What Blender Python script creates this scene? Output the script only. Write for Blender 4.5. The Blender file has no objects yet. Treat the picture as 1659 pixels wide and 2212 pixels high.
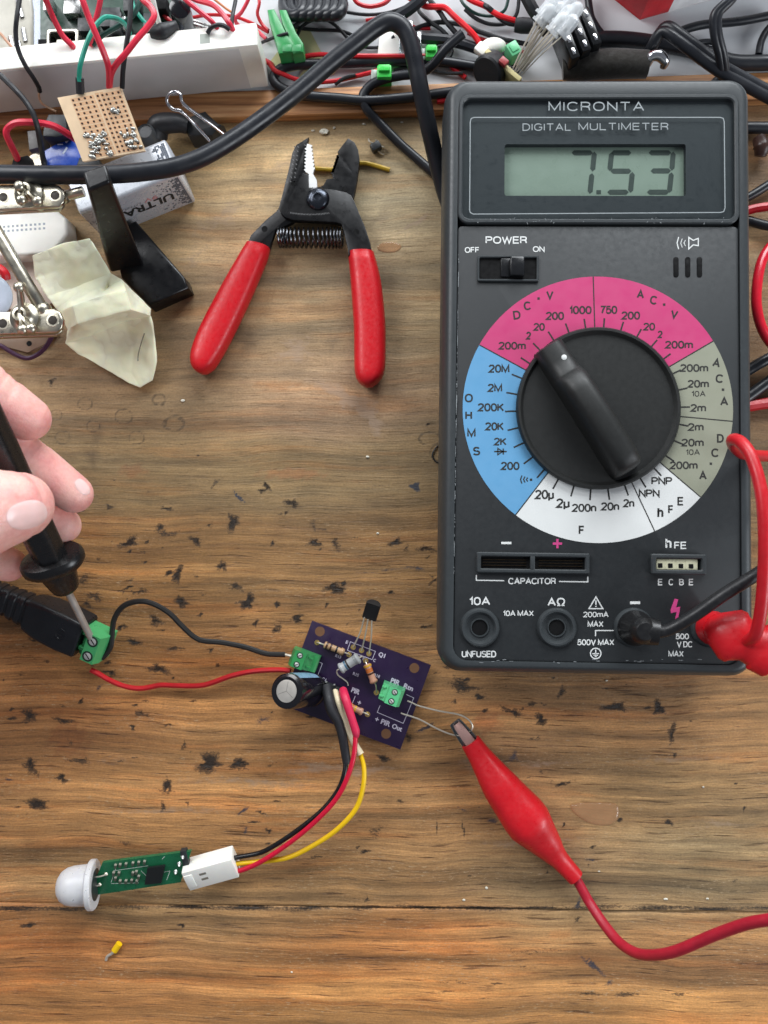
import bpy, bmesh, math, random
import numpy as np
from mathutils import Vector, Matrix, noise as mnoise
random.seed(7)
R = math.radians
S = 0.001                      # everything below is written in millimetres
scene = bpy.context.scene
# ------------------------------------------------------------------ camera
CAMZ, FPX = 300.0, 1788.0
UPN = Vector((-0.0302, 0.0488, 1.0)).normalized()          # the table's upright in the camera's own axes: held 2.8 deg off plumb one way, 1.7 the other
UPX = (Vector((1, 0, 0)) - UPN * UPN.x).normalized()
UPY = UPN.cross(UPX)
CROT = Matrix((UPX, UPY, UPN))                             # camera axes -> world
cam_d = bpy.data.cameras.new('camera')
cam = bpy.data.objects.new('camera', cam_d)
scene.collection.objects.link(cam)
cam.location = (0, 0, CAMZ * S)
cam.rotation_euler = CROT.to_euler()
cam_d.sensor_fit = 'VERTICAL'
cam_d.sensor_height = 36.0
cam_d.lens = FPX / 2212.0 * 36.0
cam_d.clip_start = 0.005
cam_d.clip_end = 50
cam_d.dof.use_dof = True
cam_d.dof.focus_distance = 0.278
cam_d.dof.aperture_fstop = cam_d.lens / 2.0
scene.camera = cam
# ------------------------------------------------------------------ light: window daylight in a room
world = bpy.data.worlds.new('World')
scene.world = world
world.use_nodes = True
world.node_tree.nodes['Background'].inputs[0].default_value = (0.80, 0.86, 1.0, 1)
world.node_tree.nodes['Background'].inputs[1].default_value = 0.21

def area(name, loc, target, sx, sy, power, col):
    l = bpy.data.lights.new(name, 'AREA')
    l.shape = 'RECTANGLE'; l.size = sx; l.size_y = sy; l.energy = power; l.color = col
    o = bpy.data.objects.new(name, l)
    scene.collection.objects.link(o)
    o.location = loc
    o.rotation_euler = (Vector(target) - Vector(loc)).to_track_quat('-Z', 'Y').to_euler()
    return o
area('window_light_back', (0.25, 1.05, 0.62), (0, 0.05, 0), 0.9, 0.6, 23, (0.93, 0.97, 1.0))
area('window_light_right', (0.85, -0.30, 0.42), (0, 0.0, 0), 0.5, 0.45, 6.5, (0.90, 0.95, 1.0))
area('room_light_left', (-0.60, 0.55, 0.62), (-0.05, 0.08, 0), 0.5, 0.5, 8, (0.97, 0.98, 1.0))
scene.view_settings.view_transform = 'Standard'
scene.view_settings.look = 'None'
scene.view_settings.exposure = -0.15
scene.view_settings.gamma = 1.0
scene.view_settings.use_curve_mapping = False
scene.cycles.max_bounces = 8
scene.cycles.transparent_max_bounces = 12
scene.cycles.caustics_reflective = False
scene.cycles.caustics_refractive = False
scene.cycles.use_denoising = True

# ------------------------------------------------------------------ helpers
def P(x, y, z=0.0):
    """photo pixel (1659 x 2212 grid) on the level z mm above the table -> point in mm"""
    a, b = x - 829.5, 1106.0 - y
    d = CROT @ Vector((a, b, -FPX))
    t = (z - CAMZ) / d.z
    return Vector((d.x * t, d.y * t, z))
def pix(q):
    """photo pixel at which a point (mm) shows"""
    c = CROT.transposed() @ (Vector(q) - Vector((0, 0, CAMZ)))
    return 829.5 - FPX * c.x / c.z, 1106.0 + FPX * c.y / c.z
def V(*a): return Vector(a)

def lin(c):
    return tuple(((x / 255.0) / 12.92 if x / 255.0 <= 0.04045 else ((x / 255.0 + 0.055) / 1.055) ** 2.4) for x in c)

MATS = {}
def mat(name, col, rough=0.5, metal=0.0, spec=0.5, coat=0.0, bump=0.0, bscale=2.0, vary=0.10, vscale=0.25,
        trans=0.0, sss=0.0, sssr=(1, .4, .2), alpha=1.0, rvar=0.12, ior=1.45, sheen=0.0):
    """procedural surface; col is sRGB 0-255, scales are per mm"""
    if name in MATS: return MATS[name]
    m = bpy.data.materials.new(name); m.use_nodes = True
    nt = m.node_tree; n = nt.nodes; L = nt.links
    b = n['Principled BSDF']
    c = lin(col)
    tc = n.new('ShaderNodeTexCoord')
    nz = n.new('ShaderNodeTexNoise'); nz.inputs['Scale'].default_value = vscale * 1000; nz.inputs['Detail'].default_value = 5
    L.new(tc.outputs['Object'], nz.inputs['Vector'])
    rp = n.new('ShaderNodeValToRGB')
    lo = [max(0, x * (1 - vary)) for x in c]; hi = [min(1, x * (1 + vary)) for x in c]
    rp.color_ramp.elements[0].position = 0.3; rp.color_ramp.elements[1].position = 0.7
    rp.color_ramp.elements[0].color = (*lo, 1); rp.color_ramp.elements[1].color = (*hi, 1)
    L.new(nz.outputs['Fac'], rp.inputs[0]); L.new(rp.outputs[0], b.inputs['Base Color'])
    mr = n.new('ShaderNodeMapRange')
    mr.inputs[1].default_value = 0.3; mr.inputs[2].default_value = 0.7
    mr.inputs[3].default_value = max(0.02, rough - rvar * rough * 2); mr.inputs[4].default_value = min(1, rough + rvar * rough * 2)
    nz2 = n.new('ShaderNodeTexNoise'); nz2.inputs['Scale'].default_value = vscale * 2600; nz2.inputs['Detail'].default_value = 4
    L.new(tc.outputs['Object'], nz2.inputs['Vector'])
    L.new(nz2.outputs['Fac'], mr.inputs[0]); L.new(mr.outputs[0], b.inputs['Roughness'])
    b.inputs['Metallic'].default_value = metal
    b.inputs['Specular IOR Level'].default_value = spec
    b.inputs['Coat Weight'].default_value = coat
    b.inputs['Coat Roughness'].default_value = 0.15
    b.inputs['Transmission Weight'].default_value = trans
    b.inputs['IOR'].default_value = ior
    b.inputs['Alpha'].default_value = alpha
    b.inputs['Sheen Weight'].default_value = sheen
    if sss:
        b.inputs['Subsurface Weight'].default_value = sss
        b.inputs['Subsurface Radius'].default_value = sssr
        b.inputs['Subsurface Scale'].default_value = 0.002
    if bump:
        nb = n.new('ShaderNodeTexNoise'); nb.inputs['Scale'].default_value = bscale * 1000; nb.inputs['Detail'].default_value = 4
        L.new(tc.outputs['Object'], nb.inputs['Vector'])
        bp = n.new('ShaderNodeBump'); bp.inputs['Strength'].default_value = 1.0; bp.inputs['Distance'].default_value = bump * S
        L.new(nb.outputs['Fac'], bp.inputs['Height']); L.new(bp.outputs[0], b.inputs['Normal'])
    MATS[name] = m
    return m

def glass_mat(name, tint=(255, 255, 255), amount=0.12, rough=0.03):
    """thin clear pane: lets light straight through and adds a fresnel reflection"""
    if name in MATS: return MATS[name]
    m = bpy.data.materials.new(name); m.use_nodes = True
    nt = m.node_tree; n = nt.nodes; L = nt.links
    n.clear()
    out = n.new('ShaderNodeOutputMaterial'); mx = n.new('ShaderNodeMixShader')
    tr = n.new('ShaderNodeBsdfTransparent'); tr.inputs[0].default_value = (*lin(tint), 1)
    gl = n.new('ShaderNodeBsdfGlossy'); gl.inputs['Roughness'].default_value = rough
    lw = n.new('ShaderNodeLayerWeight'); fr = n.new('ShaderNodeMath'); fr.operation = 'POWER'; fr.inputs[1].default_value = 5.0
    L.new(lw.outputs['Facing'], fr.inputs[0])
    ad = n.new('ShaderNodeMath'); ad.operation = 'MULTIPLY_ADD'; ad.inputs[1].default_value = 0.9; ad.inputs[2].default_value = amount + .03
    L.new(fr.outputs[0], ad.inputs[0]); L.new(ad.outputs[0], mx.inputs[0])
    L.new(tr.outputs[0], mx.inputs[1]); L.new(gl.outputs[0], mx.inputs[2]); L.new(mx.outputs[0], out.inputs[0])
    MATS[name] = m
    return m

def catmull(pts, n=8):
    pts = [Vector(p) for p in pts]
    if len(pts) < 3:
        return pts
    q = [pts[0] * 2 - pts[1]] + pts + [pts[-1] * 2 - pts[-2]]
    out = []
    for i in range(1, len(q) - 2):
        p0, p1, p2, p3 = q[i - 1], q[i], q[i + 1], q[i + 2]
        for k in range(n):
            t = k / n
            out.append(0.5 * ((2 * p1) + (p2 - p0) * t + (2 * p0 - 5 * p1 + 4 * p2 - p3) * t * t + (3 * p1 - p0 - 3 * p2 + p3) * t ** 3))
    out.append(pts[-1].copy())
    return out

def lerp_list(vals, k):
    """value at parameter k (0..1) of an evenly spaced list"""
    x = k * (len(vals) - 1); i = min(int(x), len(vals) - 2); f = x - i
    return vals[i] * (1 - f) + vals[i + 1] * f

def any_frame(d):
    d = d.normalized()
    a = V(0, 0, 1) if abs(d.z) < 0.9 else V(1, 0, 0)
    ex = d.cross(a).normalized()
    return ex, d.cross(ex).normalized()

def rrect(hw, hh, r, n=6, c=(0, 0)):
    out = []
    for sx, sy, a0 in ((1, 1, 0), (-1, 1, 90), (-1, -1, 180), (1, -1, 270)):
        for k in range(n + 1):
            a = R(a0 + 90 * k / n)
            out.append((c[0] + sx * (hw - r) + r * math.cos(a), c[1] + sy * (hh - r) + r * math.sin(a)))
    return out

def inset2(poly, d):
    n = len(poly); out = []
    area_ = sum(poly[i][0] * poly[(i + 1) % n][1] - poly[(i + 1) % n][0] * poly[i][1] for i in range(n))
    s = 1 if area_ > 0 else -1
    for i in range(n):
        a, b, c = Vector(poly[i - 1][:2]), Vector(poly[i][:2]), Vector(poly[(i + 1) % n][:2])
        d1, d2 = (b - a), (c - b)
        if d1.length < 1e-9 or d2.length < 1e-9:
            out.append((b.x, b.y)); continue
        d1.normalize(); d2.normalize()
        n1, n2 = Vector((-d1.y, d1.x)) * s, Vector((-d2.y, d2.x)) * s
        m = (n1 + n2)
        if m.length < 1e-6: m = n1
        m.normalize()
        k = d / max(0.35, m.dot(n1))
        out.append((b.x + m.x * k, b.y + m.y * k))
    return out

class MB:
    """collects shapes in mm and builds ONE mesh object"""
    def __init__(s): s.v, s.f, s.m = [], [], []
    def add(s, vs, fs, mi=0):
        o = len(s.v); s.v += [Vector(x) for x in vs]
        for f in fs: s.f.append(tuple(o + i for i in f)); s.m.append(mi)
        return s
    def loft(s, rings, mi=0, cap0=True, cap1=True):
        n = len(rings[0]); vs = [p for r in rings for p in r]; fs = []
        for i in range(len(rings) - 1):
            for k in range(n):
                fs.append((i * n + k, i * n + (k + 1) % n, (i + 1) * n + (k + 1) % n, (i + 1) * n + k))
        if cap0: fs.append(tuple(reversed(range(n))))
        if cap1: fs.append(tuple((len(rings) - 1) * n + k for k in range(n)))
        return s.add(vs, fs, mi)
    def tube(s, pts, r, seg=10, mi=0, smooth=8, flat=1.0, up=None):
        """round tube through pts; r a number or an evenly spaced list; flat squashes it"""
        c = catmull(pts, smooth) if smooth else [Vector(p) for p in pts]
        ex = None; rings = []
        for i, p in enumerate(c):
            t = (c[min(i + 1, len(c) - 1)] - c[max(i - 1, 0)])
            if t.length < 1e-9: t = V(0, 0, 1)
            t.normalize()
            if ex is None:
                ex, _ = any_frame(t)
                if up is not None:
                    ex = (Vector(up) - t * t.dot(Vector(up))).normalized()
            else:
                ex = (ex - t * t.dot(ex))
                if ex.length < 1e-6: ex, _ = any_frame(t)
                ex.normalize()
            ey = t.cross(ex)
            rr = lerp_list(r, i / max(1, len(c) - 1)) if isinstance(r, (list, tuple)) else r
            rings.append([p + ex * (rr * flat * math.cos(2 * math.pi * k / seg)) + ey * (rr * math.sin(2 * math.pi * k / seg)) for k in range(seg)])
        return s.loft(rings, mi)
    def lathe(s, o, axis, prof, seg=24, mi=0, ex=None, sx=1.0, sy=1.0):
        axis = Vector(axis).normalized()
        if ex is None: ex, ey = any_frame(axis)
        else:
            ex = (Vector(ex) - axis * axis.dot(Vector(ex))).normalized(); ey = axis.cross(ex)
        rings = [[Vector(o) + axis * h + ex * (max(r, 0.001) * sx * math.cos(2 * math.pi * k / seg)) + ey * (max(r, 0.001) * sy * math.sin(2 * math.pi * k / seg)) for k in range(seg)] for r, h in prof]
        return s.loft(rings, mi)
    def slab(s, poly, z0, z1, b=0.0, fr=None, mi=0, hole=None):
        """2-D polygon (mm) from z0 to z1 with a rounded top edge; fr = (origin, ex, ey, ez)"""
        o, ex, ey, ez = fr if fr else (V(0, 0, 0), V(1, 0, 0), V(0, 1, 0), V(0, 0, 1))
        T = lambda q, z: o + ex * q[0] + ey * q[1] + ez * z
        rings = [[T(q, z0) for q in poly]]
        if b:
            rings.append([T(q, z1 - b) for q in poly])
            rings.append([T(q, z1 - b * 0.3) for q in inset2(poly, b * 0.3)])
            rings.append([T(q, z1) for q in inset2(poly, b)])
        else: rings.append([T(q, z1) for q in poly])
        return s.loft(rings, mi)
    def ring(s, outer, inner, z0, z1, b=0.0, fr=None, mi=0):
        """frame: outer and inner outlines with the same number of points"""
        o, ex, ey, ez = fr if fr else (V(0, 0, 0), V(1, 0, 0), V(0, 1, 0), V(0, 0, 1))
        T = lambda q, z: o + ex * q[0] + ey * q[1] + ez * z
        rs = [[T(q, z0) for q in outer], [T(q, z1 - b) for q in outer]]
        if b: rs += [[T(q, z1) for q in inset2(outer, b)], [T(q, z1) for q in inset2(inner, -b)]]
        else: rs += [[T(q, z1) for q in inner]]
        rs += [[T(q, z1 - b - 0.001) for q in inner], [T(q, z0) for q in inner]]
        if not b: rs = [[T(q, z0) for q in outer], [T(q, z1) for q in outer], [T(q, z1) for q in inner], [T(q, z0) for q in inner]]
        rs.append(rs[0])
        return s.loft(rs, mi, False, False)
    def box(s, c, size, fr=None, bev=0.0, mi=0, seg=2):
        ex, ey, ez = fr if fr else (V(1, 0, 0), V(0, 1, 0), V(0, 0, 1))
        bm = bmesh.new(); bmesh.ops.create_cube(bm, size=1.0)
        for v in bm.verts: v.co = Vector((v.co.x * size[0], v.co.y * size[1], v.co.z * size[2]))
        if bev: bmesh.ops.bevel(bm, geom=list(bm.edges), offset=bev, segments=seg, affect='EDGES', profile=0.5)
        bm.verts.index_update()
        vs = [Vector(c) + ex * v.co.x + ey * v.co.y + ez * v.co.z for v in bm.verts]
        fs = [tuple(v.index for v in f.verts) for f in bm.faces]
        bm.free()
        return s.add(vs, fs, mi)
    def ball(s, c, r, mi=0, u=14, w=9, sc=(1, 1, 1), fr=None):
        ex, ey, ez = fr if fr else (V(1, 0, 0), V(0, 1, 0), V(0, 0, 1))
        rings = []
        for i in range(w + 1):
            t = math.pi * i / w; rr = max(math.sin(t), 1e-3)
            rings.append([Vector(c) + ex * (r * sc[0] * rr * math.cos(2 * math.pi * k / u)) + ey * (r * sc[1] * rr * math.sin(2 * math.pi * k / u)) - ez * (r * sc[2] * math.cos(t)) for k in range(u)])
        return s.loft(rings, mi)
    def build(s, name, mats, parent=None, angle=38, smooth=True, weld=False):
        org = ORG.get(parent.name, V(0, 0, 0)) if parent is not None else (s.org if hasattr(s, 'org') else V(0, 0, 0))
        me = bpy.data.meshes.new(name)
        me.from_pydata([((v - org) * S)[:] for v in s.v], [], s.f)
        for m in (mats if isinstance(mats, (list, tuple)) else [mats]): me.materials.append(m)
        me.polygons.foreach_set('material_index', s.m)
        bm = bmesh.new(); bm.from_mesh(me)
        if weld: bmesh.ops.remove_doubles(bm, verts=bm.verts, dist=1e-6)
        bmesh.ops.recalc_face_normals(bm, faces=bm.faces)
        bm.to_mesh(me); bm.free()
        if smooth:
            me.polygons.foreach_set('use_smooth', [True] * len(me.polygons))
            me.set_sharp_from_angle(angle=R(angle))
        me.update()
        o = bpy.data.objects.new(name, me)
        scene.collection.objects.link(o)
        if parent is not None: o.parent = parent; ORG[o.name] = org
        else: o.location = org * S; ORG[o.name] = org
        return o

ORG = {}
def tag(o, label=None, cat=None, group=None, kind=None):
    if label: o['label'] = label
    if cat: o['category'] = cat
    if group: o['group'] = group
    if kind: o['kind'] = kind
    return o
def thing(name, label, cat, loc, group=None):
    o = bpy.data.objects.new(name, None); scene.collection.objects.link(o)
    o.empty_display_size = 0.005
    loc = Vector(loc); o.location = loc * S; ORG[o.name] = loc
    return tag(o, label, cat, group)
def solo(mb, name, m, label, cat, loc, group=None, **k):
    mb.org = Vector(loc)
    return tag(mb.build(name, m, None, **k), label, cat, group)
def wire(name, label, cat, pts, r, m, group=None, seg=8, flat=1.0, smooth=8, up=None):
    q = [P(*p) for p in pts]
    mb = MB(); mb.tube(q, r, seg, 0, smooth, flat, up)
    return solo(mb, name, m, label, cat, V(q[0].x, q[0].y, q[0].z), group)
def pxpoly(pts, z): return [P(x, y, z)[:2] for x, y in pts]

TXT = {}
def text_geo(s, off):
    key = (s, off)
    if key not in TXT:
        cu = bpy.data.curves.new('t', 'FONT'); cu.body = s; cu.size = 1.0; cu.resolution_u = 3; cu.offset = off
        ob = bpy.data.objects.new('t', cu); scene.collection.objects.link(ob)
        bpy.context.view_layer.update()
        me = bpy.data.meshes.new_from_object(ob.evaluated_get(bpy.context.evaluated_depsgraph_get()))
        vs = [(v.co.x, v.co.y) for v in me.vertices]; fs = [tuple(p.vertices) for p in me.polygons]
        bpy.data.objects.remove(ob); bpy.data.curves.remove(cu); bpy.data.meshes.remove(me)
        TXT[key] = (vs, fs)
    return TXT[key]
def text_px(mb, s, cx, cy, w, h, z, rot=0.0, mi=0, off=0.012, zf=None):
    """lettering printed on the level z; centre, width and height in photo pixels, rot in degrees clockwise"""
    bold = off > .005; off = min(off, 0.0)
    vs, fs = text_geo(s, off)
    x0, x1 = min(v[0] for v in vs), max(v[0] for v in vs); y0, y1 = min(v[1] for v in vs), max(v[1] for v in vs)
    c, sn = math.cos(R(rot)), math.sin(R(rot)); e = min(.055 * h, .9) if bold else 0
    for k, (ex_, ey_) in enumerate(((0, 0), (-e, 0), (e, 0), (0, -e * .7), (0, e * .7)) if bold else ((0, 0),)):     # heavy strokes: the outline printed slightly shifted
        out = []
        for x, y in vs:
            a = ((x - x0) / max(1e-6, x1 - x0) - 0.5) * (w - 2 * e) + ex_; b = -((y - y0) / max(1e-6, y1 - y0) - 0.5) * (h - 1.4 * e) + ey_
            out.append(P(cx + a * c - b * sn, cy + a * sn + b * c, z + k * .002))
        mb.add(out, fs, mi)
def bar_px(mb, x0, y0, x1, y1, w, z, mi=0):
    d = Vector((x1 - x0, y1 - y0)); d.normalize(); n = Vector((-d.y, d.x)) * (w / 2)
    mb.add([P(x0 + n.x, y0 + n.y, z), P(x1 + n.x, y1 + n.y, z), P(x1 - n.x, y1 - n.y, z), P(x0 - n.x, y0 - n.y, z)], [(0, 1, 2, 3)], mi)
def line_px(mb, pts, w, z, mi=0, closed=False):
    """mitred printed line"""
    n = len(pts); L_, R_ = [], []
    for i in range(n):
        a = Vector(pts[i - 1]) if (i or closed) else None; b = Vector(pts[i]); c = Vector(pts[(i + 1) % n]) if (i < n - 1 or closed) else None
        d1 = (b - a).normalized() if a is not None else (c - b).normalized(); d2 = (c - b).normalized() if c is not None else d1
        t = (d1 + d2).normalized(); m = Vector((-t.y, t.x)); k = (w / 2) / max(0.4, m.dot(Vector((-d1.y, d1.x))))
        L_.append(b + m * k); R_.append(b - m * k)
    vs = [P(p.x, p.y, z) for p in L_] + [P(p.x, p.y, z) for p in R_]
    fs = [(i, (i + 1) % n, n + (i + 1) % n, n + i) for i in range(n if closed else n - 1)]
    mb.add(vs, fs, mi)
# a plain grotesque stroke lettering for the printed panels
def _arc(cx, cy, rx, ry, a0, a1, n=14, p=.86):
    out = []
    for i in range(n + 1):
        a = R(a0 + (a1 - a0) * i / n); c, s = math.cos(a), math.sin(a)
        out.append((cx + rx * math.copysign(abs(c) ** p, c), cy + ry * math.copysign(abs(s) ** p, s)))
    return out
GLY = {
 'I': (.02, [[(.01, 0), (.01, 1)]]), 'L': (.52, [[(0, 1), (0, 0), (.52, 0)]]), 'T': (.64, [[(0, 1), (.64, 1)], [(.32, 1), (.32, 0)]]),
 'E': (.56, [[(.56, 1), (0, 1), (0, 0), (.56, 0)], [(0, .52), (.52, .52)]]), 'F': (.52, [[(.52, 1), (0, 1), (0, 0)], [(0, .52), (.46, .52)]]),
 'H': (.62, [[(0, 0), (0, 1)], [(.62, 0), (.62, 1)], [(0, .52), (.62, .52)]]), 'A': (.70, [[(0, 0), (.35, 1), (.70, 0)], [(.12, .33), (.58, .33)]]),
 'V': (.66, [[(0, 1), (.33, 0), (.66, 1)]]), 'X': (.62, [[(0, 1), (.62, 0)], [(0, 0), (.62, 1)]]), 'M': (.76, [[(0, 0), (0, 1), (.38, .06), (.76, 1), (.76, 0)]]),
 'N': (.62, [[(0, 0), (0, 1), (.62, 0), (.62, 1)]]), 'K': (.60, [[(0, 0), (0, 1)], [(.58, 1), (.02, .42)], [(.2, .6), (.60, 0)]]), 'W': (.94, [[(0, 1), (.24, 0), (.47, .94), (.70, 0), (.94, 1)]]),
 'O': (.72, [_arc(.36, .5, .36, .5, 90, 450, 30)]), 'C': (.68, [_arc(.36, .5, .36, .5, 38, 322, 26)]), 'G': (.70, [_arc(.36, .5, .36, .5, 38, 338, 26) + [(.70, .48), (.42, .48)]]),
 'D': (.64, [[(0, 0), (0, 1), (.26, 1)] + _arc(.26, .5, .38, .5, 90, -90, 18) + [(0, 0)]]), 'U': (.62, [[(0, 1), (0, .34)] + _arc(.31, .31, .31, .31, 180, 360, 14) + [(.62, 1)]]),
 'P': (.58, [[(0, 0), (0, 1), (.30, 1)] + _arc(.30, .74, .28, .26, 90, -90, 12) + [(0, .48)]]), 'R': (.60, [[(0, 0), (0, 1), (.30, 1)] + _arc(.30, .74, .28, .26, 90, -90, 12) + [(0, .48)], [(.30, .48), (.52, .40), (.58, 0)]]),
 'B': (.58, [[(0, 0), (0, 1), (.28, 1)] + _arc(.28, .76, .26, .24, 90, -90, 12) + [(0, .52)], [(.28, .52)] + _arc(.28, .26, .30, .26, 90, -90, 12) + [(0, 0)]]),
 'S': (.62, [_arc(.31, .755, .28, .245, 20, 268, 14) + _arc(.31, .255, .31, .255, 92, -160, 16)]),
 '0': (.54, [_arc(.27, .5, .27, .5, 90, 450, 26)]), '1': (.26, [[(.02, .74), (.14, .80), (.24, 1), (.24, 0)]]), '2': (.54, [_arc(.27, .72, .26, .28, 172, -18, 14) + [(.36, .42), (0, 0), (.54, 0)]]),
 '5': (.54, [[(.50, 1), (.09, 1), (.03, .47)] + _arc(.26, .33, .28, .33, 128, -158, 16)]), '7': (.52, [[(0, 1), (.52, 1), (.30, .55), (.16, 0)]]),
 'n': (.46, [[(0, 0), (0, .72)], [(0, .5)] + _arc(.23, .49, .23, .23, 180, 0, 10) + [(.46, 0)]]), 'm': (.80, [[(0, 0), (0, .72)], [(0, .5)] + _arc(.20, .52, .20, .20, 180, 0, 8) + [(.40, 0)], [(.40, .5)] + _arc(.60, .52, .20, .20, 180, 0, 8) + [(.80, 0)]]),
 'h': (.46, [[(0, 0), (0, 1)], [(0, .5)] + _arc(.23, .49, .23, .23, 180, 0, 10) + [(.46, 0)]]), '\u00b5': (.48, [[(0, -.28), (0, .72)], [(0, .24)] + _arc(.22, .24, .22, .24, 180, 360, 10) + [(.44, .72)], [(.44, .24), (.48, 0)]]),
 '\u03a9': (.74, [[(0, 0), (.24, 0), (.24, .06)] + _arc(.37, .58, .34, .42, 236, -56, 20) + [(.50, .06), (.50, 0), (.74, 0)]]), ' ': (.26, [])}
def stext(mb, s, cx, cy, w, h, z, rot=0.0, mi=0, weight=.17, gap=.20):
    adv = []; x = 0.0
    for ch in s: adv.append(x); x += GLY[ch][0] + (gap if ch != ' ' else .04)
    tot = x - gap; t = weight * h; c, sn = math.cos(R(rot)), math.sin(R(rot)); kx = (w - t) / max(.05, tot); k = 0
    if tot < .1: kx = 1
    hh = h - t * .9
    for ch, ax in zip(s, adv):
        for pl in GLY[ch][1]:
            q = []
            for px_, py_ in pl:
                a = (ax + px_ - tot / 2) * kx; b = -(py_ - .5) * hh
                q.append((cx + a * c - b * sn, cy + a * sn + b * c))
            cl = (Vector(q[0]) - Vector(q[-1])).length < 1e-3
            if cl: q = q[:-1]
            q = [p for i, p in enumerate(q) if i == 0 or (Vector(p) - Vector(q[i - 1])).length > 1e-4]
            line_px(mb, q, t, z + (k % 3) * .003, mi, cl); k += 1
# ------------------------------------------------------------------ the worn pine table
def node_attr(n, name, out):
    a = n.new('ShaderNodeAttribute'); a.attribute_name = name
    return a.outputs[out]

def wood_material():
    m = bpy.data.materials.new('worn_pine'); m.use_nodes = True
    nt = m.node_tree; n = nt.nodes; L = nt.links
    b = n['Principled BSDF']
    tc = n.new('ShaderNodeTexCoord')
    def mapped(sx, sy, dx=0.0):
        mp = n.new('ShaderNodeMapping'); mp.inputs['Scale'].default_value = (sx * 1000, sy * 1000, 1000)
        mp.inputs['Location'].default_value = (dx, dx * 1.7, 0)
        mp.inputs['Rotation'].default_value = (0, 0, R(0.4))
        L.new(warp, mp.inputs[0]); return mp.outputs[0]
    def noise_(vec, scale, detail=5, rough=0.55):
        z = n.new('ShaderNodeTexNoise'); z.inputs['Scale'].default_value = scale; z.inputs['Detail'].default_value = detail
        z.inputs['Roughness'].default_value = rough
        L.new(vec, z.inputs['Vector']); return z.outputs['Fac']
    def rng(x, a, b_, c=0.0, d=1.0, smooth=False):
        r = n.new('ShaderNodeMapRange'); r.inputs[1].default_value = a; r.inputs[2].default_value = b_
        r.inputs[3].default_value = c; r.inputs[4].default_value = d
        if smooth: r.interpolation_type = 'SMOOTHSTEP'
        L.new(x, r.inputs[0]); return r.outputs[0]
    def math_(op, a, c):
        q = n.new('ShaderNodeMath'); q.operation = op
        for i, x in enumerate((a, c)):
            if isinstance(x, (int, float)): q.inputs[i].default_value = x
            else: L.new(x, q.inputs[i])
        return q.outputs[0]
    def mix(f, a, c, mode='MIX'):
        q = n.new('ShaderNodeMix'); q.data_type = 'RGBA'; q.blend_type = mode; q.clamp_factor = True
        if isinstance(f, (int, float)): q.inputs[0].default_value = f
        else: L.new(f, q.inputs[0])
        for i, x in ((6, a), (7, c)):
            if isinstance(x, tuple): q.inputs[i].default_value = (*x, 1)
            else: L.new(x, q.inputs[i])
        return q.outputs[2]
    # a slow waver of the grain
    wn = n.new('ShaderNodeTexNoise'); wn.inputs['Scale'].default_value = 14; wn.inputs['Detail'].default_value = 2
    L.new(tc.outputs['Object'], wn.inputs['Vector'])
    sub = n.new('ShaderNodeVectorMath'); sub.operation = 'SUBTRACT'; sub.inputs[1].default_value = (0.5, 0.5, 0.5)
    L.new(wn.outputs['Color'], sub.inputs[0])
    mul = n.new('ShaderNodeVectorMath'); mul.operation = 'MULTIPLY'; mul.inputs[1].default_value = (0.004, 0.010, 0)
    L.new(sub.outputs[0], mul.inputs[0])
    add = n.new('ShaderNodeVectorMath'); add.operation = 'ADD'
    L.new(tc.outputs['Object'], add.inputs[0]); L.new(mul.outputs[0], add.inputs[1])
    warp = add.outputs[0]
    tone = node_attr(n, 'tone', 'Color')
    mk = n.new('ShaderNodeAttribute'); mk.attribute_name = 'marks'
    sp = n.new('ShaderNodeSeparateColor'); L.new(mk.outputs['Color'], sp.inputs[0])
    dark, ring, ink, pale = sp.outputs[0], sp.outputs[1], sp.outputs[2], mk.outputs['Alpha']
    m2 = n.new('ShaderNodeAttribute'); m2.attribute_name = 'wear_and_shade'
    sp2 = n.new('ShaderNodeSeparateColor'); L.new(m2.outputs['Color'], sp2.inputs[0])
    coarse, smear_shade = sp2.outputs[0], sp2.outputs[1]
    g1 = noise_(mapped(0.010, 0.22), 1.0, 6, 0.6)          # broad bands
    g2 = noise_(mapped(0.026, 0.95, 3), 1.0, 7, 0.68)        # fine grain
    g3 = noise_(mapped(0.07, 2.6, 7), 1.0, 6, 0.72)         # fibres
    bl = noise_(mapped(0.07, 0.10, 11), 1.0, 6, 0.62)       # blotchy dirt
    fib = noise_(mapped(0.42, 1.7, 5), 1.0, 6, 0.74)         # rubbed specks
    mic = noise_(mapped(1.2, 1.6, 2), 1.0, 3, 0.6)
    amt = rng(coarse, 0, 1, 0.42, 1.0)                     # the worn back half is smoother, the front shows its grain
    def soft(x, a, c_, lo, hi):
        one = math_('SUBTRACT', rng(x, a, c_, lo, hi), 1.0)
        return math_('ADD', math_('MULTIPLY', one, amt), 1.0)
    cl1 = noise_(mapped(0.009, 0.062, 61), 1.0, 7, 0.66)     # clouds of wear and dirt
    cl2 = noise_(mapped(0.030, 0.240, 67), 1.0, 7, 0.70)
    bd = noise_(mapped(0.0035, 0.075, 97), 1.0, 4, 0.55)      # wide growth bands
    bd2 = noise_(mapped(0.0055, 0.30, 103), 1.0, 5, 0.6)
    k = math_('MULTIPLY', soft(g1, 0.28, 0.72, 0.60, 1.32), soft(g2, 0.28, 0.72, 0.72, 1.24))
    k = math_('MULTIPLY', k, soft(g3, 0.25, 0.75, 0.82, 1.17))
    k = math_('MULTIPLY', k, math_('MULTIPLY', rng(bd, 0.32, 0.68, 0.66, 1.36), soft(bd2, 0.36, 0.64, 0.74, 1.26)))
    k = math_('MULTIPLY', k, rng(cl1, 0.30, 0.70, 0.80, 1.20))
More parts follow.
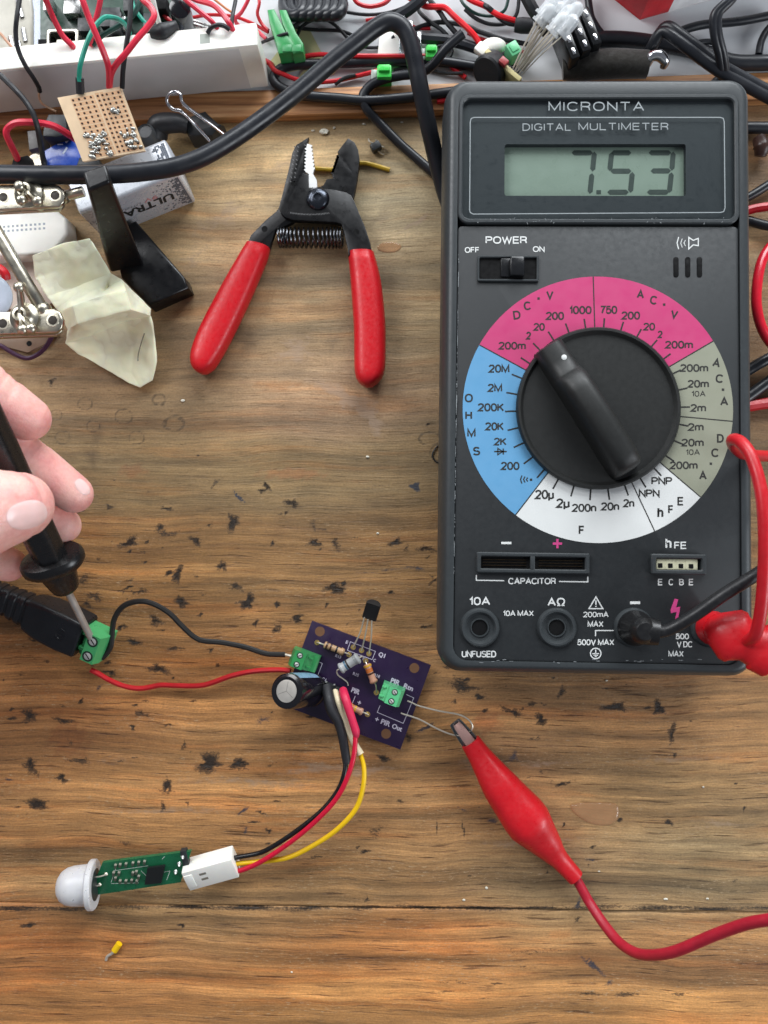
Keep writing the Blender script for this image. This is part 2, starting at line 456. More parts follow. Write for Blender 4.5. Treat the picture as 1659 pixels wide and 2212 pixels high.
    k = math_('MULTIPLY', k, rng(cl2, 0.30, 0.70, 0.78, 1.20))
    k = math_('MULTIPLY', k, rng(bl, 0.30, 0.70, 0.82, 1.14))
    k = math_('MULTIPLY', k, rng(mic, 0.3, 0.7, 0.84, 1.16))
    kc = n.new('ShaderNodeCombineColor')
    for i in range(3): L.new(k, kc.inputs[i])
    col = mix(1.0, tone, kc.outputs[0], 'MULTIPLY')
    # grey, weathered and orange streaks along the grain
    hue = noise_(mapped(0.013, 0.16, 21), 1.0, 5, 0.6)
    hue = math_('ADD', math_('MULTIPLY', hue, 0.5), math_('MULTIPLY', noise_(mapped(0.010, 0.085, 71), 1.0, 7, 0.66), 0.5))
    col = mix(rng(hue, 0.50, 0.60, 0, 0.62, True), col, mix(1.0, col, (0.88, 0.95, 1.04), 'MULTIPLY'))
    col = mix(rng(hue, 0.49, 0.40, 0, 0.62, True), col, mix(1.0, col, (1.20, 0.95, 0.76), 'MULTIPLY'))
    pur = noise_(mapped(0.012, 0.13, 83), 1.0, 6, 0.66)
    col = mix(rng(pur, 0.58, 0.70, 0, 0.55, True), col, mix(1.0, col, (0.66, 0.60, 0.68), 'MULTIPLY'))
    # dark dashes of late wood
    d1 = noise_(mapped(0.055, 1.05, 31), 1.0, 4, 0.55)
    dm = math_('MULTIPLY', rng(d1, 0.585, 0.68, 0, 1, True), rng(coarse, 0, 1, 0.30, 0.9))
    col = mix(dm, col, mix(1.0, col, (0.36, 0.30, 0.26), 'MULTIPLY'))
    po = noise_(mapped(0.20, 3.4, 113), 1.0, 3, 0.6)            # fine pores
    pom = rng(po, 0.60, 0.68, 0, 0.55, True)
    col = mix(pom, col, mix(1.0, col, (0.50, 0.44, 0.40), 'MULTIPLY'))
    # pale rubbed fibres
    clu = noise_(mapped(0.022, 0.10, 91), 1.0, 4, 0.6)
    pf = math_('MULTIPLY', rng(fib, 0.54, 0.68, 0, 0.85, True), math_('MULTIPLY', rng(coarse, 0, 1, 0.30, 1.0), rng(clu, 0.46, 0.62, 0.12, 1.0, True)))
    col = mix(pf, col, (0.52, 0.38, 0.23))
    # dirt smears and painted shade
    sm = math_('ADD', smear_shade, math_('MULTIPLY', math_('SUBTRACT', bl, 0.5), 0.9))
    col = mix(rng(sm, 0.25, 0.75, 0, 0.62, True), col, mix(1.0, col, (0.42, 0.40, 0.40), 'MULTIPLY'))
    # pale patches (dried glue, worn varnish)
    pl = math_('ADD', pale, math_('MULTIPLY', math_('SUBTRACT', noise_(mapped(0.35, 0.5, 41), 1.0, 5, 0.65), 0.5), 0.6))
    pm = rng(pl, 0.22, 0.50, 0, 0.60, True)
    col = mix(pm, col, (0.36, 0.255, 0.175))
    # ring marks
    rgm = math_('ADD', ring, math_('MULTIPLY', math_('SUBTRACT', noise_(mapped(0.6, 0.6, 43), 1.0, 4), 0.5), 0.8))
    col = mix(rng(rgm, 0.35, 0.85, 0, 0.60, True), col, (0.030, 0.021, 0.012))
    # dark burn and dent marks
    nz = math_('SUBTRACT', noise_(mapped(0.95, 1.5, 51), 1.0, 7, 0.74), 0.5)
    dk = math_('ADD', dark, math_('MULTIPLY', math_('MULTIPLY', nz, 1.35), rng(dark, 0.0, 0.25, 0.25, 1.0)))
    col = mix(rng(dk, 0.27, 0.48, 0, 0.74, True), col, (0.036, 0.022, 0.013))
    core = rng(dk, 0.50, 0.70, 0, 0.86, True)
    col = mix(core, col, (0.013, 0.010, 0.008))
    ik = math_('ADD', ink, math_('MULTIPLY', nz, 0.8))
    col = mix(rng(ik, 0.30, 0.60, 0, 0.88, True), col, (0.012, 0.026, 0.050))
    L.new(col, b.inputs['Base Color'])
    rg = math_('SUBTRACT', rng(bl, 0.3, 0.7, 0.62, 0.42), math_('MULTIPLY', core, 0.18))
    L.new(rg, b.inputs['Roughness'])
    b.inputs['Specular IOR Level'].default_value = 0.42
    h = math_('ADD', math_('MULTIPLY', g3, 0.35), math_('MULTIPLY', g2, 0.45))
    h = math_('ADD', h, math_('MULTIPLY', fib, math_('ADD', math_('MULTIPLY', coarse, 0.45), 0.12)))
    h = math_('SUBTRACT', h, math_('MULTIPLY', dm, 0.35))
    h = math_('SUBTRACT', h, math_('MULTIPLY', pom, 0.30))
    h = math_('SUBTRACT', h, math_('MULTIPLY', core, 0.6))
    h = math_('ADD', h, math_('MULTIPLY', pm, 0.15))
    bp = n.new('ShaderNodeBump'); bp.inputs['Strength'].default_value = 0.9; bp.inputs['Distance'].default_value = 0.00045
    L.new(h, bp.inputs['Height']); L.new(bp.outputs[0], b.inputs['Normal'])
    return m
MATS['wood'] = wood_material()

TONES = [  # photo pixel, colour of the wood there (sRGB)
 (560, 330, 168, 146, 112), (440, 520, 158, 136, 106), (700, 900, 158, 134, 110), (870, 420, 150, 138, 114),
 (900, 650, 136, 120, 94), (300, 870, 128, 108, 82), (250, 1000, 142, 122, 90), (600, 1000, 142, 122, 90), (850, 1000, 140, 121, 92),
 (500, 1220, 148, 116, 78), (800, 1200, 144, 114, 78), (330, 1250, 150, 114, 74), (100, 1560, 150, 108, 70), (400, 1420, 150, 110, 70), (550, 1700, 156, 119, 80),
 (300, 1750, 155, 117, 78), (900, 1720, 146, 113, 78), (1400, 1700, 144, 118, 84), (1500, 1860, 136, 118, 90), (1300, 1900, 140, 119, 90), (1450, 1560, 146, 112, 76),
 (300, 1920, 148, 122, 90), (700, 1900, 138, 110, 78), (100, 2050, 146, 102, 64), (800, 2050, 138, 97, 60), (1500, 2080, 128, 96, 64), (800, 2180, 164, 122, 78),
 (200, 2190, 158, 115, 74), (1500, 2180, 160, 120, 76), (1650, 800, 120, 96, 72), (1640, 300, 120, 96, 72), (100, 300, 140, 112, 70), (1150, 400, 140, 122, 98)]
def zb(x, y): return 329 + .3968 * x, 823 + .3968 * y
def zl(x, y): return .3472 * x, 768 + .3472 * y
def zd(x, y): return .5 * x, 1536 + .5 * y
def zr(x, y): return 932.6 + .4379 * x, 1481 + .4379 * y
def zp(x, y): return 548.6 + .2976 * x, 1262 + .2976 * y
SPOTS = []   # photo px x, y, rx, ry, strength, angle
def sp_(f, items, k):
    for it in items:
        x, y = f(it[0], it[1]); rx, ry = it[2] * k, it[3] * k
        SPOTS.append((x, y, rx, ry, it[4] if len(it) > 4 else .8, it[5] if len(it) > 5 else 0))
sp_(zb, [(345, 555, 34, 14, .55, -35), (595, 598, 18, 14), (625, 575, 20, 18), (610, 560, 10, 10), (760, 665, 32, 24), (720, 720, 28, 12, .6, -20), (440, 770, 36, 36, .85),
         (310, 785, 24, 12, .6), (875, 785, 28, 26, .5), (38, 800, 16, 30, .6), (75, 832, 55, 28, .55), (235, 870, 36, 20, .75), (655, 885, 16, 12), (885, 880, 30, 22), (860, 898, 40, 5, .6), (995, 875, 14, 16), (1005, 900, 30, 22, .55),
         (1325, 880, 28, 22, .85), (1385, 912, 20, 18, .55), (1490, 912, 40, 26, .65), (380, 1005, 20, 38, .75, 15), (135, 1060, 20, 36, .85), (240, 1065, 34, 12, .5), (460, 1120, 34, 30, .6), (450, 1112, 10, 10, .9),
         (985, 1120, 44, 26, .65), (985, 1112, 14, 10, .9), (1045, 1100, 22, 10, .9, -30), (1300, 1150, 18, 8, .9), (155, 1200, 26, 26, .85), (520, 1205, 34, 36, .95), (470, 1205, 20, 12, .6), (680, 1212, 14, 16), (950, 1218, 12, 10), (800, 1220, 14, 26, .45),
         (1530, 1090, 28, 10, .7, -40), (1500, 235, 10, 8), (250, 405, 8, 8)], .3968)
sp_(zl, [(805, 1165, 46, 32, .85), (1000, 1070, 18, 26, .75), (1040, 1110, 55, 32, .5), (1220, 1150, 34, 28, .7), (900, 1287, 14, 9), (1105, 1360, 30, 42, .85), (800, 1442, 30, 10, .9, -15), (880, 1465, 46, 20, .55, -30),
         (590, 1500, 46, 32, .6), (515, 1400, 46, 34, .55), (1120, 1535, 26, 34, .8), (970, 1650, 55, 28, .7), (755, 1690, 26, 22), (830, 1785, 42, 18, .85), (1090, 1820, 40, 16, .7), (1250, 1612, 20, 12), (985, 1950, 55, 34, .75),
         (685, 1972, 46, 14, .8), (505, 2150, 10, 22, .95), (342, 1562, 14, 10), (305, 1560, 8, 7), (195, 1540, 44, 26, .5), (320, 160, 30, 22, .6), (25, 2020, 10, 8), (130, 1985, 30, 20, .4), (1075, 2005, 12, 8), (70, 2200, 14, 12), (1200, 2150, 30, 8, .6)], .3472)
sp_(zd, [(572, 70, 12, 11, .9), (725, 60, 14, 8, .8), (905, 225, 54, 34, .85), (905, 210, 16, 20, .95), (1030, 225, 26, 24, .9), (1045, 245, 40, 14, .5), (795, 150, 12, 20, .6), (722, 318, 14, 36, .9), (715, 350, 34, 14, .5), (704, 415, 14, 18, .7),
         (132, 240, 36, 32, .65), (130, 222, 12, 14, .9), (345, 215, 40, 18, .6), (268, 290, 20, 16, .9), (245, 292, 34, 10, .5), (165, 400, 50, 20, .8), (150, 408, 16, 12, .95), (1130, 440, 26, 10, .65, 25), (1160, 518, 12, 12, .8),
         (540, 570, 44, 10, .5), (1578, 606, 26, 8, .8), (1545, 590, 10, 7), (120, 926, 32, 10, .8), (785, 926, 14, 9, .9), (1620, 520, 55, 24, .45), (130, 18, 40, 24, .7), (275, 42, 36, 16, .7), (610, 12, 40, 14, .6), (300, 130, 22, 28, .4, -20),
         (1370, 630, 40, 12, .5), (1585, 815, 12, 8)], .5)
sp_(zr, [(400, 130, 44, 20, .75, 20), (495, 90, 30, 12, .6), (540, 168, 30, 24, .85), (905, 105, 44, 26, .85), (1120, 112, 34, 26, .85), (240, 55, 30, 9, .7), (640, 30, 18, 34, .65), (640, 487, 24, 11, .8), (1185, 235, 18, 52, .7),
         (1197, 340, 15, 12, .7), (652, 685, 12, 9, .9), (925, 660, 18, 9, .9), (1168, 675, 20, 15, .8), (157, 712, 7, 34, .85), (25, 700, 6, 36, .6), (1540, 606, 10, 10, .8), (160, 10, 60, 22, .7), (570, 922, 8, 8, .8), (490, 1310, 300, 20, .35), (720, 1150, 18, 14, .6), (475, 450, 10, 8),
         (120, 1462, 90, 8, .5), (320, 1470, 30, 8, .6), (770, 1520, 100, 9, .55), (960, 1522, 90, 10, .6), (1230, 1522, 70, 9, .55), (60, 1510, 90, 8, .5), (470, 1390, 60, 8, .5), (250, 1545, 60, 8, .45)], .4379)
sp_(zp, [(310, 250, 52, 24, .85), (10, 285, 22, 28, .7), (170, 312, 30, 36, .6), (168, 150, 14, 24, .85), (600, 40, 80, 24, .8), (575, 20, 30, 22, .8), (990, 60, 20, 10, .9), (1510, 740, 80, 44, .7), (1545, 690, 30, 14, .8), (945, 1265, 46, 22, .85), (1632, 820, 30, 20, .85), (1120, 1110, 34, 40, .6)], .2976)
rs_ = random.Random(11)
for i in range(190):     # small scattered nicks of the work area
    x, y = rs_.uniform(20, 1600), rs_.choice([rs_.uniform(1130, 1540), rs_.uniform(1100, 1750), rs_.uniform(1030, 1930)])
    q = rs_.uniform(2.0, 6.0)
    SPOTS.append((x, y, q * rs_.uniform(1, 2.6), q * rs_.uniform(.5, 1), rs_.uniform(.36, .85), rs_.uniform(-15, 15)))
RINGS = []
for (x, y, r) in [(990, 275, 46), (770, 380, 58), (850, 510, 52), (530, 300, 48), (390, 510, 50), (1090, 420, 62), (350, 370, 40), (580, 440, 44)]:
    a, c = zl(x, y); RINGS.append((a, c, r * .3472, r * .30, .85))
for (x, y, rx, ry) in [(38, 100, 38, 28), (115, 235, 62, 38), (1510, 315, 62, 40), (1560, 390, 52, 48)]:
    a, c = zb(x, y); RINGS.append((a, c, rx * .3968, ry * .3968, .95))
RINGS += [(770, 2075, 42, 38, .5), (1005, 1785, 40, 30, .25)]
INKS = [(zb(470, 632), 14, 5, .9, 50), (zb(1430, 575), 15, 7, .9, 0), (zp(1250, 1040), 18, 6, .75, -25), (zp(1215, 1060), 6, 10, .6, 0), (zr(300, 668), 26, 5, .62, 12), (zr(150, 610), 30, 4, .5, 25), (zr(785, 860), 13, 4, .6, 5),
        (zr(722, 1080), 9, 16, .62, 0), (zr(800, 1385), 44, 7, .66, 44), (zr(880, 1465), 12, 8, .55, 0), (zd(1060, 515), 4, 20, .6, 5), (zd(1045, 490), 14, 14, .35, 0), (zd(1050, 430), 20, 3.5, .7, -40), (zl(615, 2065), 14, 6, .55, -35), (zb(1280, 1030), 90, 5, .5, -5), (zb(1440, 1018), 20, 7, .6, 0),
        (zb(1200, 575), 40, 4, .45, -3), (zd(35, 296), 12, 5, .6, 0), (zr(405, 350), 11, 20, .55, 0), (zp(60, 985), 20, 14, .5, 0)]
PALES = [(750, 860, 60, 26, .55, 25), (800, 900, 34, 22, .6, 40), (640, 760, 60, 30, .45, 10), (1020, 1660, 34, 44, .35, 0), (560, 1690, 190, 16, .40, 0), (690, 1660, 120, 12, .45, 0), (250, 1640, 160, 12, .3, 0), (620, 350, 60, 20, .4, -20),
         (900, 480, 46, 7, .5, -35), (380, 1752, 160, 10, .42, 0), (1450, 1640, 180, 12, .35, 0), (1130, 1820, 130, 10, .45, 0), (1180, 1650, 100, 8, .4, 0), (790, 1665, 60, 10, .5, 0), (540, 1300, 130, 10, .25, 0), (1560, 1780, 120, 12, .35, 0), (480, 470, 70, 34, .40, -30), (415, 560, 60, 30, .35, -40)]
SMEARS_AND_SHADE = [(210, 945, 14, 44, .6, 5), (200, 990, 22, 30, .6, 0), (240, 1100, 26, 26, .5, 0), (360, 830, 160, 16, .55, 0), (540, 740, 50, 30, .55, 0), (880, 860, 90, 40, .5, 0), (720, 740, 20, 40, .5, 0), (560, 380, 60, 70, .55, 0), (660, 600, 60, 40, .35, 0),  # dirt, with soft shade of stripper jaws and meter painted in
          (820, 470, 60, 26, .5, -30), (440, 1030, 80, 12, .45, -4), (450, 1100, 70, 10, .45, -4), (800, 1235, 120, 12, .5, -3), (850, 920, 60, 20, .5, 0), (320, 910, 40, 20, .45, 0), (400, 970, 80, 14, .35, -5), (1300, 2060, 280, 16, .60, 0), (640, 2060, 300, 18, .45, 0), (1500, 1990, 160, 12, .55, 0), (1100, 2020, 130, 16, .5, 0),
          (300, 1985, 330, 10, .45, 0), (1050, 1770, 90, 20, .4, 10), (1250, 1540, 120, 20, .45, 0), (870, 1500, 60, 60, .4, 0), (560, 1590, 60, 20, .35, 0), (1640, 1620, 40, 60, .4, -30), (930, 900, 40, 200, .35, 0), (520, 1480, 80, 14, .35, 0), (210, 1480, 60, 14, .4, 0)]
ORANGES = [(150, 1599, 46, 40, (150, 88, 48)), (zr(270, 185)[0], zr(270, 185)[1], 34, 26, (150, 88, 48)), (zb(760, 505)[0], zb(760, 505)[1], 70, 12, (150, 96, 58)), (zl(830, 715)[0], zl(830, 715)[1], 30, 14, (140, 92, 56)), (600, 830, 60, 8, (150, 104, 60)), (zr(630, 1225)[0], zr(630, 1225)[1], 28, 10, (176, 118, 66))]

def table_mesh():
    xs = np.concatenate([np.linspace(-420, -168, 18)[:-1], np.arange(-168, 168.01, 0.75), np.linspace(168.5, 420, 18)[1:]])
    yj = P(800, 1961).y
    ys = np.concatenate([np.linspace(-420, -186, 16)[:-1], np.arange(-186, yj - 0.9, 0.75), [yj - .55, yj - .28, yj, yj + .28, yj + .55], np.arange(yj + 1.0, 190, 0.75), [192, 260]])
    X, Y = np.meshgrid(xs, ys)
    nx, ny = len(xs), len(ys)
    # where each vertex falls in the photo's pixel grid
    T = np.array(CROT.transposed())
    cxx = T[0, 0] * X + T[0, 1] * Y - T[0, 2] * CAMZ; cyy = T[1, 0] * X + T[1, 1] * Y - T[1, 2] * CAMZ; czz = T[2, 0] * X + T[2, 1] * Y - T[2, 2] * CAMZ
    PX = 829.5 - FPX * cxx / czz; PY = 1106 + FPX * cyy / czz
    jw = np.sin(PX * .013) * .5 + np.sin(PX * .041 + 1) * .3
    yi = int(np.argmin(np.abs(ys - yj)))
    Z = np.zeros_like(X)
    Z[yi, :] = -.95; Z[yi - 1, :] = -.25; Z[yi + 1, :] = -.35
    YY = Y.copy()
    YY[yi - 2:yi + 3, :] += jw[yi - 2:yi + 3, :] * 0.25
    w = np.zeros_like(X); col = np.zeros(X.shape + (3,))
    for (tx, ty, r, g, bl) in TONES:
        d = ((PX - tx) / 260) ** 2 + ((PY - ty) / 110) ** 2
        k = 1 / (d + .08) ** 2
        w += k; col += k[..., None] * np.array(lin((r, g, bl)))
    col /= w[..., None]
    col *= np.array([1.46, 1.30, 1.04])
    col *= np.array([1.0, 1.0, 1.0]) + np.array([-.04, -.01, .05]) * np.clip((1150 - PY) / 500, 0, 1)[..., None]     # greyer towards the back
    col *= (1 - .36 * np.exp(-((PY - 1060) / 300.0) ** 2))[..., None]        # shade of the phone and person above, painted into the middle of the wood
    for (tx, ty, rx, ry, c) in ORANGES:
        d = np.sqrt(((PX - tx) / rx) ** 2 + ((PY - ty) / ry) ** 2)
        d = d + .16 * np.sin(PX * .21 + PY * .13) + .13 * np.sin(PX * .09 - PY * .37 + 2) + .09 * np.sin(PY * .55 + PX * .41)
        k = (np.clip((1.2 - d) / .55, 0, 1) ** 1.3)[..., None] * .50
        col = col * (1 - k) + np.array(lin(c)) * k
    def field(items, p=1.0):
        out = np.zeros_like(X)
        for (tx, ty, rx, ry, s, ang) in items:
            m = (np.abs(PX - tx) < rx * 2 + ry * 2 + 4) & (np.abs(PY - ty) < ry * 2 + rx * 2 + 4)
            dx, dy = PX[m] - tx, PY[m] - ty
            c, sn = math.cos(R(ang)), math.sin(R(ang))
            u, v = (dx * c + dy * sn) / (rx * 1.32), (-dx * sn + dy * c) / (ry * 1.32)
            th = np.arctan2(v, u); q1, q2, q3 = (tx * .37) % 6.28, (ty * .53) % 6.28, (tx * .11 + ty * .29) % 6.28
            lobe = 1 + .34 * np.sin(2 * th + q1) + .26 * np.sin(3 * th + q2) + .20 * np.sin(5 * th + q3)
            out[m] = np.maximum(out[m], s * np.clip(1.12 - np.sqrt(u * u + v * v) / np.clip(lobe, .35, 2), 0, 1) ** .75)
        return out
    dark = field(SPOTS)
    ink = field([(q[0][0], q[0][1], q[1], q[2], q[3], q[4]) for q in INKS])
    pale = field(PALES); smear_shade = field(SMEARS_AND_SHADE)
    ring = np.zeros_like(X)
    for (tx, ty, rx, ry, s) in RINGS:
        d = np.sqrt(((PX - tx) / rx) ** 2 + ((PY - ty) / ry) ** 2)
        ring = np.maximum(ring, s * np.clip(1 - np.abs(d - .92) * min(rx, ry) / 4.5, 0, 1))
    g = np.clip(1 - np.abs(PY - (1961 + jw * 4)) / 9.0, 0, 1); dark = np.maximum(dark, g * (.62 + .12 * np.sin(PX * .05) + .10 * np.sin(PX * .013 + 1)))
    coarse = np.clip((PY - 1020) / 260, 0.05, 1)
    me = bpy.data.meshes.new('table_top')
    vs = np.stack([X, YY, Z], -1).reshape(-1, 3) * S
    me.vertices.add(nx * ny); me.vertices.foreach_set('co', vs.ravel())
    i = np.arange(nx * ny).reshape(ny, nx)
    q = np.stack([i[:-1, :-1], i[:-1, 1:], i[1:, 1:], i[1:, :-1]], -1).reshape(-1, 4)
    nf = len(q)
    me.loops.add(nf * 4); me.loops.foreach_set('vertex_index', q.ravel())
    me.polygons.add(nf); me.polygons.foreach_set('loop_start', np.arange(nf) * 4)
    me.update(); me.validate()
    def attr(name, arr):
        at = me.color_attributes.new(name, 'FLOAT_COLOR', 'POINT')
        at.data.foreach_set('color', arr.reshape(-1, 4).astype(np.float32).ravel())
    one = np.ones_like(X)[..., None]
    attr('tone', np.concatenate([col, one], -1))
    attr('marks', np.stack([dark, ring, ink, pale], -1))
    attr('wear_and_shade', np.stack([coarse, smear_shade, smear_shade * 0, one[..., 0]], -1))
    me.materials.append(MATS['wood'])
    me.polygons.foreach_set('use_smooth', [True] * nf)
    o = bpy.data.objects.new('table_top', me); scene.collection.objects.link(o)
    o['kind'] = 'structure'; o['label'] = 'worn stained pine table top'
    return o
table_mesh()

# the batten at the back of the table and the white surface behind it
BZ = 5.0
def plank_material(name, c0, c1, c2):
    m = bpy.data.materials.new(name); m.use_nodes = True
    nt = m.node_tree; n = nt.nodes; L = nt.links; b = n['Principled BSDF']
    tc = n.new('ShaderNodeTexCoord'); mp = n.new('ShaderNodeMapping'); mp.inputs['Scale'].default_value = (14, 420, 420)
    L.new(tc.outputs['Object'], mp.inputs[0])
    z = n.new('ShaderNodeTexNoise'); z.inputs['Scale'].default_value = 1; z.inputs['Detail'].default_value = 7; z.inputs['Roughness'].default_value = .65
    L.new(mp.outputs[0], z.inputs['Vector'])
    r = n.new('ShaderNodeValToRGB'); e = r.color_ramp.elements
    e[0].position = .32; e[0].color = (*lin(c0), 1); e[1].position = .68; e[1].color = (*lin(c2), 1)
    k = e.new(.5); k.color = (*lin(c1), 1)
    L.new(z.outputs['Fac'], r.inputs[0]); L.new(r.outputs[0], b.inputs['Base Color'])
    b.inputs['Roughness'].default_value = .5
    bp = n.new('ShaderNodeBump'); bp.inputs['Strength'].default_value = .7; bp.inputs['Distance'].default_value = .0004
    L.new(z.outputs['Fac'], bp.inputs['Height']); L.new(bp.outputs[0], b.inputs['Normal'])
    return m
f0, f1 = P(-20, 286, 0), P(955, 253, 0)
bex = (f1 - f0).normalized(); bey = V(-bex.y, bex.x, 0)
bb = P(560, 193, BZ)
bw = (bb - f0).dot(bey)
mb = MB(); mb.box(f0 + bex * 130 + bey * (bw / 2) + V(0, 0, BZ / 2), (760, bw, BZ), (bex, bey, V(0, 0, 1)), .8)
solo(mb, 'wooden_batten', plank_material('batten_wood', (96, 58, 30), (176, 122, 76), (205, 156, 106)), 'orange brown wooden batten along the back edge of the table', 'batten', f0 + bex * 130)
mb = MB(); mb.box(f0 + bex * 130 + bey * (bw + 200.3) + V(0, 0, 1.9), (900, 400, 3.8), (bex, bey, V(0, 0, 1)), .4)
ws = mb.build('white_surface', mat('white_laminate', (212, 214, 216), .42, vary=.04, vscale=.03))
ws['kind'] = 'structure'; ws['label'] = 'white surface behind the batten'
# ------------------------------------------------------------------ materials in common use
BLK = mat('black_plastic', (40, 43, 45), .42, vary=.12, bump=.012, bscale=3)
BLKG = mat('black_gloss', (24, 25, 27), .22, vary=.15)
BLKR = mat('black_rubber', (30, 31, 34), .5, vary=.15, bump=.02, bscale=1.5)
CORD = mat('black_cord', (30, 32, 37), .36, vary=.2, vscale=.08, bump=.05, bscale=.25)
RED = mat('red_vinyl', (198, 24, 34), .38, vary=.05, rvar=.16, vscale=.3, bump=.015, bscale=.8, sss=.08)
REDW = mat('red_wire', (186, 26, 36), .38, vary=.08)
PINKW = mat('pinkish_red_wire', (206, 44, 66), .35, vary=.08)
YEL = mat('yellow_wire', (228, 184, 16), .38, vary=.06)
TEAL = mat('teal_wire', (36, 150, 128), .4)
DGRN = mat('dark_green_wire', (26, 62, 54), .4)
CHROME = mat('chrome', (205, 205, 208), .18, 1.0, vary=.05, vscale=.4)
STEEL = mat('steel', (168, 168, 166), .28, 1.0, vary=.08, vscale=.5)
TIN = mat('tinned_wire', (214, 206, 190), .35, .6, vary=.08)
NICKEL = mat('nickel', (184, 178, 162), .34, 1.0, vary=.12, vscale=.15, bump=.05, bscale=.5)
HOLE = mat('dark_recess', (8, 8, 9), .7, spec=.2, vary=.02)
GRN = mat('green_terminal', (74, 168, 104), .34, vary=.06, sss=.05)
GRND = mat('green_terminal_shade_part', (52, 136, 80), .36, vary=.06)
WHITEP = mat('white_plastic', (232, 230, 222), .38, vary=.03, sss=.1)
PRINTW = mat('white_print', (206, 208, 206), .6, vary=.08, vscale=1.5)
PRINTG = mat('grey_print', (136, 142, 144), .6, vary=.08, vscale=1.5)
PRINTK = mat('dark_print', (38, 38, 36), .6, vary=.05)
PRINTM = mat('magenta_print', (186, 60, 120), .6, vary=.05)

# ------------------------------------------------------------------ the digital multimeter
MZ = 36.0
def M(x, y, z=MZ): return P(x, y, z)
L1, L2, R1, R2 = M(989, 576), M(980, 1180), M(1597, 576), M(1604, 1180)
mey = ((L1 - L2).normalized() + (R1 - R2).normalized()).normalized()
mex = V(mey.y, -mey.x, 0)
PW = ((R1 + R2) / 2 - (L1 + L2) / 2).dot(mex)
ptop, pbot = M(1290, 203), M(1290, 1432)
PH = (ptop - pbot).dot(mey)
mo = (L1 + L2 + R1 + R2) / 4; mc = mo + mey * ((ptop + pbot) / 2 - mo).dot(mey); mc.z = 0
MF = (mc, mex, mey, V(0, 0, 1))
def ml(x, y, z=MZ):
    q = M(x, y, z) - mc
    return (q.dot(mex), q.dot(mey))
meter = thing('multimeter', 'dark grey digital multimeter reading 7.53, with a coloured dial ring and rotary knob', 'multimeter', mc)
CASE = mat('meter_case', (51, 55, 57), .40, vary=.05, rvar=.06, vscale=.3, bump=.018, bscale=2.5)
PANEL = mat('meter_panel', (34, 37, 39), .52, vary=.05, rvar=.06, vscale=.3, bump=.012, bscale=3)
def mring(z, d, r):
    lo = 2.3 * min(1, max(0, d) / .3) if d > .02 else 0      # the lower rim is narrower
    return [mc + mex * q[0] + mey * (q[1] + (lo if q[1] < 0 else 0)) + V(0, 0, z) for q in rrect(PW / 2 + d + 1.5 * min(1, d), PH / 2 + d + (3.3 if d > .02 else 0) * min(1, d / .3), r, 8)]
mb = MB()
mb.loft([mring(5, .2, 5), mring(6, 1.8, 6), mring(9, 2.6, 7), mring(14, 3.0, 7.2), mring(19.9, 3.3, 7.4), mring(20, 2.9, 7.2), mring(20.6, 2.9, 7.2), mring(20.7, 3.3, 7.4), mring(30, 3.1, 7.2),
         mring(33, 2.6, 6.8), mring(35, 1.6, 6), mring(35.8, .9, 5.4), mring(36, .3, 5), mring(35.8, .02, 4.6), mring(31, 0, 4.6)])
mb.build('case', CASE, meter)
mb = MB()
for sx in (-1, 1):
    for sy in (-1, 1): mb.lathe(mc + mex * (sx * PW * .4) + mey * (sy * PH * .43), (0, 0, 1), [(5, 0), (5.5, 4.9)], 16)
for k in range(4):
    m2 = MB(); m2.v = [v.copy() for v in mb.v[k * 32:(k + 1) * 32]]; m2.f = [tuple(i - k * 32 for i in f) for f in mb.f if k * 32 <= f[0] < (k + 1) * 32]; m2.m = [0] * len(m2.f)
    m2.build('rubber_foot', BLKR, meter)
# lower panel
la, lb = ml(1290, 487)[1], -PH / 2 + .05
mb = MB(); mb.slab([(q[0], q[1] + (la + lb) / 2) for q in rrect(PW / 2 - .15, (la - lb) / 2, 1.5, 4)], 30.5, 35.3, .25, MF)
panel = mb.build('front_panel', PANEL, meter)
FZ = 35.36
# bezel round the display
b1, b0 = PH / 2 - .1, ml(1290, 483)[1]
bh, bcy = (b1 - b0) / 2, (b1 + b0) / 2
mb = MB()
mb.ring([(q[0], q[1] + bcy) for q in rrect(PW / 2 - .1, bh, 3.4, 6)], [(q[0], q[1] + bcy) for q in rrect(PW / 2 - 1.5, bh - 1.5, 2.4, 6)], 30.5, 36.35, .35, MF)
bez = mb.build('display_bezel', CASE, meter)
l0, l1 = ml(1089, 317, 33), ml(1478, 428, 33)
DW = mat('display_mask', (34, 39, 43), .5, vary=.05)
out = [(q[0], q[1] + bcy) for q in rrect(PW / 2 - 1.3, bh - 1.3, 2.4, 6)]
inn = [(q[0] + (l0[0] + l1[0]) / 2, q[1] + (l0[1] + l1[1]) / 2) for q in rrect((l1[0] - l0[0]) / 2, (l0[1] - l1[1]) / 2, .8, 6)]
mb = MB(); mb.loft([[mc + mex * q[0] + mey * q[1] + V(0, 0, z) for q in pl] for pl, z in ((out, 34.7), (inn, 34.7), (inn, 31.5))], 0, False, False)
mb.build('display_mask', DW, bez)
LCD = mat('lcd_glass', (136, 149, 135), .30, vary=.04, vscale=.08)
mb = MB(); mb.box(mc + mex * (l0[0] + l1[0]) / 2 + mey * (l0[1] + l1[1]) / 2 + V(0, 0, 32.0), (l1[0] - l0[0] + 3, l0[1] - l1[1] + 3, 1.0), MF[1:])
lcd = mb.build('lcd_screen', LCD, meter)
def zu(x, y): return 932.6 + .4379 * x, 164.6 + .4379 * y
DIG = mat('lcd_segments', (56, 66, 60), .4, vary=.04)
mb = MB()
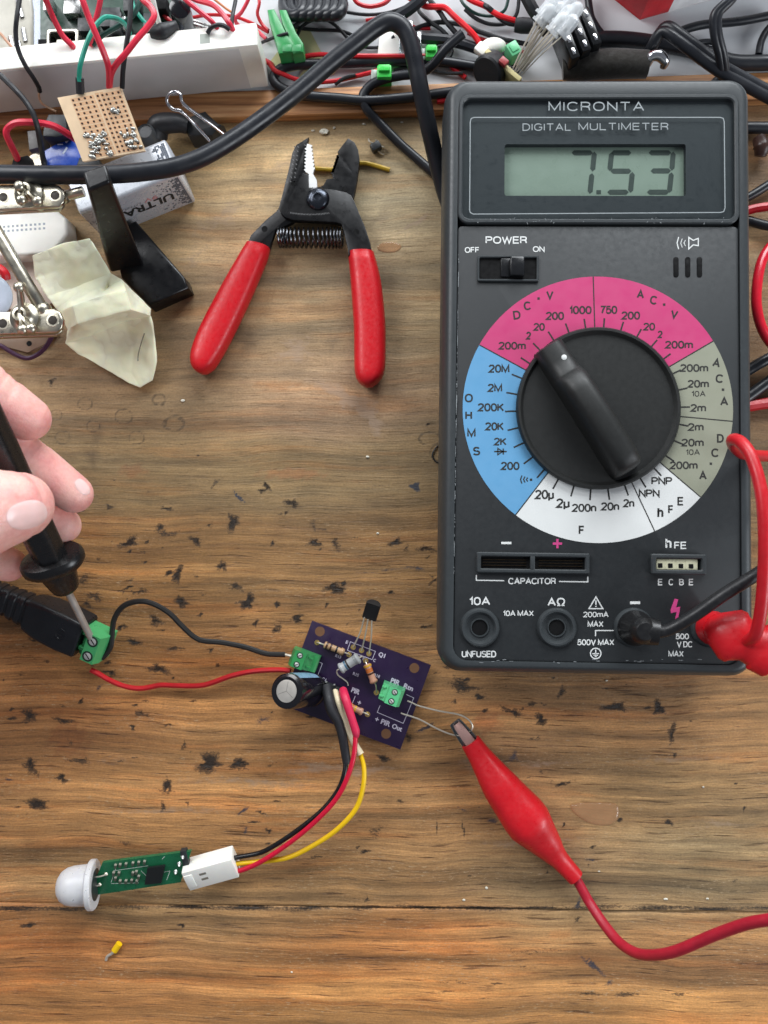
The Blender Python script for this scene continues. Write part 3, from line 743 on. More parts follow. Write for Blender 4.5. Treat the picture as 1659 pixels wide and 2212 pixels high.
def seg(x0, y0, x1, y1, w=25):
    a, b = Vector(zu(x0, y0)), Vector(zu(x1, y1)); d = (b - a).normalized(); nn = Vector((-d.y, d.x)) * (w * .4379 / 2); e = d * (w * .4379 / 2)
    pts = [a, a + e + nn, b - e + nn, b, b - e - nn, a + e - nn]
    mb.add([P(p.x, p.y, 32.56) for p in pts], [tuple(range(6))])
SEGS = [(690, 378, 795, 378), (803, 372, 793, 470), (791, 478, 780, 580), (812, 572, 834, 572),
        (885, 378, 985, 378), (888, 375, 878, 468), (882, 468, 985, 468), (990, 472, 980, 575), (866, 572, 972, 572),
        (1070, 378, 1182, 378), (1192, 372, 1184, 466), (1080, 467, 1180, 467), (1183, 474, 1172, 575), (1062, 572, 1170, 572)]
for s in SEGS:
    if s[0] == 812: bar_px(mb, *zu(812, 572), *zu(835, 572), 9, 32.56)
    else: seg(*s)
mb.build('digits', DIG, lcd)
mb = MB(); gq = [(q[0], q[1] + bcy) for q in rrect(PW / 2 - 1.55, bh - 1.55, 2.3, 6)]; mb.add([mc + mex * x + mey * y + V(0, 0, 35.75) for x, y in gq], [tuple(range(len(gq)))])
win = mb.build('display_window', glass_mat('clear_window', (235, 240, 240), .0, .03), meter)
# printing on the window frame
mb = MB(); WZ = 35.82
pts = [zu(190 + 20, 203), zu(1443 - 20, 203), zu(1438, 208), zu(1443, 225), zu(1447, 650), zu(1440, 668), zu(1425, 672), zu(205, 680), zu(190, 672), zu(187, 660), zu(190, 225), zu(195, 208)]
line_px(mb, pts, 2.0, WZ, 0, True)
stext(mb, 'MICRONTA', *zu(812, 149), 472 * .4379, 45 * .4379, WZ, 0, 0, .13, .26)
stext(mb, 'DIGITAL', *zu(568, 251), 240 * .4379, 36 * .4379, WZ, 0, 0, .13, .24)
stext(mb, 'MULTIMETER', *zu(946, 248), 444 * .4379, 36 * .4379, WZ, 0, 0, .13, .24)
mb.build('lettering', PRINTG, win, smooth=False)
# rubbed edges of the old case; left one includes its painted light glint
rw = random.Random(12); mb = MB()
for i in range(120):
    y = 500 + 760 * (rw.random() * .5 + .5 * (i * .618 % 1)); t = (y - 576) / 604; x = 990.5 - 9 * t + rw.uniform(-.6, .5)
    l = rw.uniform(.8, 4) if rw.random() < .8 else rw.uniform(4, 22); bar_px(mb, x, y, x - .015 * l, y + l, rw.uniform(.35, 1.25), 35.98 + i * .0004)
SCUFF_GLINT = mat('scuff_and_glint_plastic', (128, 132, 134), .6)
mb.build('edge_glint_scuffs', SCUFF_GLINT, meter, smooth=False); mb = MB()
for i in range(26):
    x, y = rw.uniform(1010, 1570), rw.uniform(469, 481); a = rw.uniform(-1, 1) * 4; bar_px(mb, x, y, x + rw.uniform(-3, 3), y + rw.uniform(1, 5), rw.uniform(.6, 1.3), 36.42 + i * .001)
mb.build('bezel_scuffs', SCUFF_GLINT, bez, smooth=False); mb = MB()
for i in range(22):
    x, y = rw.uniform(1000, 1590), rw.uniform(1424, 1432); bar_px(mb, x, y, x + rw.uniform(2, 9), y + rw.uniform(-1, 1), rw.uniform(.6, 1.4), 36.02 + i * .001)
mb.build('rim_scuffs', SCUFF_GLINT, meter, smooth=False)
# power switch
def zf(x, y): return ml(*zu(x, y))
mb = MB()
a0, a1 = zf(225, 884), zf(528, 1012)
cx, cy, hw, hh = (a0[0] + a1[0]) / 2, (a0[1] + a1[1]) / 2, (a1[0] - a0[0]) / 2, (a0[1] - a1[1]) / 2
mb.ring([(q[0] + cx, q[1] + cy) for q in rrect(hw, hh, .4, 3)], [(q[0] + cx, q[1] + cy) for q in rrect(hw - .7, hh - .7, .3, 3)], 35, 36.2, .2, MF)
psw = mb.build('power_switch', CASE, meter)
mb = MB(); mb.box(mc + mex * cx + mey * cy + V(0, 0, 35.35), (2 * hw - 1.2, 2 * hh - 1.2, .12), MF[1:]); mb.build('slot', HOLE, psw)
s0, s1 = zf(385, 893), zf(455, 993)
mb = MB(); mb.box(mc + mex * (s0[0] + s1[0]) / 2 + mey * (s0[1] + s1[1]) / 2 + V(0, 0, 36.4), (s1[0] - s0[0], (s0[1] - s1[1]) * .93, 2.6), MF[1:], .5)
mb.box(mc + mex * ((s0[0] + s1[0]) / 2 - 3.6) + mey * (s0[1] + s1[1]) / 2 + V(0, 0, 35.65), (3.0, (s0[1] - s1[1]) * .9, .6), MF[1:], .15)
mb.build('slider', BLKG, psw)
for x in (1208, 1266, 1324):
    q0, q1 = zu(x, 888), zu(x, 982)
    mb = MB(); c0, c1 = ml(*q0), ml(q1[0], q1[1] + 3)
    mb.slab([(q[0] + c0[0], q[1] + (c0[1] + c1[1]) / 2) for q in rrect(.85, (c0[1] - c1[1]) / 2, .8, 5)], 35.2, 35.42, .05, MF)
    mb.build('speaker_slot', HOLE, meter)
# dial ring
DC, DR = M(1290, 883, FZ), 292 * (M(1291, 883, FZ) - M(1290, 883, FZ)).length
def arc(r, a): return DC + V(math.cos(R(a)) * r, math.sin(R(a)) * r, 0)
SECT = [('pink', 30.2, 150.8, (184, 58, 108)), ('blue', 150.8, 232.3, (92, 148, 188)), ('white', 232.3, 318.6, (208, 210, 208)), ('olive', 318.6, 390.2, (136, 138, 121))]
mb = MB(); sm = []
for i, (nm, a0, a1, c) in enumerate(SECT):
    sm.append(mat('dial_' + nm, c, .5, vary=.03, vscale=.1)); n = 48; vs = []
    for k in range(n + 1):
        a = a0 + (a1 - a0) * k / n
        vs += [arc(DR * .55, a) + V(0, 0, .03), arc(DR, a) + V(0, 0, .03)]
    mb.add(vs, [(2 * k, 2 * k + 1, 2 * k + 3, 2 * k + 2) for k in range(n)], i)
dial = mb.build('dial_ring', sm, panel, smooth=False)
mb = MB(); LZ = .07
def rad(a, r0, r1, w):
    d = V(math.cos(R(a)), math.sin(R(a)), 0); nn = V(-d.y, d.x, 0) * (w / 2)
    mb.add([DC + d * r0 + nn + V(0, 0, LZ), DC + d * r1 + nn + V(0, 0, LZ), DC + d * r1 - nn + V(0, 0, LZ), DC + d * r0 - nn + V(0, 0, LZ)], [(0, 1, 2, 3)])
for a in (91, 30.2, -5.7, -41.4, -65.8, -127.7, 150.8): rad(a, DR * .6, DR * .999, .36)
for k in range(30): rad(12 * k + .8 + (.6 if 90 < 12 * k < 200 else 0), DR * .60, DR * .685, .52)
def za(x, y): return 932.6 + .4379 * x, 576 + .4379 * y
K = .4379; H = 40 * K
def lab(s, x, y, w, h=40, rot=0, off=.014): stext(mb, s, *za(x, y), w * K, h * K, FZ + LZ, rot, 0, .195 if h > 30 else .15)
for s, x, y, w, h, r in [('D', 420, 238, 36, 42, -8), ('C', 472, 193, 36, 42, -6), ('V', 583, 140, 36, 42, 0), ('A', 1030, 136, 36, 42, 4), ('C', 1095, 165, 36, 42, 8), ('V', 1197, 235, 36, 42, 10),
        ('O', 183, 648, 40, 42, 0), ('H', 182, 733, 34, 42, 0), ('M', 196, 820, 42, 42, 0), ('S', 221, 910, 36, 42, 0), ('A', 1405, 475, 38, 42, 12), ('C', 1420, 552, 38, 42, 5), ('A', 1443, 665, 40, 42, 0),
        ('D', 1424, 847, 34, 42, 0), ('C', 1398, 918, 38, 42, 0), ('A', 1338, 1030, 38, 42, 0), ('h', 1128, 1213, 30, 52, 0), ('F', 1180, 1198, 28, 42, 0), ('E', 1228, 1157, 32, 42, 0), ('F', 740, 1300, 30, 44, 0),
        ('200m', 397, 390, 135, 38, 0), ('2', 478, 340, 24, 38, 0), ('20', 530, 297, 56, 38, 0), ('200', 608, 243, 90, 40, 0), ('1000', 733, 214, 112, 40, 0), ('750', 873, 213, 85, 40, 0), ('200', 982, 241, 92, 40, 0), ('20', 1073, 296, 58, 38, 0),
        ('2', 1127, 334, 24, 36, 0), ('200m', 1220, 385, 138, 38, 0), ('20M', 332, 503, 103, 40, 0), ('2M', 312, 598, 72, 40, 0), ('200K', 292, 694, 130, 40, 0), ('20K', 310, 788, 92, 40, 0), ('2K', 338, 863, 63, 38, 0), ('200', 387, 983, 92, 40, 0),
        ('200m', 1295, 500, 138, 38, 0), ('20m', 1315, 578, 105, 38, 0), ('10A', 1316, 627, 70, 28, 0), ('2m', 1315, 697, 77, 38, 0), ('2m', 1303, 791, 77, 38, 0), ('20m', 1287, 868, 110, 38, 0), ('10A', 1288, 915, 70, 28, 0), ('200m', 1243, 980, 138, 38, 0),
        ('PNP', 1135, 1057, 103, 38, 0), ('NPN', 1073, 1118, 103, 38, 0), ('20\u00b5', 557, 1124, 95, 46, 0), ('2\u00b5', 648, 1167, 68, 46, 0), ('200n', 752, 1190, 120, 40, 0), ('20n', 880, 1183, 90, 40, 0), ('2n', 972, 1167, 55, 40, 0)]:
    lab(s, x, y, w, h, r, .006 if h < 30 else .014)
for x, y in ((527, 157), (1147, 187), (1437, 607), (1377, 972)): bar_px(mb, *za(x - 6, y), *za(x + 6, y), 12 * K, FZ + LZ)
# diode and buzzer symbols
bar_px(mb, *za(308, 912), *za(370, 912), 3, FZ + LZ); bar_px(mb, *za(353, 897), *za(353, 927), 3, FZ + LZ)
line_px(mb, [za(326, 896), za(326, 928), za(350, 912)], 2.4, FZ + LZ, 0, True)
for x, h in ((440, 20), (455, 15), (469, 10)): line_px(mb, [za(x + 5, 1050 - h), za(x - 2, 1050), za(x + 5, 1050 + h)], 2.6, FZ + LZ)
bar_px(mb, *za(484, 1051), *za(496, 1051), 5, FZ + LZ)
mb.build('lettering', PRINTK, dial, smooth=False)
# knob
KC = V(DC.x, DC.y, 0); KR = DR * .605
KN = mat('knob_plastic', (30, 31, 30), .48, vary=.03, rvar=.04, bump=.004, bscale=5)
mb = MB()
mb.lathe(KC, (0, 0, 1), [(KR * .99, 35.2), (KR, 35.6), (KR, 37.2), (KR - .5, 37.9), (KR - 1.2, 37.9), (KR - 1.9, 37.0), (KR - 2.2, 36.6), (0, 36.6)], 72)
knob = mb.build('rotary_knob', KN, meter)
k0, k1 = P(*za(632, 425), 46), P(*za(985, 985), 46)
kd = V(k1.x - k0.x, k1.y - k0.y, 0); kl = kd.length; kd.normalize(); kn = V(-kd.y, kd.x, 0)
kc0 = V((k0.x + k1.x) / 2, (k0.y + k1.y) / 2, 0)
def grip(t, hw, top, e=.5):    # cross-section of the pointer handle
    pr = [(-hw - .7, 36.4), (-hw - .35, top - 3.2), (-hw * .86, top - 1.3), (-hw * .62, top - .35), (-hw * .3, top), (hw * .3, top), (hw * .62, top - .35), (hw * .86, top - 1.3), (hw + .35, top - 3.2), (hw + .7, 36.4)]
    return [kc0 + kd * t + kn * u + V(0, 0, z) for u, z in pr]
hl = kl / 2
mb = MB()
mb.loft([grip(-hl - 4.8, 4.0, 40.2), grip(-hl - 4.2, 4.4, 42.2), grip(-hl + 1, 4.5, 42.8), grip(-hl + 6.0, 4.5, 43.4), grip(-hl + 6.6, 4.5, 44.2), grip(-hl + 9, 4.4, 46.6), grip(-hl + 13, 4.4, 47.6), grip(0, 4.4, 48.2), grip(hl - 4, 4.4, 48.0), grip(hl - 1, 4.3, 47.2), grip(hl + .6, 4.0, 45.0), grip(hl + 1.4, 3.6, 40)])
ph = mb.build('pointer_handle', KN, knob, angle=50)
wd = P(*za(653, 447), 42.9)
mb = MB(); mb.lathe(V(wd.x, wd.y, 42.7), (0, 0, 1), [(.85, 0), (.85, .3), (.4, .45), (0, .45)], 14); mb.build('pointer_dot', PRINTW, ph)
# sockets at the bottom
def zj(x, y): return 932.6 + .4379 * x, 1124.7 + .4379 * y
def mj(x, y): return ml(*zj(x, y))
def rect_ring(mb, x0, y0, x1, y1, t, z0, z1, b):
    p, q = mj(x0, y0), mj(x1, y1); cx, cy, hw, hh = (p[0] + q[0]) / 2, (p[1] + q[1]) / 2, (q[0] - p[0]) / 2, (p[1] - q[1]) / 2
    mb.ring([(u[0] + cx, u[1] + cy) for u in rrect(hw, hh, .5, 3)], [(u[0] + cx, u[1] + cy) for u in rrect(hw - t, hh - t, .3, 3)], z0, z1, b, MF)
    return cx, cy, hw, hh
mb = MB(); cx, cy, hw, hh = rect_ring(mb, 221, 154, 776, 264, 1.35, 35, 36.9, .35)
mb.box(mc + mex * (cx - .1) + mey * cy + V(0, 0, 36.0), (1.5, 2 * hh - 1.4, 1.7), MF[1:], .25)
cs = mb.build('capacitor_socket', CASE, meter)
mb = MB(); mb.box(mc + mex * cx + mey * cy + V(0, 0, 35.35), (2 * hw - 2.4, 2 * hh - 2.4, .2), MF[1:]); mb.build('recess', HOLE, cs)
CON = mat('contact_metal', (70, 58, 44), .4, 1.0)
for s in (-1, 1):
    mb = MB()
    for dy in (-.9, 0, .9): mb.box(mc + mex * (cx + s * hw * .5) + mey * (cy + dy) + V(0, 0, 35.6), (hw * .78, .18, .5), MF[1:])
    mb.build('contact_spring', CON, cs)
mb = MB(); cx, cy, hw, hh = rect_ring(mb, 1078, 163, 1349, 268, 1.5, 35, 37.4, .4)
ts = mb.build('transistor_socket', CASE, meter)
mb = MB(); p, q = mj(1106, 188), mj(1310, 243)
mb.box(mc + mex * (p[0] + q[0]) / 2 + mey * (p[1] + q[1]) / 2 + V(0, 0, 35.8), (q[0] - p[0], p[1] - q[1], 1.2), MF[1:], .15)
for x in (1165, 1216, 1262):
    u = mj(x - 12, 216); mb.box(mc + mex * u[0] + mey * u[1] + V(0, 0, 36.43), (.12, p[1] - q[1] - .4, .06), MF[1:])
tin = mb.build('socket_insert', mat('cream_plastic', (190, 188, 160), .5), ts)
for x, y in ((1125, 221), (1175, 222), (1227, 224), (1277, 225)):
    mb = MB(); u = mj(x, y); mb.slab([(a + u[0], b + u[1]) for a, b in rrect(.72, .72, .2, 3)], 36.3, 36.47, 0, MF); mb.build('pin_hole', HOLE, tin)
JACKS = []
for x in (237, 617, 998, 1378):
    u = mj(x, 528); c = mc + mex * u[0] + mey * u[1]; JACKS.append(c)
    mb = MB(); mb.lathe(c, (0, 0, 1), [(6.3, 35), (6.2, 36.2), (5.6, 36.9), (5.0, 36.9), (4.5, 36.3), (4.2, 35.6), (3.1, 35.5), (2.9, 36.0), (2.6, 36.0), (2.5, 35.42), (0, 35.41)], 40, 0)
    jk = mb.build('input_jack', CASE, meter)
    mb = MB(); mb.lathe(c, (0, 0, 1), [(2.45, 35.40), (2.45, 35.48), (0, 35.48)], 24); mb.build('jack_hole', HOLE, jk)
# white printing on the panel
mb = MB()
def lu(s, x, y, w, h, off=.010): stext(mb, s, *zu(x, y), w * K, h * K, FZ, 0, 0, .175)
mbs = mb; mb = MB(); lu('POWER', 368, 808, 205, 36); lu('OFF', 199, 857, 72, 28); lu('ON', 528, 853, 58, 28); mb.build('switch_lettering', PRINTW, panel, smooth=False); mb = MB()
def lj(s, x, y, w, h, off=.008): stext(mb, s, *zj(x, y), w * K, h * K, FZ, 0, 0, .175)
line_px(mb, [zu(1268, 795), zu(1290, 810), zu(1315, 800), zu(1315, 836), zu(1290, 832), zu(1268, 852)], 2.4, FZ, 0, True)
for x, h in ((1212, 30), (1230, 22), (1246, 15)): line_px(mb, [zu(x + 6, 823 - h), zu(x - 2, 823), zu(x + 6, 823 + h)], 2.2 if x < 1225 else 1.5, FZ)
mb.build('speaker_symbol', PRINTW, panel, smooth=False); mb = mbs
bar_px(mb, *zj(343, 110), *zj(393, 110), 5, FZ); bar_px(mb, *zj(978, 405), *zj(1028, 405), 6, FZ)
line_px(mb, [zj(220, 268), zj(220, 294), zj(357, 296)], 2.4, FZ); line_px(mb, [zj(628, 300), zj(770, 302), zj(770, 276)], 2.4, FZ)
lj('CAPACITOR', 495, 298, 235, 31); lj('h', 1168, 112, 30, 52, .012); lj('FE', 1227, 122, 62, 36)
for s, x in (('E', 1128), ('C', 1180), ('B', 1232), ('E', 1280)): lj(s, x, 303, 24, 32)
lj('10A', 236, 397, 105, 40, .014); lj('A\u03a9', 615, 401, 88, 40); lj('10A MAX', 427, 457, 152, 27); lj('200mA', 810, 463, 125, 27); lj('MAX', 808, 510, 78, 29); lj('500V MAX', 809, 600, 182, 29)
lj('V DC', 1248, 610, 78, 30); lj('MAX', 1205, 657, 75, 29); lj('UNFUSED', 233, 658, 170, 32); lj('500', 1236, 571, 66, 28)
line_px(mb, [zj(900, 542), zj(808, 542), zj(808, 570)], 2.4, FZ); line_px(mb, [zj(776, 434), zj(810, 376), zj(844, 434)], 2.6, FZ, 0, True)
bar_px(mb, *zj(810, 393), *zj(810, 415), 3, FZ); bar_px(mb, *zj(810, 420), *zj(810, 425), 3.4, FZ)
line_px(mb, [zj(809 + 26 * math.cos(a * .3142), 655 + 26 * math.sin(a * .3142)) for a in range(20)], 2.2, FZ, 0, True)
bar_px(mb, *zj(809, 636), *zj(809, 656), 2.2, FZ)
for y, w in ((656, 17), (664, 11), (671, 5)): bar_px(mb, *zj(809 - w, y), *zj(809 + w, y), 2.0, FZ)
mb.build('lettering', PRINTW, panel, smooth=False)
mb = MB()
bar_px(mb, *zj(597, 113), *zj(643, 113), 5, FZ); bar_px(mb, *zj(620, 90), *zj(620, 136), 5, FZ + .02)
mb.build('plus_symbol', PRINTM, panel, smooth=False); mb = MB()
bolt = [zj(1198, 385), zj(1216, 388), zj(1206, 428), zj(1226, 424), zj(1222, 450), zj(1214, 488), zj(1200, 488), zj(1208, 450), zj(1180, 456), zj(1178, 440)]
mb.add([P(x, y, FZ) for x, y in bolt], [(0, 1, 2, 9), (9, 2, 7, 8), (2, 3, 4, 7), (7, 4, 5, 6)])
mb.build('voltage_symbol', PRINTM, panel, smooth=False)

# ------------------------------------------------------------------ test lead plugs
def dz(x, y): return 1316.7 + .2063 * x, 1152 + .2063 * y
bj, rj = JACKS[2], JACKS[3]
lead = thing('test_lead', 'black test lead plugged into the minus jack of the multimeter, leaving to the right', 'test lead', V(bj.x, bj.y, 36.9))
PLK = mat('black_plug', (22, 22, 23), .36, vary=.1)
mb = MB(); mb.lathe(V(bj.x, bj.y, 0), (0, 0, 1), [(5.4, 36.95), (5.6, 38), (5.2, 40), (4.6, 42.5), (4.3, 45.5), (3.8, 47.6), (2.6, 48.8), (0, 49)], 32)
e0 = P(*dz(520, 1040), 45.5)
mb.tube([V(bj.x, bj.y, 44.5), (V(bj.x, bj.y, 44.5) + e0) / 2, e0], [4.3, 4.2, 3.9], 16)
mb.build('plug', PLK, lead)
mb = MB(); mb.tube([P(*dz(480, 1040), 46), P(*dz(640, 1000), 47), P(*dz(900, 850), 50), P(*dz(1200, 640), 53), P(*dz(1600, 390), 54), P(1700, 1190, 52), P(1790, 1120, 44)], 1.95, 12); mb.build('cable', mat('black_lead', (26, 26, 28), .42), lead)
lead = thing('test_lead', 'red test lead in the multimeter, its wire curling up over the meter edge', 'test lead', V(rj.x, rj.y, 36.9))
e0 = P(*dz(1420, 1130), 46); a0 = V(rj.x, rj.y, 44)
dirr = (e0 - a0).normalized(); sidr = V(-dirr.y, dirr.x, 0).normalized()
mb = MB()
def pr(t, w, h): return [a0 + dirr * t + sidr * (w * math.cos(2 * math.pi * k / 24)) + V(0, 0, 1) * (h * math.sin(2 * math.pi * k / 24)) for k in range(24)]
mb.loft([pr(-4.6, .8, 1.0), pr(-4.2, 2.4, 2.4), pr(-1.5, 5.2, 3.8), pr(2.8, 8.2, 4.6), pr(4.6, 8.3, 4.6), pr(5.2, 7.6, 4.5), pr(8.2, 6.0, 4.2), pr(10.6, 6.4, 4.3), pr(11.2, 7.4, 4.4), pr(15.5, 7.6, 4.4), pr(16.2, 7.0, 4.3), pr(17.2, 4.2, 3.4)])
mb.lathe(V(rj.x, rj.y, 0), (0, 0, 1), [(5.2, 36.95), (5.4, 38.5), (4.8, 42.5)], 24)
mb.build('plug', RED, lead)
mb = MB(); mb.tube([P(*dz(1440, 1130), 49.5), P(1633, 1368, 54), P(1646, 1300, 58), P(1652, 1200, 61), P(1650, 1110, 62), P(1641, 1045, 61), P(1622, 985, 58.5), P(1600, 955, 55), P(1583, 950, 50.5), P(1586, 963, 45), P(1606, 980, 40), P(1650, 985, 32), P(1720, 985, 20)], 1.85, 12); mb.build('cable', REDW, lead)
# ------------------------------------------------------------------ purple circuit board
BT = 3.8
A_, B_, C_ = P(674, 1341, BT), P(931, 1437, BT), P(858, 1617, BT)
bu = (B_ - A_).normalized(); bv = V(bu.y, -bu.x, 0)      # u to the right along the board, v towards the viewer
BW, BH = (B_ - A_).length, (C_ - B_).dot(bv)
def bq(x, y, z=BT):
    q = P(x, y, z) - A_; return (q.dot(bu), q.dot(bv))
def bw(u, v, z): return A_ + bu * u + bv * v + V(0, 0, z - BT)
pcb = thing('circuit_board', 'small purple circuit board with resistors, a black transistor and two green screw terminals', 'circuit board', bw(BW / 2, BH / 2, 0))
PUR = mat('purple_mask', (36, 21, 52), .34, vary=.12, vscale=.1, coat=.3)
COP = mat('bare_board', (120, 78, 44), .6)
mb = MB(); mb.slab([(A_ + bu * u + bv * v)[:2] for u, v in ((0, 0), (0, BH), (BW, BH), (BW, 0))], BT - 1.6, BT, .08)
board = mb.build('board', PUR, pcb)
for x, y in ((691, 1364), (895, 1443), (834, 1585)):
    p = P(x, y, BT); mb = MB(); mb.lathe(V(p.x, p.y, 0), (0, 0, 1), [(1.75, BT), (1.75, BT + .03), (0, BT + .03)], 28); mb.build('mounting_hole', mat('hole_wood', (104, 72, 48), .6), board)
GOLD = mat('gold_pad', (206, 178, 110), .3, .8)
def pad(x, y, parent, r=.95):
    p = P(x, y, BT); mb = MB(); mb.lathe(V(p.x, p.y, 0), (0, 0, 1), [(r, BT), (r, BT + .06), (r * .5, BT + .06), (r * .48, BT + .03), (0, BT + .03)], 18); mb.build('solder_pad', GOLD, parent)
for x, y in ((685, 1388), (763, 1398), (781, 1405), (797, 1412), (790, 1427), (754, 1414), (813, 1496), (794, 1543)): pad(x, y, board)
# silk screen
mb = MB(); SZ = BT + .05
def silk(pts, w=1.4, cl=False): line_px(mb, [zp(*p) for p in pts], w, SZ, 0, cl)
def st(s, x, y, w, h, off=.006): text_px(mb, s, *zp(x, y), w * .2976, h * .2976, SZ, 20.5, 0, off)
silk([(700, 418), (882, 487), (858, 547), (678, 480)], 1.4, True)
silk([(430, 545), (497, 575), (452, 688)]); silk([(1105, 800), (1160, 825), (1084, 1010), (895, 930), (915, 880)])
silk([(735, 812), (712, 870)])
st('Q1', 928, 516, 50, 40); st('E', 675, 421, 17, 24); st('B', 797, 540, 16, 22); st('C', 875, 553, 18, 24); st('R15', 740, 655, 46, 24); st('R18', 893, 664, 44, 24); st('R13', 612, 524, 44, 22)
st('PIR', 1026, 708, 68, 38); st('Rtn', 1122, 748, 72, 38); st('+', 893, 980, 28, 28); st('PIR', 956, 1006, 70, 38); st('Out', 1040, 1040, 78, 38); st('PIR', 738, 775, 62, 38); st('+', 765, 860, 28, 28); st('C1', 507, 690, 34, 24)
mb.build('lettering', mat('silk_print', (176, 170, 186), .6), board, smooth=False)
def resistor(x0, y0, x1, y1, r, z, col, bands, lead_pts, label=None):
    a, b = P(x0, y0, z), P(x1, y1, z); d = (b - a); Ln = d.length; d.normalize()
    prof = [(.25, 0), (r * .8, .12), (r * 1.05, .5), (r * 1.08, 1.0), (r * .9, 1.5), (r * .88, Ln - 1.5), (r * 1.08, Ln - 1.0), (r * 1.05, Ln - .5), (r * .8, Ln - .12), (.25, Ln)]
    mb = MB(); mb.lathe(a, d, prof, 20); rs = mb.build('resistor', col, pcb)
    if label: rs['label'] = label
    for t, c in bands:
        mb = MB(); h = t * Ln; rr = r * (1.1 if (h < 1.3 or h > Ln - 1.3) else .92)
        mb.lathe(a, d, [(rr * .9, h - .33), (rr, h - .3), (rr, h + .3), (rr * .9, h + .33)], 20); mb.build('color_band', c, rs)
    for pts in lead_pts:
        mb = MB(); mb.tube([P(*q) for q in pts], .27, 8); mb.build('lead', TIN, rs)
TAN = mat('resistor_tan', (176, 142, 106), .4); GRY = mat('resistor_grey', (150, 152, 152), .4); PNK = mat('resistor_pink', (178, 132, 108), .4)
BB, BK, BO, BY, BBL = mat('band_brown', (64, 38, 26), .4), mat('band_black', (26, 24, 24), .4), mat('band_orange', (186, 100, 34), .4), mat('band_yellow', (196, 150, 40), .4), mat('band_blue', (60, 92, 112), .4)
resistor(700, 1392, 744, 1410, 1.25, 5.4, TAN, [(.14, BB), (.34, BB), (.62, BK), (.85, TAN)], [[(685, 1388, 3.9), (690, 1389, 5.3), (701, 1393, 5.4)], [(743, 1409, 5.4), (750, 1412, 5.2), (754, 1414, 3.8)]], 'tan resistor with brown bands')
resistor(733, 1446, 776, 1420, 1.85, 9.0, GRY, [(.33, BBL), (.42, BK), (.78, mat('band_grey', (120, 124, 124), .4))], [[(735, 1444, 9), (728, 1449, 8.4), (730, 1458, 7), (742, 1467, 5.4), (750, 1474, 4.4), (752, 1481, 3.8)], [(774, 1421, 9), (782, 1418, 7), (784, 1420, 3.8)]], 'thick pale grey resistor')
resistor(792, 1434, 809, 1476, 1.35, 6.6, PNK, [(.10, BY), (.28, BO), (.38, BO), (.50, BB)], [[(792, 1435, 6.6), (790, 1430, 6), (790, 1427, 3.8)], [(809, 1475, 6.6), (812, 1482, 6.2), (813, 1496, 3.8)]], 'orange and pink banded resistor')
resistor(752, 1524, 784, 1539, 1.25, 5.4, PNK, [(.15, BO), (.30, BO), (.48, BY)], [[(753, 1525, 5.4), (748, 1522, 3.8)], [(783, 1538, 5.4), (790, 1541, 5.0), (795, 1544, 3.8)]], 'resistor half hidden behind the red and white sleeves')
# transistor
tr = MB()
ta, tb, tcn, tdn = P(791, 1301, 12.5), P(822, 1311, 12.5), P(812, 1344, 9.5), P(781, 1333, 9.5)
tx = (tb - ta).normalized(); ty = ((ta + tb) / 2 - (tcn + tdn) / 2).normalized(); tx = (tx - ty * tx.dot(ty)).normalized(); tz = tx.cross(ty)
tcen = (ta + tb + tcn + tdn) / 4; tw, th = (tb - ta).length / 2, ((ta + tb) / 2 - (tcn + tdn) / 2).length / 2
prof = [(-tw * .92, 0), (tw * .92, 0)] + [(tw * math.cos(R(a)), -.8 - tw * .95 * math.sin(R(a))) for a in range(0, 181, 15)]
mb = MB(); mb.loft([[tcen + tx * (x * s_) + tz * z + ty * h for x, z in prof] for h, s_ in ((-th, .94), (-th + .15, 1), (th - .15, 1), (th, .94))])
tbod = mb.build('transistor', mat('transistor_black', (26, 26, 27), .5, vary=.1), pcb)
for x0, y0, x1, y1, m0, m1 in ((787, 1334, 763, 1398, 778, 1366), (795, 1338, 781, 1405, 789, 1372), (803, 1341, 797, 1412, 802, 1376)):
    mb = MB(); mb.tube([P(x0, y0, 10), P(m0, m1, 7.6), P(x1, y1, 3.7)], .26, 8); mb.build('leg', TIN, tbod)
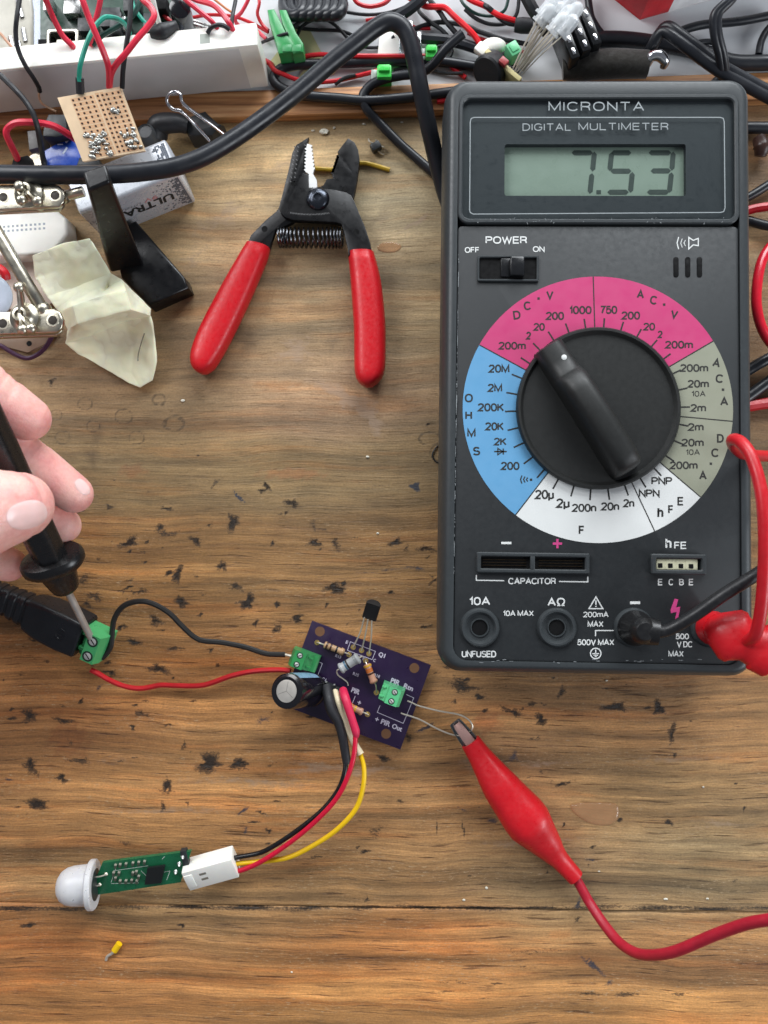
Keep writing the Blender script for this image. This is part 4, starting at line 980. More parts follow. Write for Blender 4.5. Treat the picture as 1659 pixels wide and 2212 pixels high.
# screw terminals
SCREWM = mat('screw_metal', (206, 206, 200), .35, .45, vary=.1)
def terminal(parent, o, eu, ev, ez, ln, side, n=2, sc=1.0, cols=(GRN, GRND), name='screw_terminal', screw_mat=None, rear=False):
    """green two-way screw terminal; eu points to the wire side"""
    pf = ([(-5.6, 0), (-5.6, 3.6), (-5.0, 4.2), (-3.8, 4.3), (-3.6, 4.6),] if rear else [(-3.6, 0), (-3.6, 4.6)]) + [ (-2.9, 5.4), (-1.9, 5.8), (-1.5, 8.0), (2.2, 8.0), (3.2, 5.6), (3.4, 0)]
    pf = [(a * sc, b * sc) for a, b in pf]
    T = lambda u, v, z: o + eu * u + ev * v + ez * z
    mb = MB(); mb.loft([[T(u, -ln / 2, z) for u, z in pf], [T(u, ln / 2, z) for u, z in pf]])
    for s in (-.28, .28): mb.box(T(-3.0 * sc, s * ln, 5.2 * sc), (1.4 * sc, ln * .12, 1.4 * sc), (eu, ev, ez), .15 * sc)
    t = mb.build(name, cols[0], parent, angle=20)
    for s in (-.28, .28):
        c = T(.35 * sc, s * ln, 0)
        mb = MB(); mb.lathe(c + ez * 8.0 * sc, ez, [(ln * .185, -.02), (ln * .185, .05 * sc), (ln * .17, .06 * sc), (ln * .165, -.1)], 22); mb.lathe(c + ez * 8.0 * sc, ez, [(ln * .168, 0), (ln * .168, .03), (0, .03)], 22)
        hl = mb.build('screw_hole', mat('terminal_hole', (28, 52, 38), .6), t)
        mb = MB(); q = c + ez * (8.0 * sc + .035); r = ln * .125
        q = q + V(0, 0, 0)
        mb.lathe(q, ez, [(r, 0), (r, .06), (r * .9, .10), (0, .10)], 18); mb.build('screw', SCREWM, hl)
        mb = MB(); mb.box(q + ez * .11, (r * 1.8, r * .3, .03), ((eu * .8 + ev * .6), (ev * .8 - eu * .6), ez)); mb.build('screw_slot', HOLE, hl)
        mb = MB(); mb.box(T((3.32 if side > 0 else 3.32) * sc, s * ln, 2.6 * sc), (.3, ln * .26, 2.6 * sc), (eu, ev, ez)); mb.build('wire_entry', mat('terminal_hole', (28, 52, 38), .6), t)
    return t
up = V(0, 0, 1)
c = (P(649, 1417, BT + 8.7) + P(641, 1435, BT + 8.7)) / 2
terminal(pcb, V(c.x, c.y, BT) + bu * .3, -bu, bv, up, 5.9, -1, sc=1.1, rear=True, cols=(mat('green_terminal_deep', (50, 132, 74), .36, vary=.06), GRND))
c = (P(853, 1495, BT + 9.1) + P(844, 1515, BT + 9.1)) / 2
terminal(pcb, V(c.x, c.y, BT) - bu * .3, bu, bv, up, 5.9, 1, sc=1.14, cols=(mat('green_terminal_mint', (92, 186, 128), .34, vary=.05, sss=.05), GRND))
# electrolytic capacitor, leaning to the left
c0, c1 = P(674, 1490, 4.8), P(619, 1493, 23.0)
ca = (c1 - c0); cl = ca.length; ca.normalize()
c0 = c0 - ca * 0
CAPB = mat('capacitor_sleeve', (20, 20, 24), .16, vary=.1, coat=.4)
mb = MB(); mb.lathe(c0, ca, [(5.2, 0), (5.9, .5), (5.9, 1.6), (5.55, 2.2), (5.9, 2.8), (6.0, cl - 1.2), (5.8, cl - .3), (5.0, cl + .05), (4.4, cl + .05), (4.3, cl - .1)], 48)
can = mb.build('capacitor', CAPB, pcb)
mb = MB(); mb.lathe(c0, ca, [(3.75, cl - .2), (3.75, cl + .12), (3.4, cl + .16), (0, cl + .16)], 36); cap_top = mb.build('can_top', mat('bare_aluminium', (190, 186, 178), .36, .55, vary=.04), can)
cex = (V(.5, .86, 0) - ca * V(.5, .86, 0).dot(ca)).normalized(); cey = ca.cross(cex)
mb = MB()
for ang in (20, 140, 260):
    d = cex * math.cos(R(ang)) + cey * math.sin(R(ang)); nn = ca.cross(d) * .09; h = c0 + ca * (cl + .18)
    mb.add([h + nn, h + d * 3.2 + nn, h + d * 3.2 - nn, h - nn], [(0, 1, 2, 3)])
mb.build('vent_score', mat('score', (140, 136, 130), .5, .5), cap_top)
# pale blue stripe along the sleeve (towards the upper right)
sd = (V(.55, .80, .25) - ca * V(.55, .80, .25).dot(ca)).normalized(); sy_ = ca.cross(sd)
mb = MB(); vs = []; n = 10
for i in range(7):
    h = 2.9 + (cl - 4.3) * i / 6
    for k in range(n + 1):
        a = R(-4 + 46 * k / n); vs.append(c0 + ca * h + (sd * math.cos(a) + sy_ * math.sin(a)) * 6.03)
mb.add(vs, [(i * (n + 1) + k, i * (n + 1) + k + 1, (i + 1) * (n + 1) + k + 1, (i + 1) * (n + 1) + k) for i in range(6) for k in range(n)])
mb.build('polarity_stripe', mat('pale_blue_print', (122, 152, 178), .3), can)
mb = MB()
def zcap(a0, h0, k):
    def f(x, y):
        a = R(a0) + x * k / 6.05; return c0 + ca * (h0 - y * k) + (sd * math.cos(a) + sy_ * math.sin(a)) * 6.06
    return f
mb.build('stub', CAPB, can) if False else None
# three-pin header
for i, (x, y) in enumerate(((703, 1475), (721, 1482), (741, 1489))):
    pass
hp = [P(703, 1480, BT + 1.3), P(741, 1495, BT + 1.3)]
mb = MB(); hd = (hp[1] - hp[0]).normalized(); mb.box((hp[0] + hp[1]) / 2, (8.4, 2.4, 2.5), (hd, V(-hd.y, hd.x, 0), up), .3); hdr = mb.build('pin_header', BLK, pcb)
for x, y in ((704, 1475), (722, 1481), (741, 1487)):
    p = P(x, y, BT + 3.4); mb = MB(); mb.lathe(V(p.x, p.y, BT + 1.6), (0.0, .12, 1), [(.42, 0), (.42, 1.6), (.12, 2.4), (0, 2.5)], 8); mb.build('pin', mat('bright_tin', (232, 232, 230), .25, .7), hdr)

# ------------------------------------------------------------------ sensor cable: connector, three wires and their sleeves
def zs(x, y): return 82.3 + .463 * x, 1590.9 + .463 * y
sens = thing('sensor_cable', 'white plug with black, red and yellow wires arching up to the purple circuit board', 'cable', P(465, 1880, 0))
SHB = mat('black_sleeve', (36, 36, 40), .6, vary=.1, bump=.01); SHR = mat('pink_red_sleeve', (198, 36, 74), .5, vary=.06); SHW = mat('ivory_sleeve', (214, 200, 168), .5, vary=.05)
mb = MB(); mb.tube([P(706, 1484, 8), P(710, 1508, 11), P(716, 1534, 12.5), P(731, 1560, 12), P(740, 1592, 11.5), P(748, 1640, 11), P(749, 1650, 11)], [1.9, 1.95, 1.85, 1.75, 1.6, 1.5, 1.35], 14); mb.build('heat_shrink', SHB, sens)
mb = MB(); mb.tube([P(724, 1493, 8), P(731, 1515, 11), P(741, 1545, 11), P(757, 1587, 11), P(769, 1612, 11.5), P(779, 1630, 12)], [1.3, 1.4, 1.4, 1.4, 1.45, 1.7], 14, flat=.8); mb.build('heat_shrink', SHW, sens)
mb = MB(); mb.tube([P(741, 1491, 9), P(745, 1505, 12.5), P(751, 1524, 14), P(761, 1556, 14.5), P(768, 1578, 14.5), P(769, 1588, 14.3), P(768, 1592, 14.2)], [1.45, 1.6, 1.5, 1.4, 1.45, 1.2, .95], 14); mb.build('heat_shrink', SHR, sens)
wb = [(747, 1642, 11), (744, 1670, 12), (730, 1707, 12), (698, 1748, 12), (647, 1790, 11), (592, 1827, 9), (559, 1843, 7.5), (517, 1851, 6.6), (500, 1855, 6.4)]
wr = [(768, 1588, 14.4), (765, 1628, 15), (754, 1670, 15), (730, 1720, 14.5), (689, 1767, 13.5), (629, 1818, 11), (568, 1859, 8.5), (527, 1878, 6.5), (504, 1884, 5.8), (490, 1889, 5.8)]
wy = [(778, 1628, 12), (786, 1660, 12.5), (784, 1702, 12.5), (768, 1748, 12), (730, 1790, 11), (684, 1822, 9.5), (629, 1850, 8), (582, 1859, 7), (508, 1866, 5.8), (492, 1871, 5.8)]
for pts, m in ((wb, mat('black_wire', (20, 20, 22), .3)), (wr, mat('red_wire_bright', (196, 20, 52), .32)), (wy, YEL)):
    mb = MB(); mb.tube([P(*q) for q in pts], .86, 10); mb.build('wire', m, sens)
# connector body, rolled a little towards the viewer
k0, k1 = P(404, 1888, 4.6), P(512, 1858, 5.0)
ka = V(k1.x - k0.x, k1.y - k0.y, 0.4); kL = ka.length; ka.normalize()
kb = V(-ka.y, ka.x, 0).normalized(); roll = R(26)
kv = (kb * math.cos(roll) + V(0, 0, 1) * math.sin(roll)).normalized(); kw = ka.cross(kv).normalized()
kc = (k0 + k1) / 2; kc = V(kc.x, kc.y, 5.6)
mb = MB()
mb.box(kc, (kL * .98, 8.6, 6.8), (ka, kv, kw), .35)
mb.box(kc + ka * (kL * .18) - kv * 4.2 - kw * 1.0, (kL * .5, .9, 2.6), (ka, kv, kw), .2)
mb.box(kc - ka * (kL * .40) + kw * 3.45, (kL * .16, 5.6, .5), (ka, kv, kw), .1)
hs = mb.build('connector_housing', WHITEP, sens)
for d in (-1.9, .4):
    mb = MB(); mb.box(kc - ka * (kL * .12) + kv * (d + 1.2) + kw * 3.42, (2.4, .9, .06), (ka, kv, kw)); mb.build('latch_slot', mat('slot_shade', (120, 116, 104), .6), hs)

# ------------------------------------------------------------------ the small motion sensor
pir = thing('motion_sensor', 'tiny green sensor board with a milky white dome lens, lying lower left', 'sensor', P(290, 1890, 0))
g = [P(221, 1864, 8.2), P(413, 1839, 8.6), P(390, 1906, 5.6), P(191, 1936, 5.2)]
gu = ((g[1] - g[0]) + (g[2] - g[3])).normalized(); gv = ((g[0] - g[3]) + (g[1] - g[2])).normalized(); gv = (gv - gu * gv.dot(gu)).normalized(); gn = gu.cross(gv)
gc = sum(g, V(0, 0, 0)) / 4
def onb(x, y, h=0.0):
    """point on the sensor board under photo pixel x, y"""
    a = P(x, y, 0); cpos = V(0, 0, CAMZ); d = a - cpos; t = (gc - cpos).dot(gn) / d.dot(gn); return cpos + d * t + gn * h
gp = [onb(221, 1864), onb(413, 1839), onb(390, 1906), onb(191, 1936)]
mb = MB(); mb.loft([[p - gn * 1.3 for p in gp], [p for p in gp]])
SB = mat('sensor_board_edge', (170, 190, 176), .5)
sb = mb.build('sensor_board', [mat('sensor_green', (18, 92, 58), .30, vary=.12, coat=.3)], pir)
def zq(x, y): return .5 * x, 1536 + .5 * y
# chips, parts and solder points as seen on the board
CHIP = mat('chip_black', (24, 26, 26), .4)
mb = MB(); mb.loft([[onb(*zq(x, y), h) for x, y in ((640, 672), (715, 662), (700, 735), (628, 742))] for h in (0, 1.1)]); mb.build('chip', CHIP, sb)
for (x, y) in ((500, 668), (520, 665), (545, 662), (575, 658), (600, 655), (625, 652), (492, 700), (515, 700), (500, 722), (520, 735), (545, 735), (575, 700), (590, 695), (570, 732), (592, 735), (600, 715)):
    c = onb(*zq(x, y), .35); mb = MB(); mb.box(c, (1.5, .8, .7), ((gu * .35 + gv * .94), (gv * .35 - gu * .94), gn), .08); mb.box(c + (gu * .35 + gv * .94) * .6, (.35, .82, .74), ((gu * .35 + gv * .94), (gv * .35 - gu * .94), gn)); 
    mb.m = [0] * (len(mb.m) - 6) + [1] * 6
    mb.build('chip_resistor', [mat('smd_body', (70, 74, 62), .4), TIN], sb)
for (x, y) in ((790, 628), (775, 660), (760, 694)):
    c = onb(*zq(x, y)); mb = MB(); mb.lathe(c, gn + gu * .15, [(.8, 0), (.55, .35), (.35, 1.3), (0, 1.6)], 10); mb.build('solder_joint', mat('bright_tin', (232, 232, 230), .25, .7), sb)
for (x, y) in ((458, 705), (430, 750)):
    c = onb(*zq(x, y)); mb = MB(); mb.lathe(c, gn, [(.7, 0), (.5, .3), (.2, .5), (0, .55)], 10); mb.tube([c + gn * .3, c - gu * 2.2 + gn * .9, c - gu * 4.4 + gn * .6], .25, 6); mb.build('solder_joint', TIN, sb)
mb = MB()
for x0, y0, x1, y1 in ((490, 690, 640, 668), (640, 700, 690, 690), (480, 745, 600, 742), (610, 690, 640, 720), (700, 640, 712, 628), (690, 700, 735, 690), (735, 690, 720, 730), (500, 680, 480, 740)):
    a, b = onb(*zq(x0, y0), .04), onb(*zq(x1, y1), .04); d = (b - a).normalized(); nn = gn.cross(d) * .09
    mb.add([a + nn, b + nn, b - nn, a - nn], [(0, 1, 2, 3)])
mb.build('printed_lines', mat('silk_white', (190, 200, 190), .6), sb)
e0, e1 = onb(400, 1842, -.6), onb(380, 1914, -.6)
mb = MB(); mb.box((gp[1] + gp[2]) / 2 - gn * .9 + gu * .3, (2.2, (gp[1] - gp[2]).length * .98, 2.4), (gu, gv, gn), .2); mb.build('pin_header', BLK, pir)
la_ = (P(119, 1913, 7) - P(197, 1911, 7)); la_.z = 0; la_.normalize(); la_ = (la_ + V(0, 0, .10)).normalized()
lc = P(199, 1911, 7.6)
LENS = mat('milky_lens', (243, 244, 247), .34, vary=.01, trans=.36, sss=.6, sssr=(1, 1, 1.1))
mb = MB(); mb.lathe(lc, la_, [(5.4, -1.2), (8.0, -1.2), (8.4, -.8), (8.4, .6), (8.0, 1.0), (6.9, 1.1), (6.75, 3.8), (6.6, 6.4), (6.1, 8.6), (5.0, 10.4), (3.2, 11.6), (1.4, 12.1), (0, 12.15)], 48)
ln_ = mb.build('lens_dome', LENS, pir)
mb = MB(); mb.lathe(lc, la_, [(4.8, -1.4), (5.3, -1.3), (5.3, -.8), (0, -.8)], 30); mb.lathe(lc, la_, [(4.8, -1.4), (0, -1.45)], 30); mb.build('sensor_can', mat('sensor_can', (90, 94, 96), .4, .8), pir)

# ------------------------------------------------------------------ barrel jack adapter with its screw terminal
adp = thing('power_adapter', 'black barrel plug adapter with a green two-way screw terminal on its end', 'adapter', P(110, 1410, 0))
au = V(.91, -.41, 0).normalized(); av0 = V(-.41, -.91, 0).normalized(); rl = R(16)
av = (av0 * math.cos(rl) - V(0, 0, 1) * math.sin(rl)).normalized(); az = -au.cross(av) if au.cross(av).z < 0 else au.cross(av)
ac = P(192, 1401, 12.5)
t0 = ac - az * 10.2
tt = terminal(adp, t0, au, av, az, 10.6, 1, sc=1.28, cols=(GRN, GRND), screw_mat=STEEL)
AB = mat('adapter_black', (26, 27, 31), .34, vary=.15, bump=.012)
def asec(d, hw, top, bot, r=1.2):
    return [ac + au * d + av * q[0] + az * (q[1] + (top + bot) / 2) for q in rrect(hw, (top - bot) / 2, r, 4)]
mb = MB()
mb.loft([asec(-4.8, 6.2, -.9, -12, 1), asec(-5.4, 6.8, -.4, -12.4, 1.4), asec(-12, 7.2, -.2, -12.4, 1.6), asec(-20, 7.0, -.3, -12.2, 1.8), asec(-24, 6.6, -.8, -11.6, 2.2), asec(-26, 6.3, -1.0, -11.4, 2.6)])
bodyA = mb.build('adapter_body', AB, adp)
mb = MB(); vs = []
rings = []
for i in range(64):
    d = -25 - i * .42; ph = (i % 8) / 8.0
    g_ = .42 * (1 if .0 <= ph < .55 else -1)
    w_ = 5.9 - .035 * i
    rings.append([ac + au * d + av * q[0] + az * (q[1] - 6.3) for q in rrect(w_ + g_ * .5, w_ * .82 + g_ * .5, w_ * .55, 5)])
mb.loft(rings); mb.build('strain_relief', AB, adp)
mb = MB(); o_ = ac + au * -11.5 + az * -.16
cc = [(o_ + au * (1.5 * math.cos(R(a))) + av * (1.5 * math.sin(R(a)))) for a in range(0, 361, 20)]
mb.tube(cc, .1, 5, 0, 0); mb.tube([o_ - av * .7, o_ + av * .7], .12, 5, 0, 0); mb.tube([o_ - au * .7, o_ + au * .7], .12, 5, 0, 0)
for s in (-1, 1):
    mb.tube([o_ + au * (2.3 * math.cos(R(a))) + av * (2.3 * s * math.sin(R(a))) for a in range(50, 131, 16)], .1, 5, 0, 0)
mb.build('polarity_mark', AB, bodyA)
wire('hookup_wire', 'black wire arching from the barrel adapter over to the purple board', 'wire', [(220, 1422, 6.5), (232, 1409, 6.8), (240, 1393, 7.5), (243, 1358, 9), (249, 1332, 10.5), (267, 1309, 12), (299, 1299, 13), (330, 1304, 13), (365, 1324, 12), (392, 1351, 10.5), (417, 1374, 9), (439, 1384, 8), (480, 1388, 6.5), (530, 1398, 6), (575, 1412, 6), (616, 1414, 6)], 1.0, mat('black_wire_matt', (34, 33, 32), .5))
wire('bare_wire_end', 'stripped silver end of the black wire at the left green terminal', 'wire end', [(615, 1414, 6.2), (628, 1417, 6.2), (640, 1420, 6.4)], .5, TIN)
wire('hookup_wire', 'red wire lying between the barrel adapter and the purple board', 'wire', [(196, 1447, 6.5), (212, 1455, 6.2), (236, 1469, 5), (271, 1483, 3), (306, 1487, 2), (347, 1480, 2), (382, 1481, 2), (439, 1480, 2.2), (500, 1460, 3.5), (548, 1450, 4.8), (600, 1447, 6), (628, 1449, 6.4)], .95, mat('red_wire_matt', (186, 26, 34), .42))
# ------------------------------------------------------------------ bare wires to the clip
wire('bare_wire', 'thin bare wire from the right green terminal, upper of two, hooked round the clip', 'wire', [(880, 1514, 6.4), (890, 1518, 6.4), (906, 1525, 6.4), (950, 1536, 6.2), (989, 1543, 6), (1010, 1553, 6), (1020, 1566, 6), (1018, 1578, 5.5), (1008, 1584, 4.6)], .30, TIN)
wire('bare_wire', 'thin bare wire from the right green terminal, lower of two, running to the clip', 'wire', [(866, 1540, 6.4), (873, 1543, 6.4), (906, 1554, 6), (944, 1574, 5.6), (974, 1586, 5.4), (996, 1590, 5.4)], .30, TIN)
# ------------------------------------------------------------------ red crocodile clip
clip = thing('crocodile_clip', 'red rubber booted crocodile clip gripping two thin bare wires', 'crocodile clip', P(1130, 1755, 0))
prf = [(1016, 1602, 22, 6.2), (1036, 1632, 25.5, 6.6), (1056, 1662, 32, 7.2), (1080, 1697, 40, 8), (1104, 1728, 44.5, 8.2), (1128, 1758, 49.5, 8.8), (1142, 1776, 50, 8.8), (1160, 1798, 42, 7.6), (1180, 1822, 33.5, 6.6), (1194, 1840, 26.5, 5.8), (1208, 1856, 21.5, 5.2), (1226, 1876, 19.5, 4.8), (1243, 1895, 18.5, 4.6)]
ctr = [P(x, y, z) for x, y, w, z in prf]
ctr[0].z = 6.4
sp0 = catmull(ctr, 4); wl = [w * (P(1001, 1700, 7) - P(1000, 1700, 7)).length for x, y, w, z in prf]
mb = MB(); rings = []
for i, p in enumerate(sp0):
    t = (sp0[min(i + 1, len(sp0) - 1)] - sp0[max(0, i - 1)]).normalized(); sx_ = V(t.y, -t.x, 0).normalized(); sz_ = sx_.cross(t)
    w = lerp_list(wl, i / (len(sp0) - 1)); h = min(w * 1.0, w * .92 + .4)
    ring = []
    for k in range(40):
        a = 2 * math.pi * k / 40; cx_, sy_ = math.cos(a), math.sin(a)
        e = .82
        ring.append(p + sx_ * (w * math.copysign(abs(cx_) ** e, cx_)) + sz_ * (h * math.copysign(abs(sy_) ** e, sy_)))
    rings.append(ring)
t0_ = (sp0[1] - sp0[0]).normalized()
inner = [[sp0[0] + (q - sp0[0]) * .72 + t0_ * d for q in rings[0]] for d in (0, 4)]
mb.loft([inner[1], inner[0]] + rings, 0, True, True); mb.build('rubber_boot', RED, clip)
for sgn, nm, lift in ((1, 'jaw', 1.4), (-1, 'jaw', -1.0)):
    a0, a1 = P(1022, 1612, 6.4 + lift * .9), P(986, 1564, 5.6 + lift * .75)
    t = (a1 - a0).normalized(); sx_ = V(t.y, -t.x, 0).normalized(); sz_ = sx_.cross(t); L_ = (a1 - a0).length
    mb = MB()
    def js(d, w, z): return [a0 + t * d + sx_ * x + sz_ * (z + zz) for x, zz in ((-w, -.9 * sgn), (-w, .15 * sgn), (-w * .6, .5 * sgn), (w * .6, .5 * sgn), (w, .15 * sgn), (w, -.9 * sgn), (w - .3, -.9 * sgn), (w - .35, 0), (-w + .35, 0), (-w + .3, -.9 * sgn))]
    q_ = .78 if sgn > 0 else 1.28
    mb.loft([js(0, 2.4 * q_, 0), js(L_ * .5, 2.2 * q_, 0), js(L_ * .85, 1.95 * q_, -.2 * sgn), js(L_ * (1.0 if sgn > 0 else 1.12), 1.6 * q_, -.5 * sgn)])
    mb.build(nm, mat('copper_tinted_steel', (214, 172, 162), .32, .5) if sgn > 0 else mat('clip_steel', (120, 124, 124), .3, .85), clip)
mb = MB(); mb.tube([P(1241, 1893, 4.6), P(1254, 1915, 5), P(1270, 1944, 6), P(1290, 1975, 9), P(1312, 2006, 13), P(1338, 2036, 18), P(1370, 2057, 24), P(1405, 2063, 30), P(1458, 2055, 38), P(1545, 2019, 47), P(1611, 1996, 54), P(1659, 1987, 59), P(1720, 1978, 64), P(1790, 1972, 66)], 1.7, 14); mb.build('wire', mat('dark_red_wire', (168, 28, 48), .42), clip)
# ------------------------------------------------------------------ probe held in the hand
from mathutils.bvhtree import BVHTree
pt = P(203, 1391, 10.5)
pu = P(8, 1000, 63.0)
pa = (pu - pt).normalized()
def on_axis(x, y):
    """distance along the probe axis of the point that shows at photo pixel x, y"""
    best, bd = 0, 1e9
    for i in range(0, 1200):
        q = pt + pa * (i * .1)
        px, py = pix(q)
        e = (px - x) ** 2 + (py - y) ** 2
        if e < bd: bd, best = e, i * .1
    return best
dm_, df_ = on_axis(144, 1272), on_axis(114, 1213)
probe = thing('test_probe', 'black test probe held in the hand, its metal tip on the green adapter terminal', 'probe', pt)
mb = MB(); mb.lathe(pt, pa, [(.4, -1.5), (.95, 0), (1.22, 2.0), (1.25, dm_ + 1)], 18); mb.build('tip', mat('probe_steel', (190, 186, 180), .36, .6, vary=.12, vscale=.15), probe)
PB = mat('probe_black', (24, 24, 25), .28, vary=.12)
mb = MB(); mb.lathe(pt, pa, [(1.3, dm_ - .6), (3.2, dm_ - .2), (4.4, dm_ + .9), (4.9, dm_ + 2.6), (6.2, df_ - 3.0), (6.3, df_)], 36)
mb.build('nose', PB, probe)
fx = (V(.85, .5, 0) - pa * V(.85, .5, 0).dot(pa)).normalized(); fy = pa.cross(fx)
rings = []
for d, k in ((-2.6, .72), (-2.2, .90), (-1.2, .98), (0, 1.0), (1.2, .99), (2.2, .92), (2.6, .74)):
    rings.append([pt + pa * (df_ + d) + (fx * math.cos(2 * math.pi * i / 64) * 10.2 + fy * math.sin(2 * math.pi * i / 64) * 8.0) * (k * (1 - .10 * math.cos(2 * math.pi * i / 32) ** 2 * 0 - .10 * (math.sin(2 * math.pi * i / 64) ** 8))) for i in range(64)])
mb = MB(); mb.loft(rings); mb.build('finger_guard', PB, probe)
def hx(d, r):
    return [pt + pa * d + (fx * math.cos(2 * math.pi * i / 48) + fy * math.sin(2 * math.pi * i / 48)) * (r * (1 + .045 * math.cos(6 * 2 * math.pi * i / 48))) for i in range(48)]
mb = MB(); mb.loft([hx(df_ + 2, 5.0), hx(df_ + 4, 5.1), hx(df_ + 20, 5.4), hx(df_ + 45, 5.9), hx(df_ + 75, 6.2), hx(df_ + 95, 5.4), hx(df_ + 99, 3.6)]); mb.build('handle', PB, probe)
e_ = pt + pa * (df_ + 98)
mb = MB(); mb.tube([e_, e_ + pa * 12, e_ + pa * 28 + V(-10, 0, -6), e_ + V(-50, 20, 0)], 1.9, 10); mb.build('cable', mat('black_lead', (26, 26, 28), .42), probe)
# ------------------------------------------------------------------ the hand
def chain(mb, pts, rs, folds=()):
    c = catmull([P(*p) for p in pts], 22)
    rings = []; ex = None; n = len(c)
    rr = catmull([V(r, 0, 0) for r in rs], 22)
    # closed rounded tip at the end
    for i, p in enumerate(c):
        t = (c[min(i + 1, n - 1)] - c[max(0, i - 1)]).normalized()
        if ex is None: ex, _ = any_frame(t)
        ex = (ex - t * t.dot(ex)).normalized(); ey = t.cross(ex); r = rr[i].x
        rings.append([p + ex * (r * math.cos(2 * math.pi * k / 24)) + ey * (r * math.sin(2 * math.pi * k / 24)) for k in range(24)])
    for f in folds:
        for i in range(n):
            e = (i / (n - 1) - f) * (n - 1) / 22 * (Vector(P(*pts[-1])) - P(*pts[-2])).length
            g_ = sum(math.exp(-((e - q) / .55) ** 2) for q in (-1.9, 0, 1.7)) * .065
            rings[i] = [c[i] + (q - c[i]) * (1 - g_) for q in rings[i]]
    t = (c[-1] - c[-2]).normalized(); r = rr[-1].x
    for a in (20, 40, 58, 73, 84):
        rings.append([c[-1] + t * (r * 1.02 * math.sin(R(a))) + (q - c[-1]) * math.cos(R(a)) for q in rings[n - 1]])
    mb.loft(rings)
hb = MB()
chain(hb, [(-320, 905, 40), (-170, 835, 62), (-80, 822, 68), (0, 868, 63), (60, 903, 58)], [11, 9.8, 9.0, 8.0, 6.7], (.72,))
chain(hb, [(-330, 990, 36), (-160, 925, 52), (-60, 915, 55), (55, 990, 49), (158, 1066, 42)], [11, 9.5, 8.2, 7.3, 6.2], (.76,))
chain(hb, [(-330, 1100, 32), (-170, 1060, 42), (-60, 1060, 43), (50, 1105, 38), (134, 1134, 33)], [10.5, 9, 8, 7, 6.0])
chain(hb, [(-330, 1200, 30), (-170, 1195, 32), (-80, 1195, 32), (-20, 1208, 30), (18, 1219, 28)], [10, 8.5, 7.4, 6.6, 5.8])
chain(hb, [(-430, 1150, 66), (-260, 1165, 80), (-120, 1140, 80), (-30, 1107, 75.5), (20, 1096, 71.5), (40, 1092, 69)], [16, 14.0, 12.6, 12.0, 10.6, 9.6])
chain(hb, [(-760, 1120, 62), (-560, 1080, 56), (-430, 1040, 50), (-330, 1030, 46)], [30, 27, 24, 20])
def skin_material():
    m = mat('skin', (240, 182, 174), .42, vary=.12, vscale=.07, bump=.05, bscale=.55, sss=.35, sssr=(1.0, .32, .18))
    nt = m.node_tree; n = nt.nodes; L = nt.links; b = n['Principled BSDF']
    tc = n.new('ShaderNodeTexCoord')
    def nz(sc, d): 
        q = n.new('ShaderNodeTexNoise'); q.inputs['Scale'].default_value = sc; q.inputs['Detail'].default_value = d; L.new(tc.outputs['Object'], q.inputs['Vector']); return q.outputs['Fac']
    r = n.new('ShaderNodeValToRGB'); e = r.color_ramp.elements
    e[0].position = .34; e[0].color = (*lin((230, 156, 150)), 1); e[1].position = .64; e[1].color = (*lin((243, 192, 180)), 1); k = e.new(.48); k.color = (*lin((238, 176, 167)), 1)
    L.new(nz(95, 5), r.inputs[0])
    mx = n.new('ShaderNodeMix'); mx.data_type = 'RGBA'; mx.blend_type = 'MULTIPLY'; mx.inputs[0].default_value = 1.0
    r2 = n.new('ShaderNodeValToRGB'); r2.color_ramp.elements[0].position = .3; r2.color_ramp.elements[0].color = (.93, .89, .88, 1); r2.color_ramp.elements[1].position = .6; r2.color_ramp.elements[1].color = (1, 1, 1, 1)
    L.new(nz(900, 4), r2.inputs[0]); L.new(r.outputs[0], mx.inputs[6]); L.new(r2.outputs[0], mx.inputs[7]); L.new(mx.outputs[2], b.inputs['Base Color'])
    vo = n.new('ShaderNodeTexVoronoi'); vo.feature = 'DISTANCE_TO_EDGE'; vo.inputs['Scale'].default_value = 1150; L.new(tc.outputs['Object'], vo.inputs['Vector'])
    mp = n.new('ShaderNodeMapRange'); mp.inputs[1].default_value = 0; mp.inputs[2].default_value = .12; L.new(vo.outputs['Distance'], mp.inputs[0])
    bp = n.new('ShaderNodeBump'); bp.inputs['Strength'].default_value = .6; bp.inputs['Distance'].default_value = .00006; L.new(mp.outputs[0], bp.inputs['Height'])
    old = b.inputs['Normal'].links[0].from_node; L.new(old.outputs[0], bp.inputs['Normal']); L.new(bp.outputs[0], b.inputs['Normal'])
    return m
skin_material()
tmp = hb.build('tmp_hand', mat('skin', (240, 182, 174), .42, vary=.12, vscale=.07, bump=.06, bscale=.55, sss=.35, sssr=(1.0, .32, .18)), None, smooth=False)
md = tmp.modifiers.new('r', 'REMESH'); md.mode = 'VOXEL'; md.voxel_size = .0005
md = tmp.modifiers.new('s', 'SMOOTH'); md.factor = .5; md.iterations = 5
bpy.context.view_layer.update()
hm = bpy.data.meshes.new_from_object(tmp.evaluated_get(bpy.context.evaluated_depsgraph_get()))
old = tmp.data; bpy.data.objects.remove(tmp); bpy.data.meshes.remove(old)
hloc = P(-60, 1040, 50)
bm = bmesh.new(); bm.from_mesh(hm)
for v in bm.verts: v.co -= hloc * S
bm.to_mesh(hm)
bvh = BVHTree.FromBMesh(bm); bm.free()
hm.polygons.foreach_set('use_smooth', [True] * len(hm.polygons))
hm.name = 'person'
person = bpy.data.objects.new('person', hm); scene.collection.objects.link(person)
person.location = hloc * S; ORG['person'] = hloc
if not hm.materials: hm.materials.append(MATS['skin'])
tag(person, 'hand with bent fingers and thumb gripping the black probe at the left edge', 'hand')
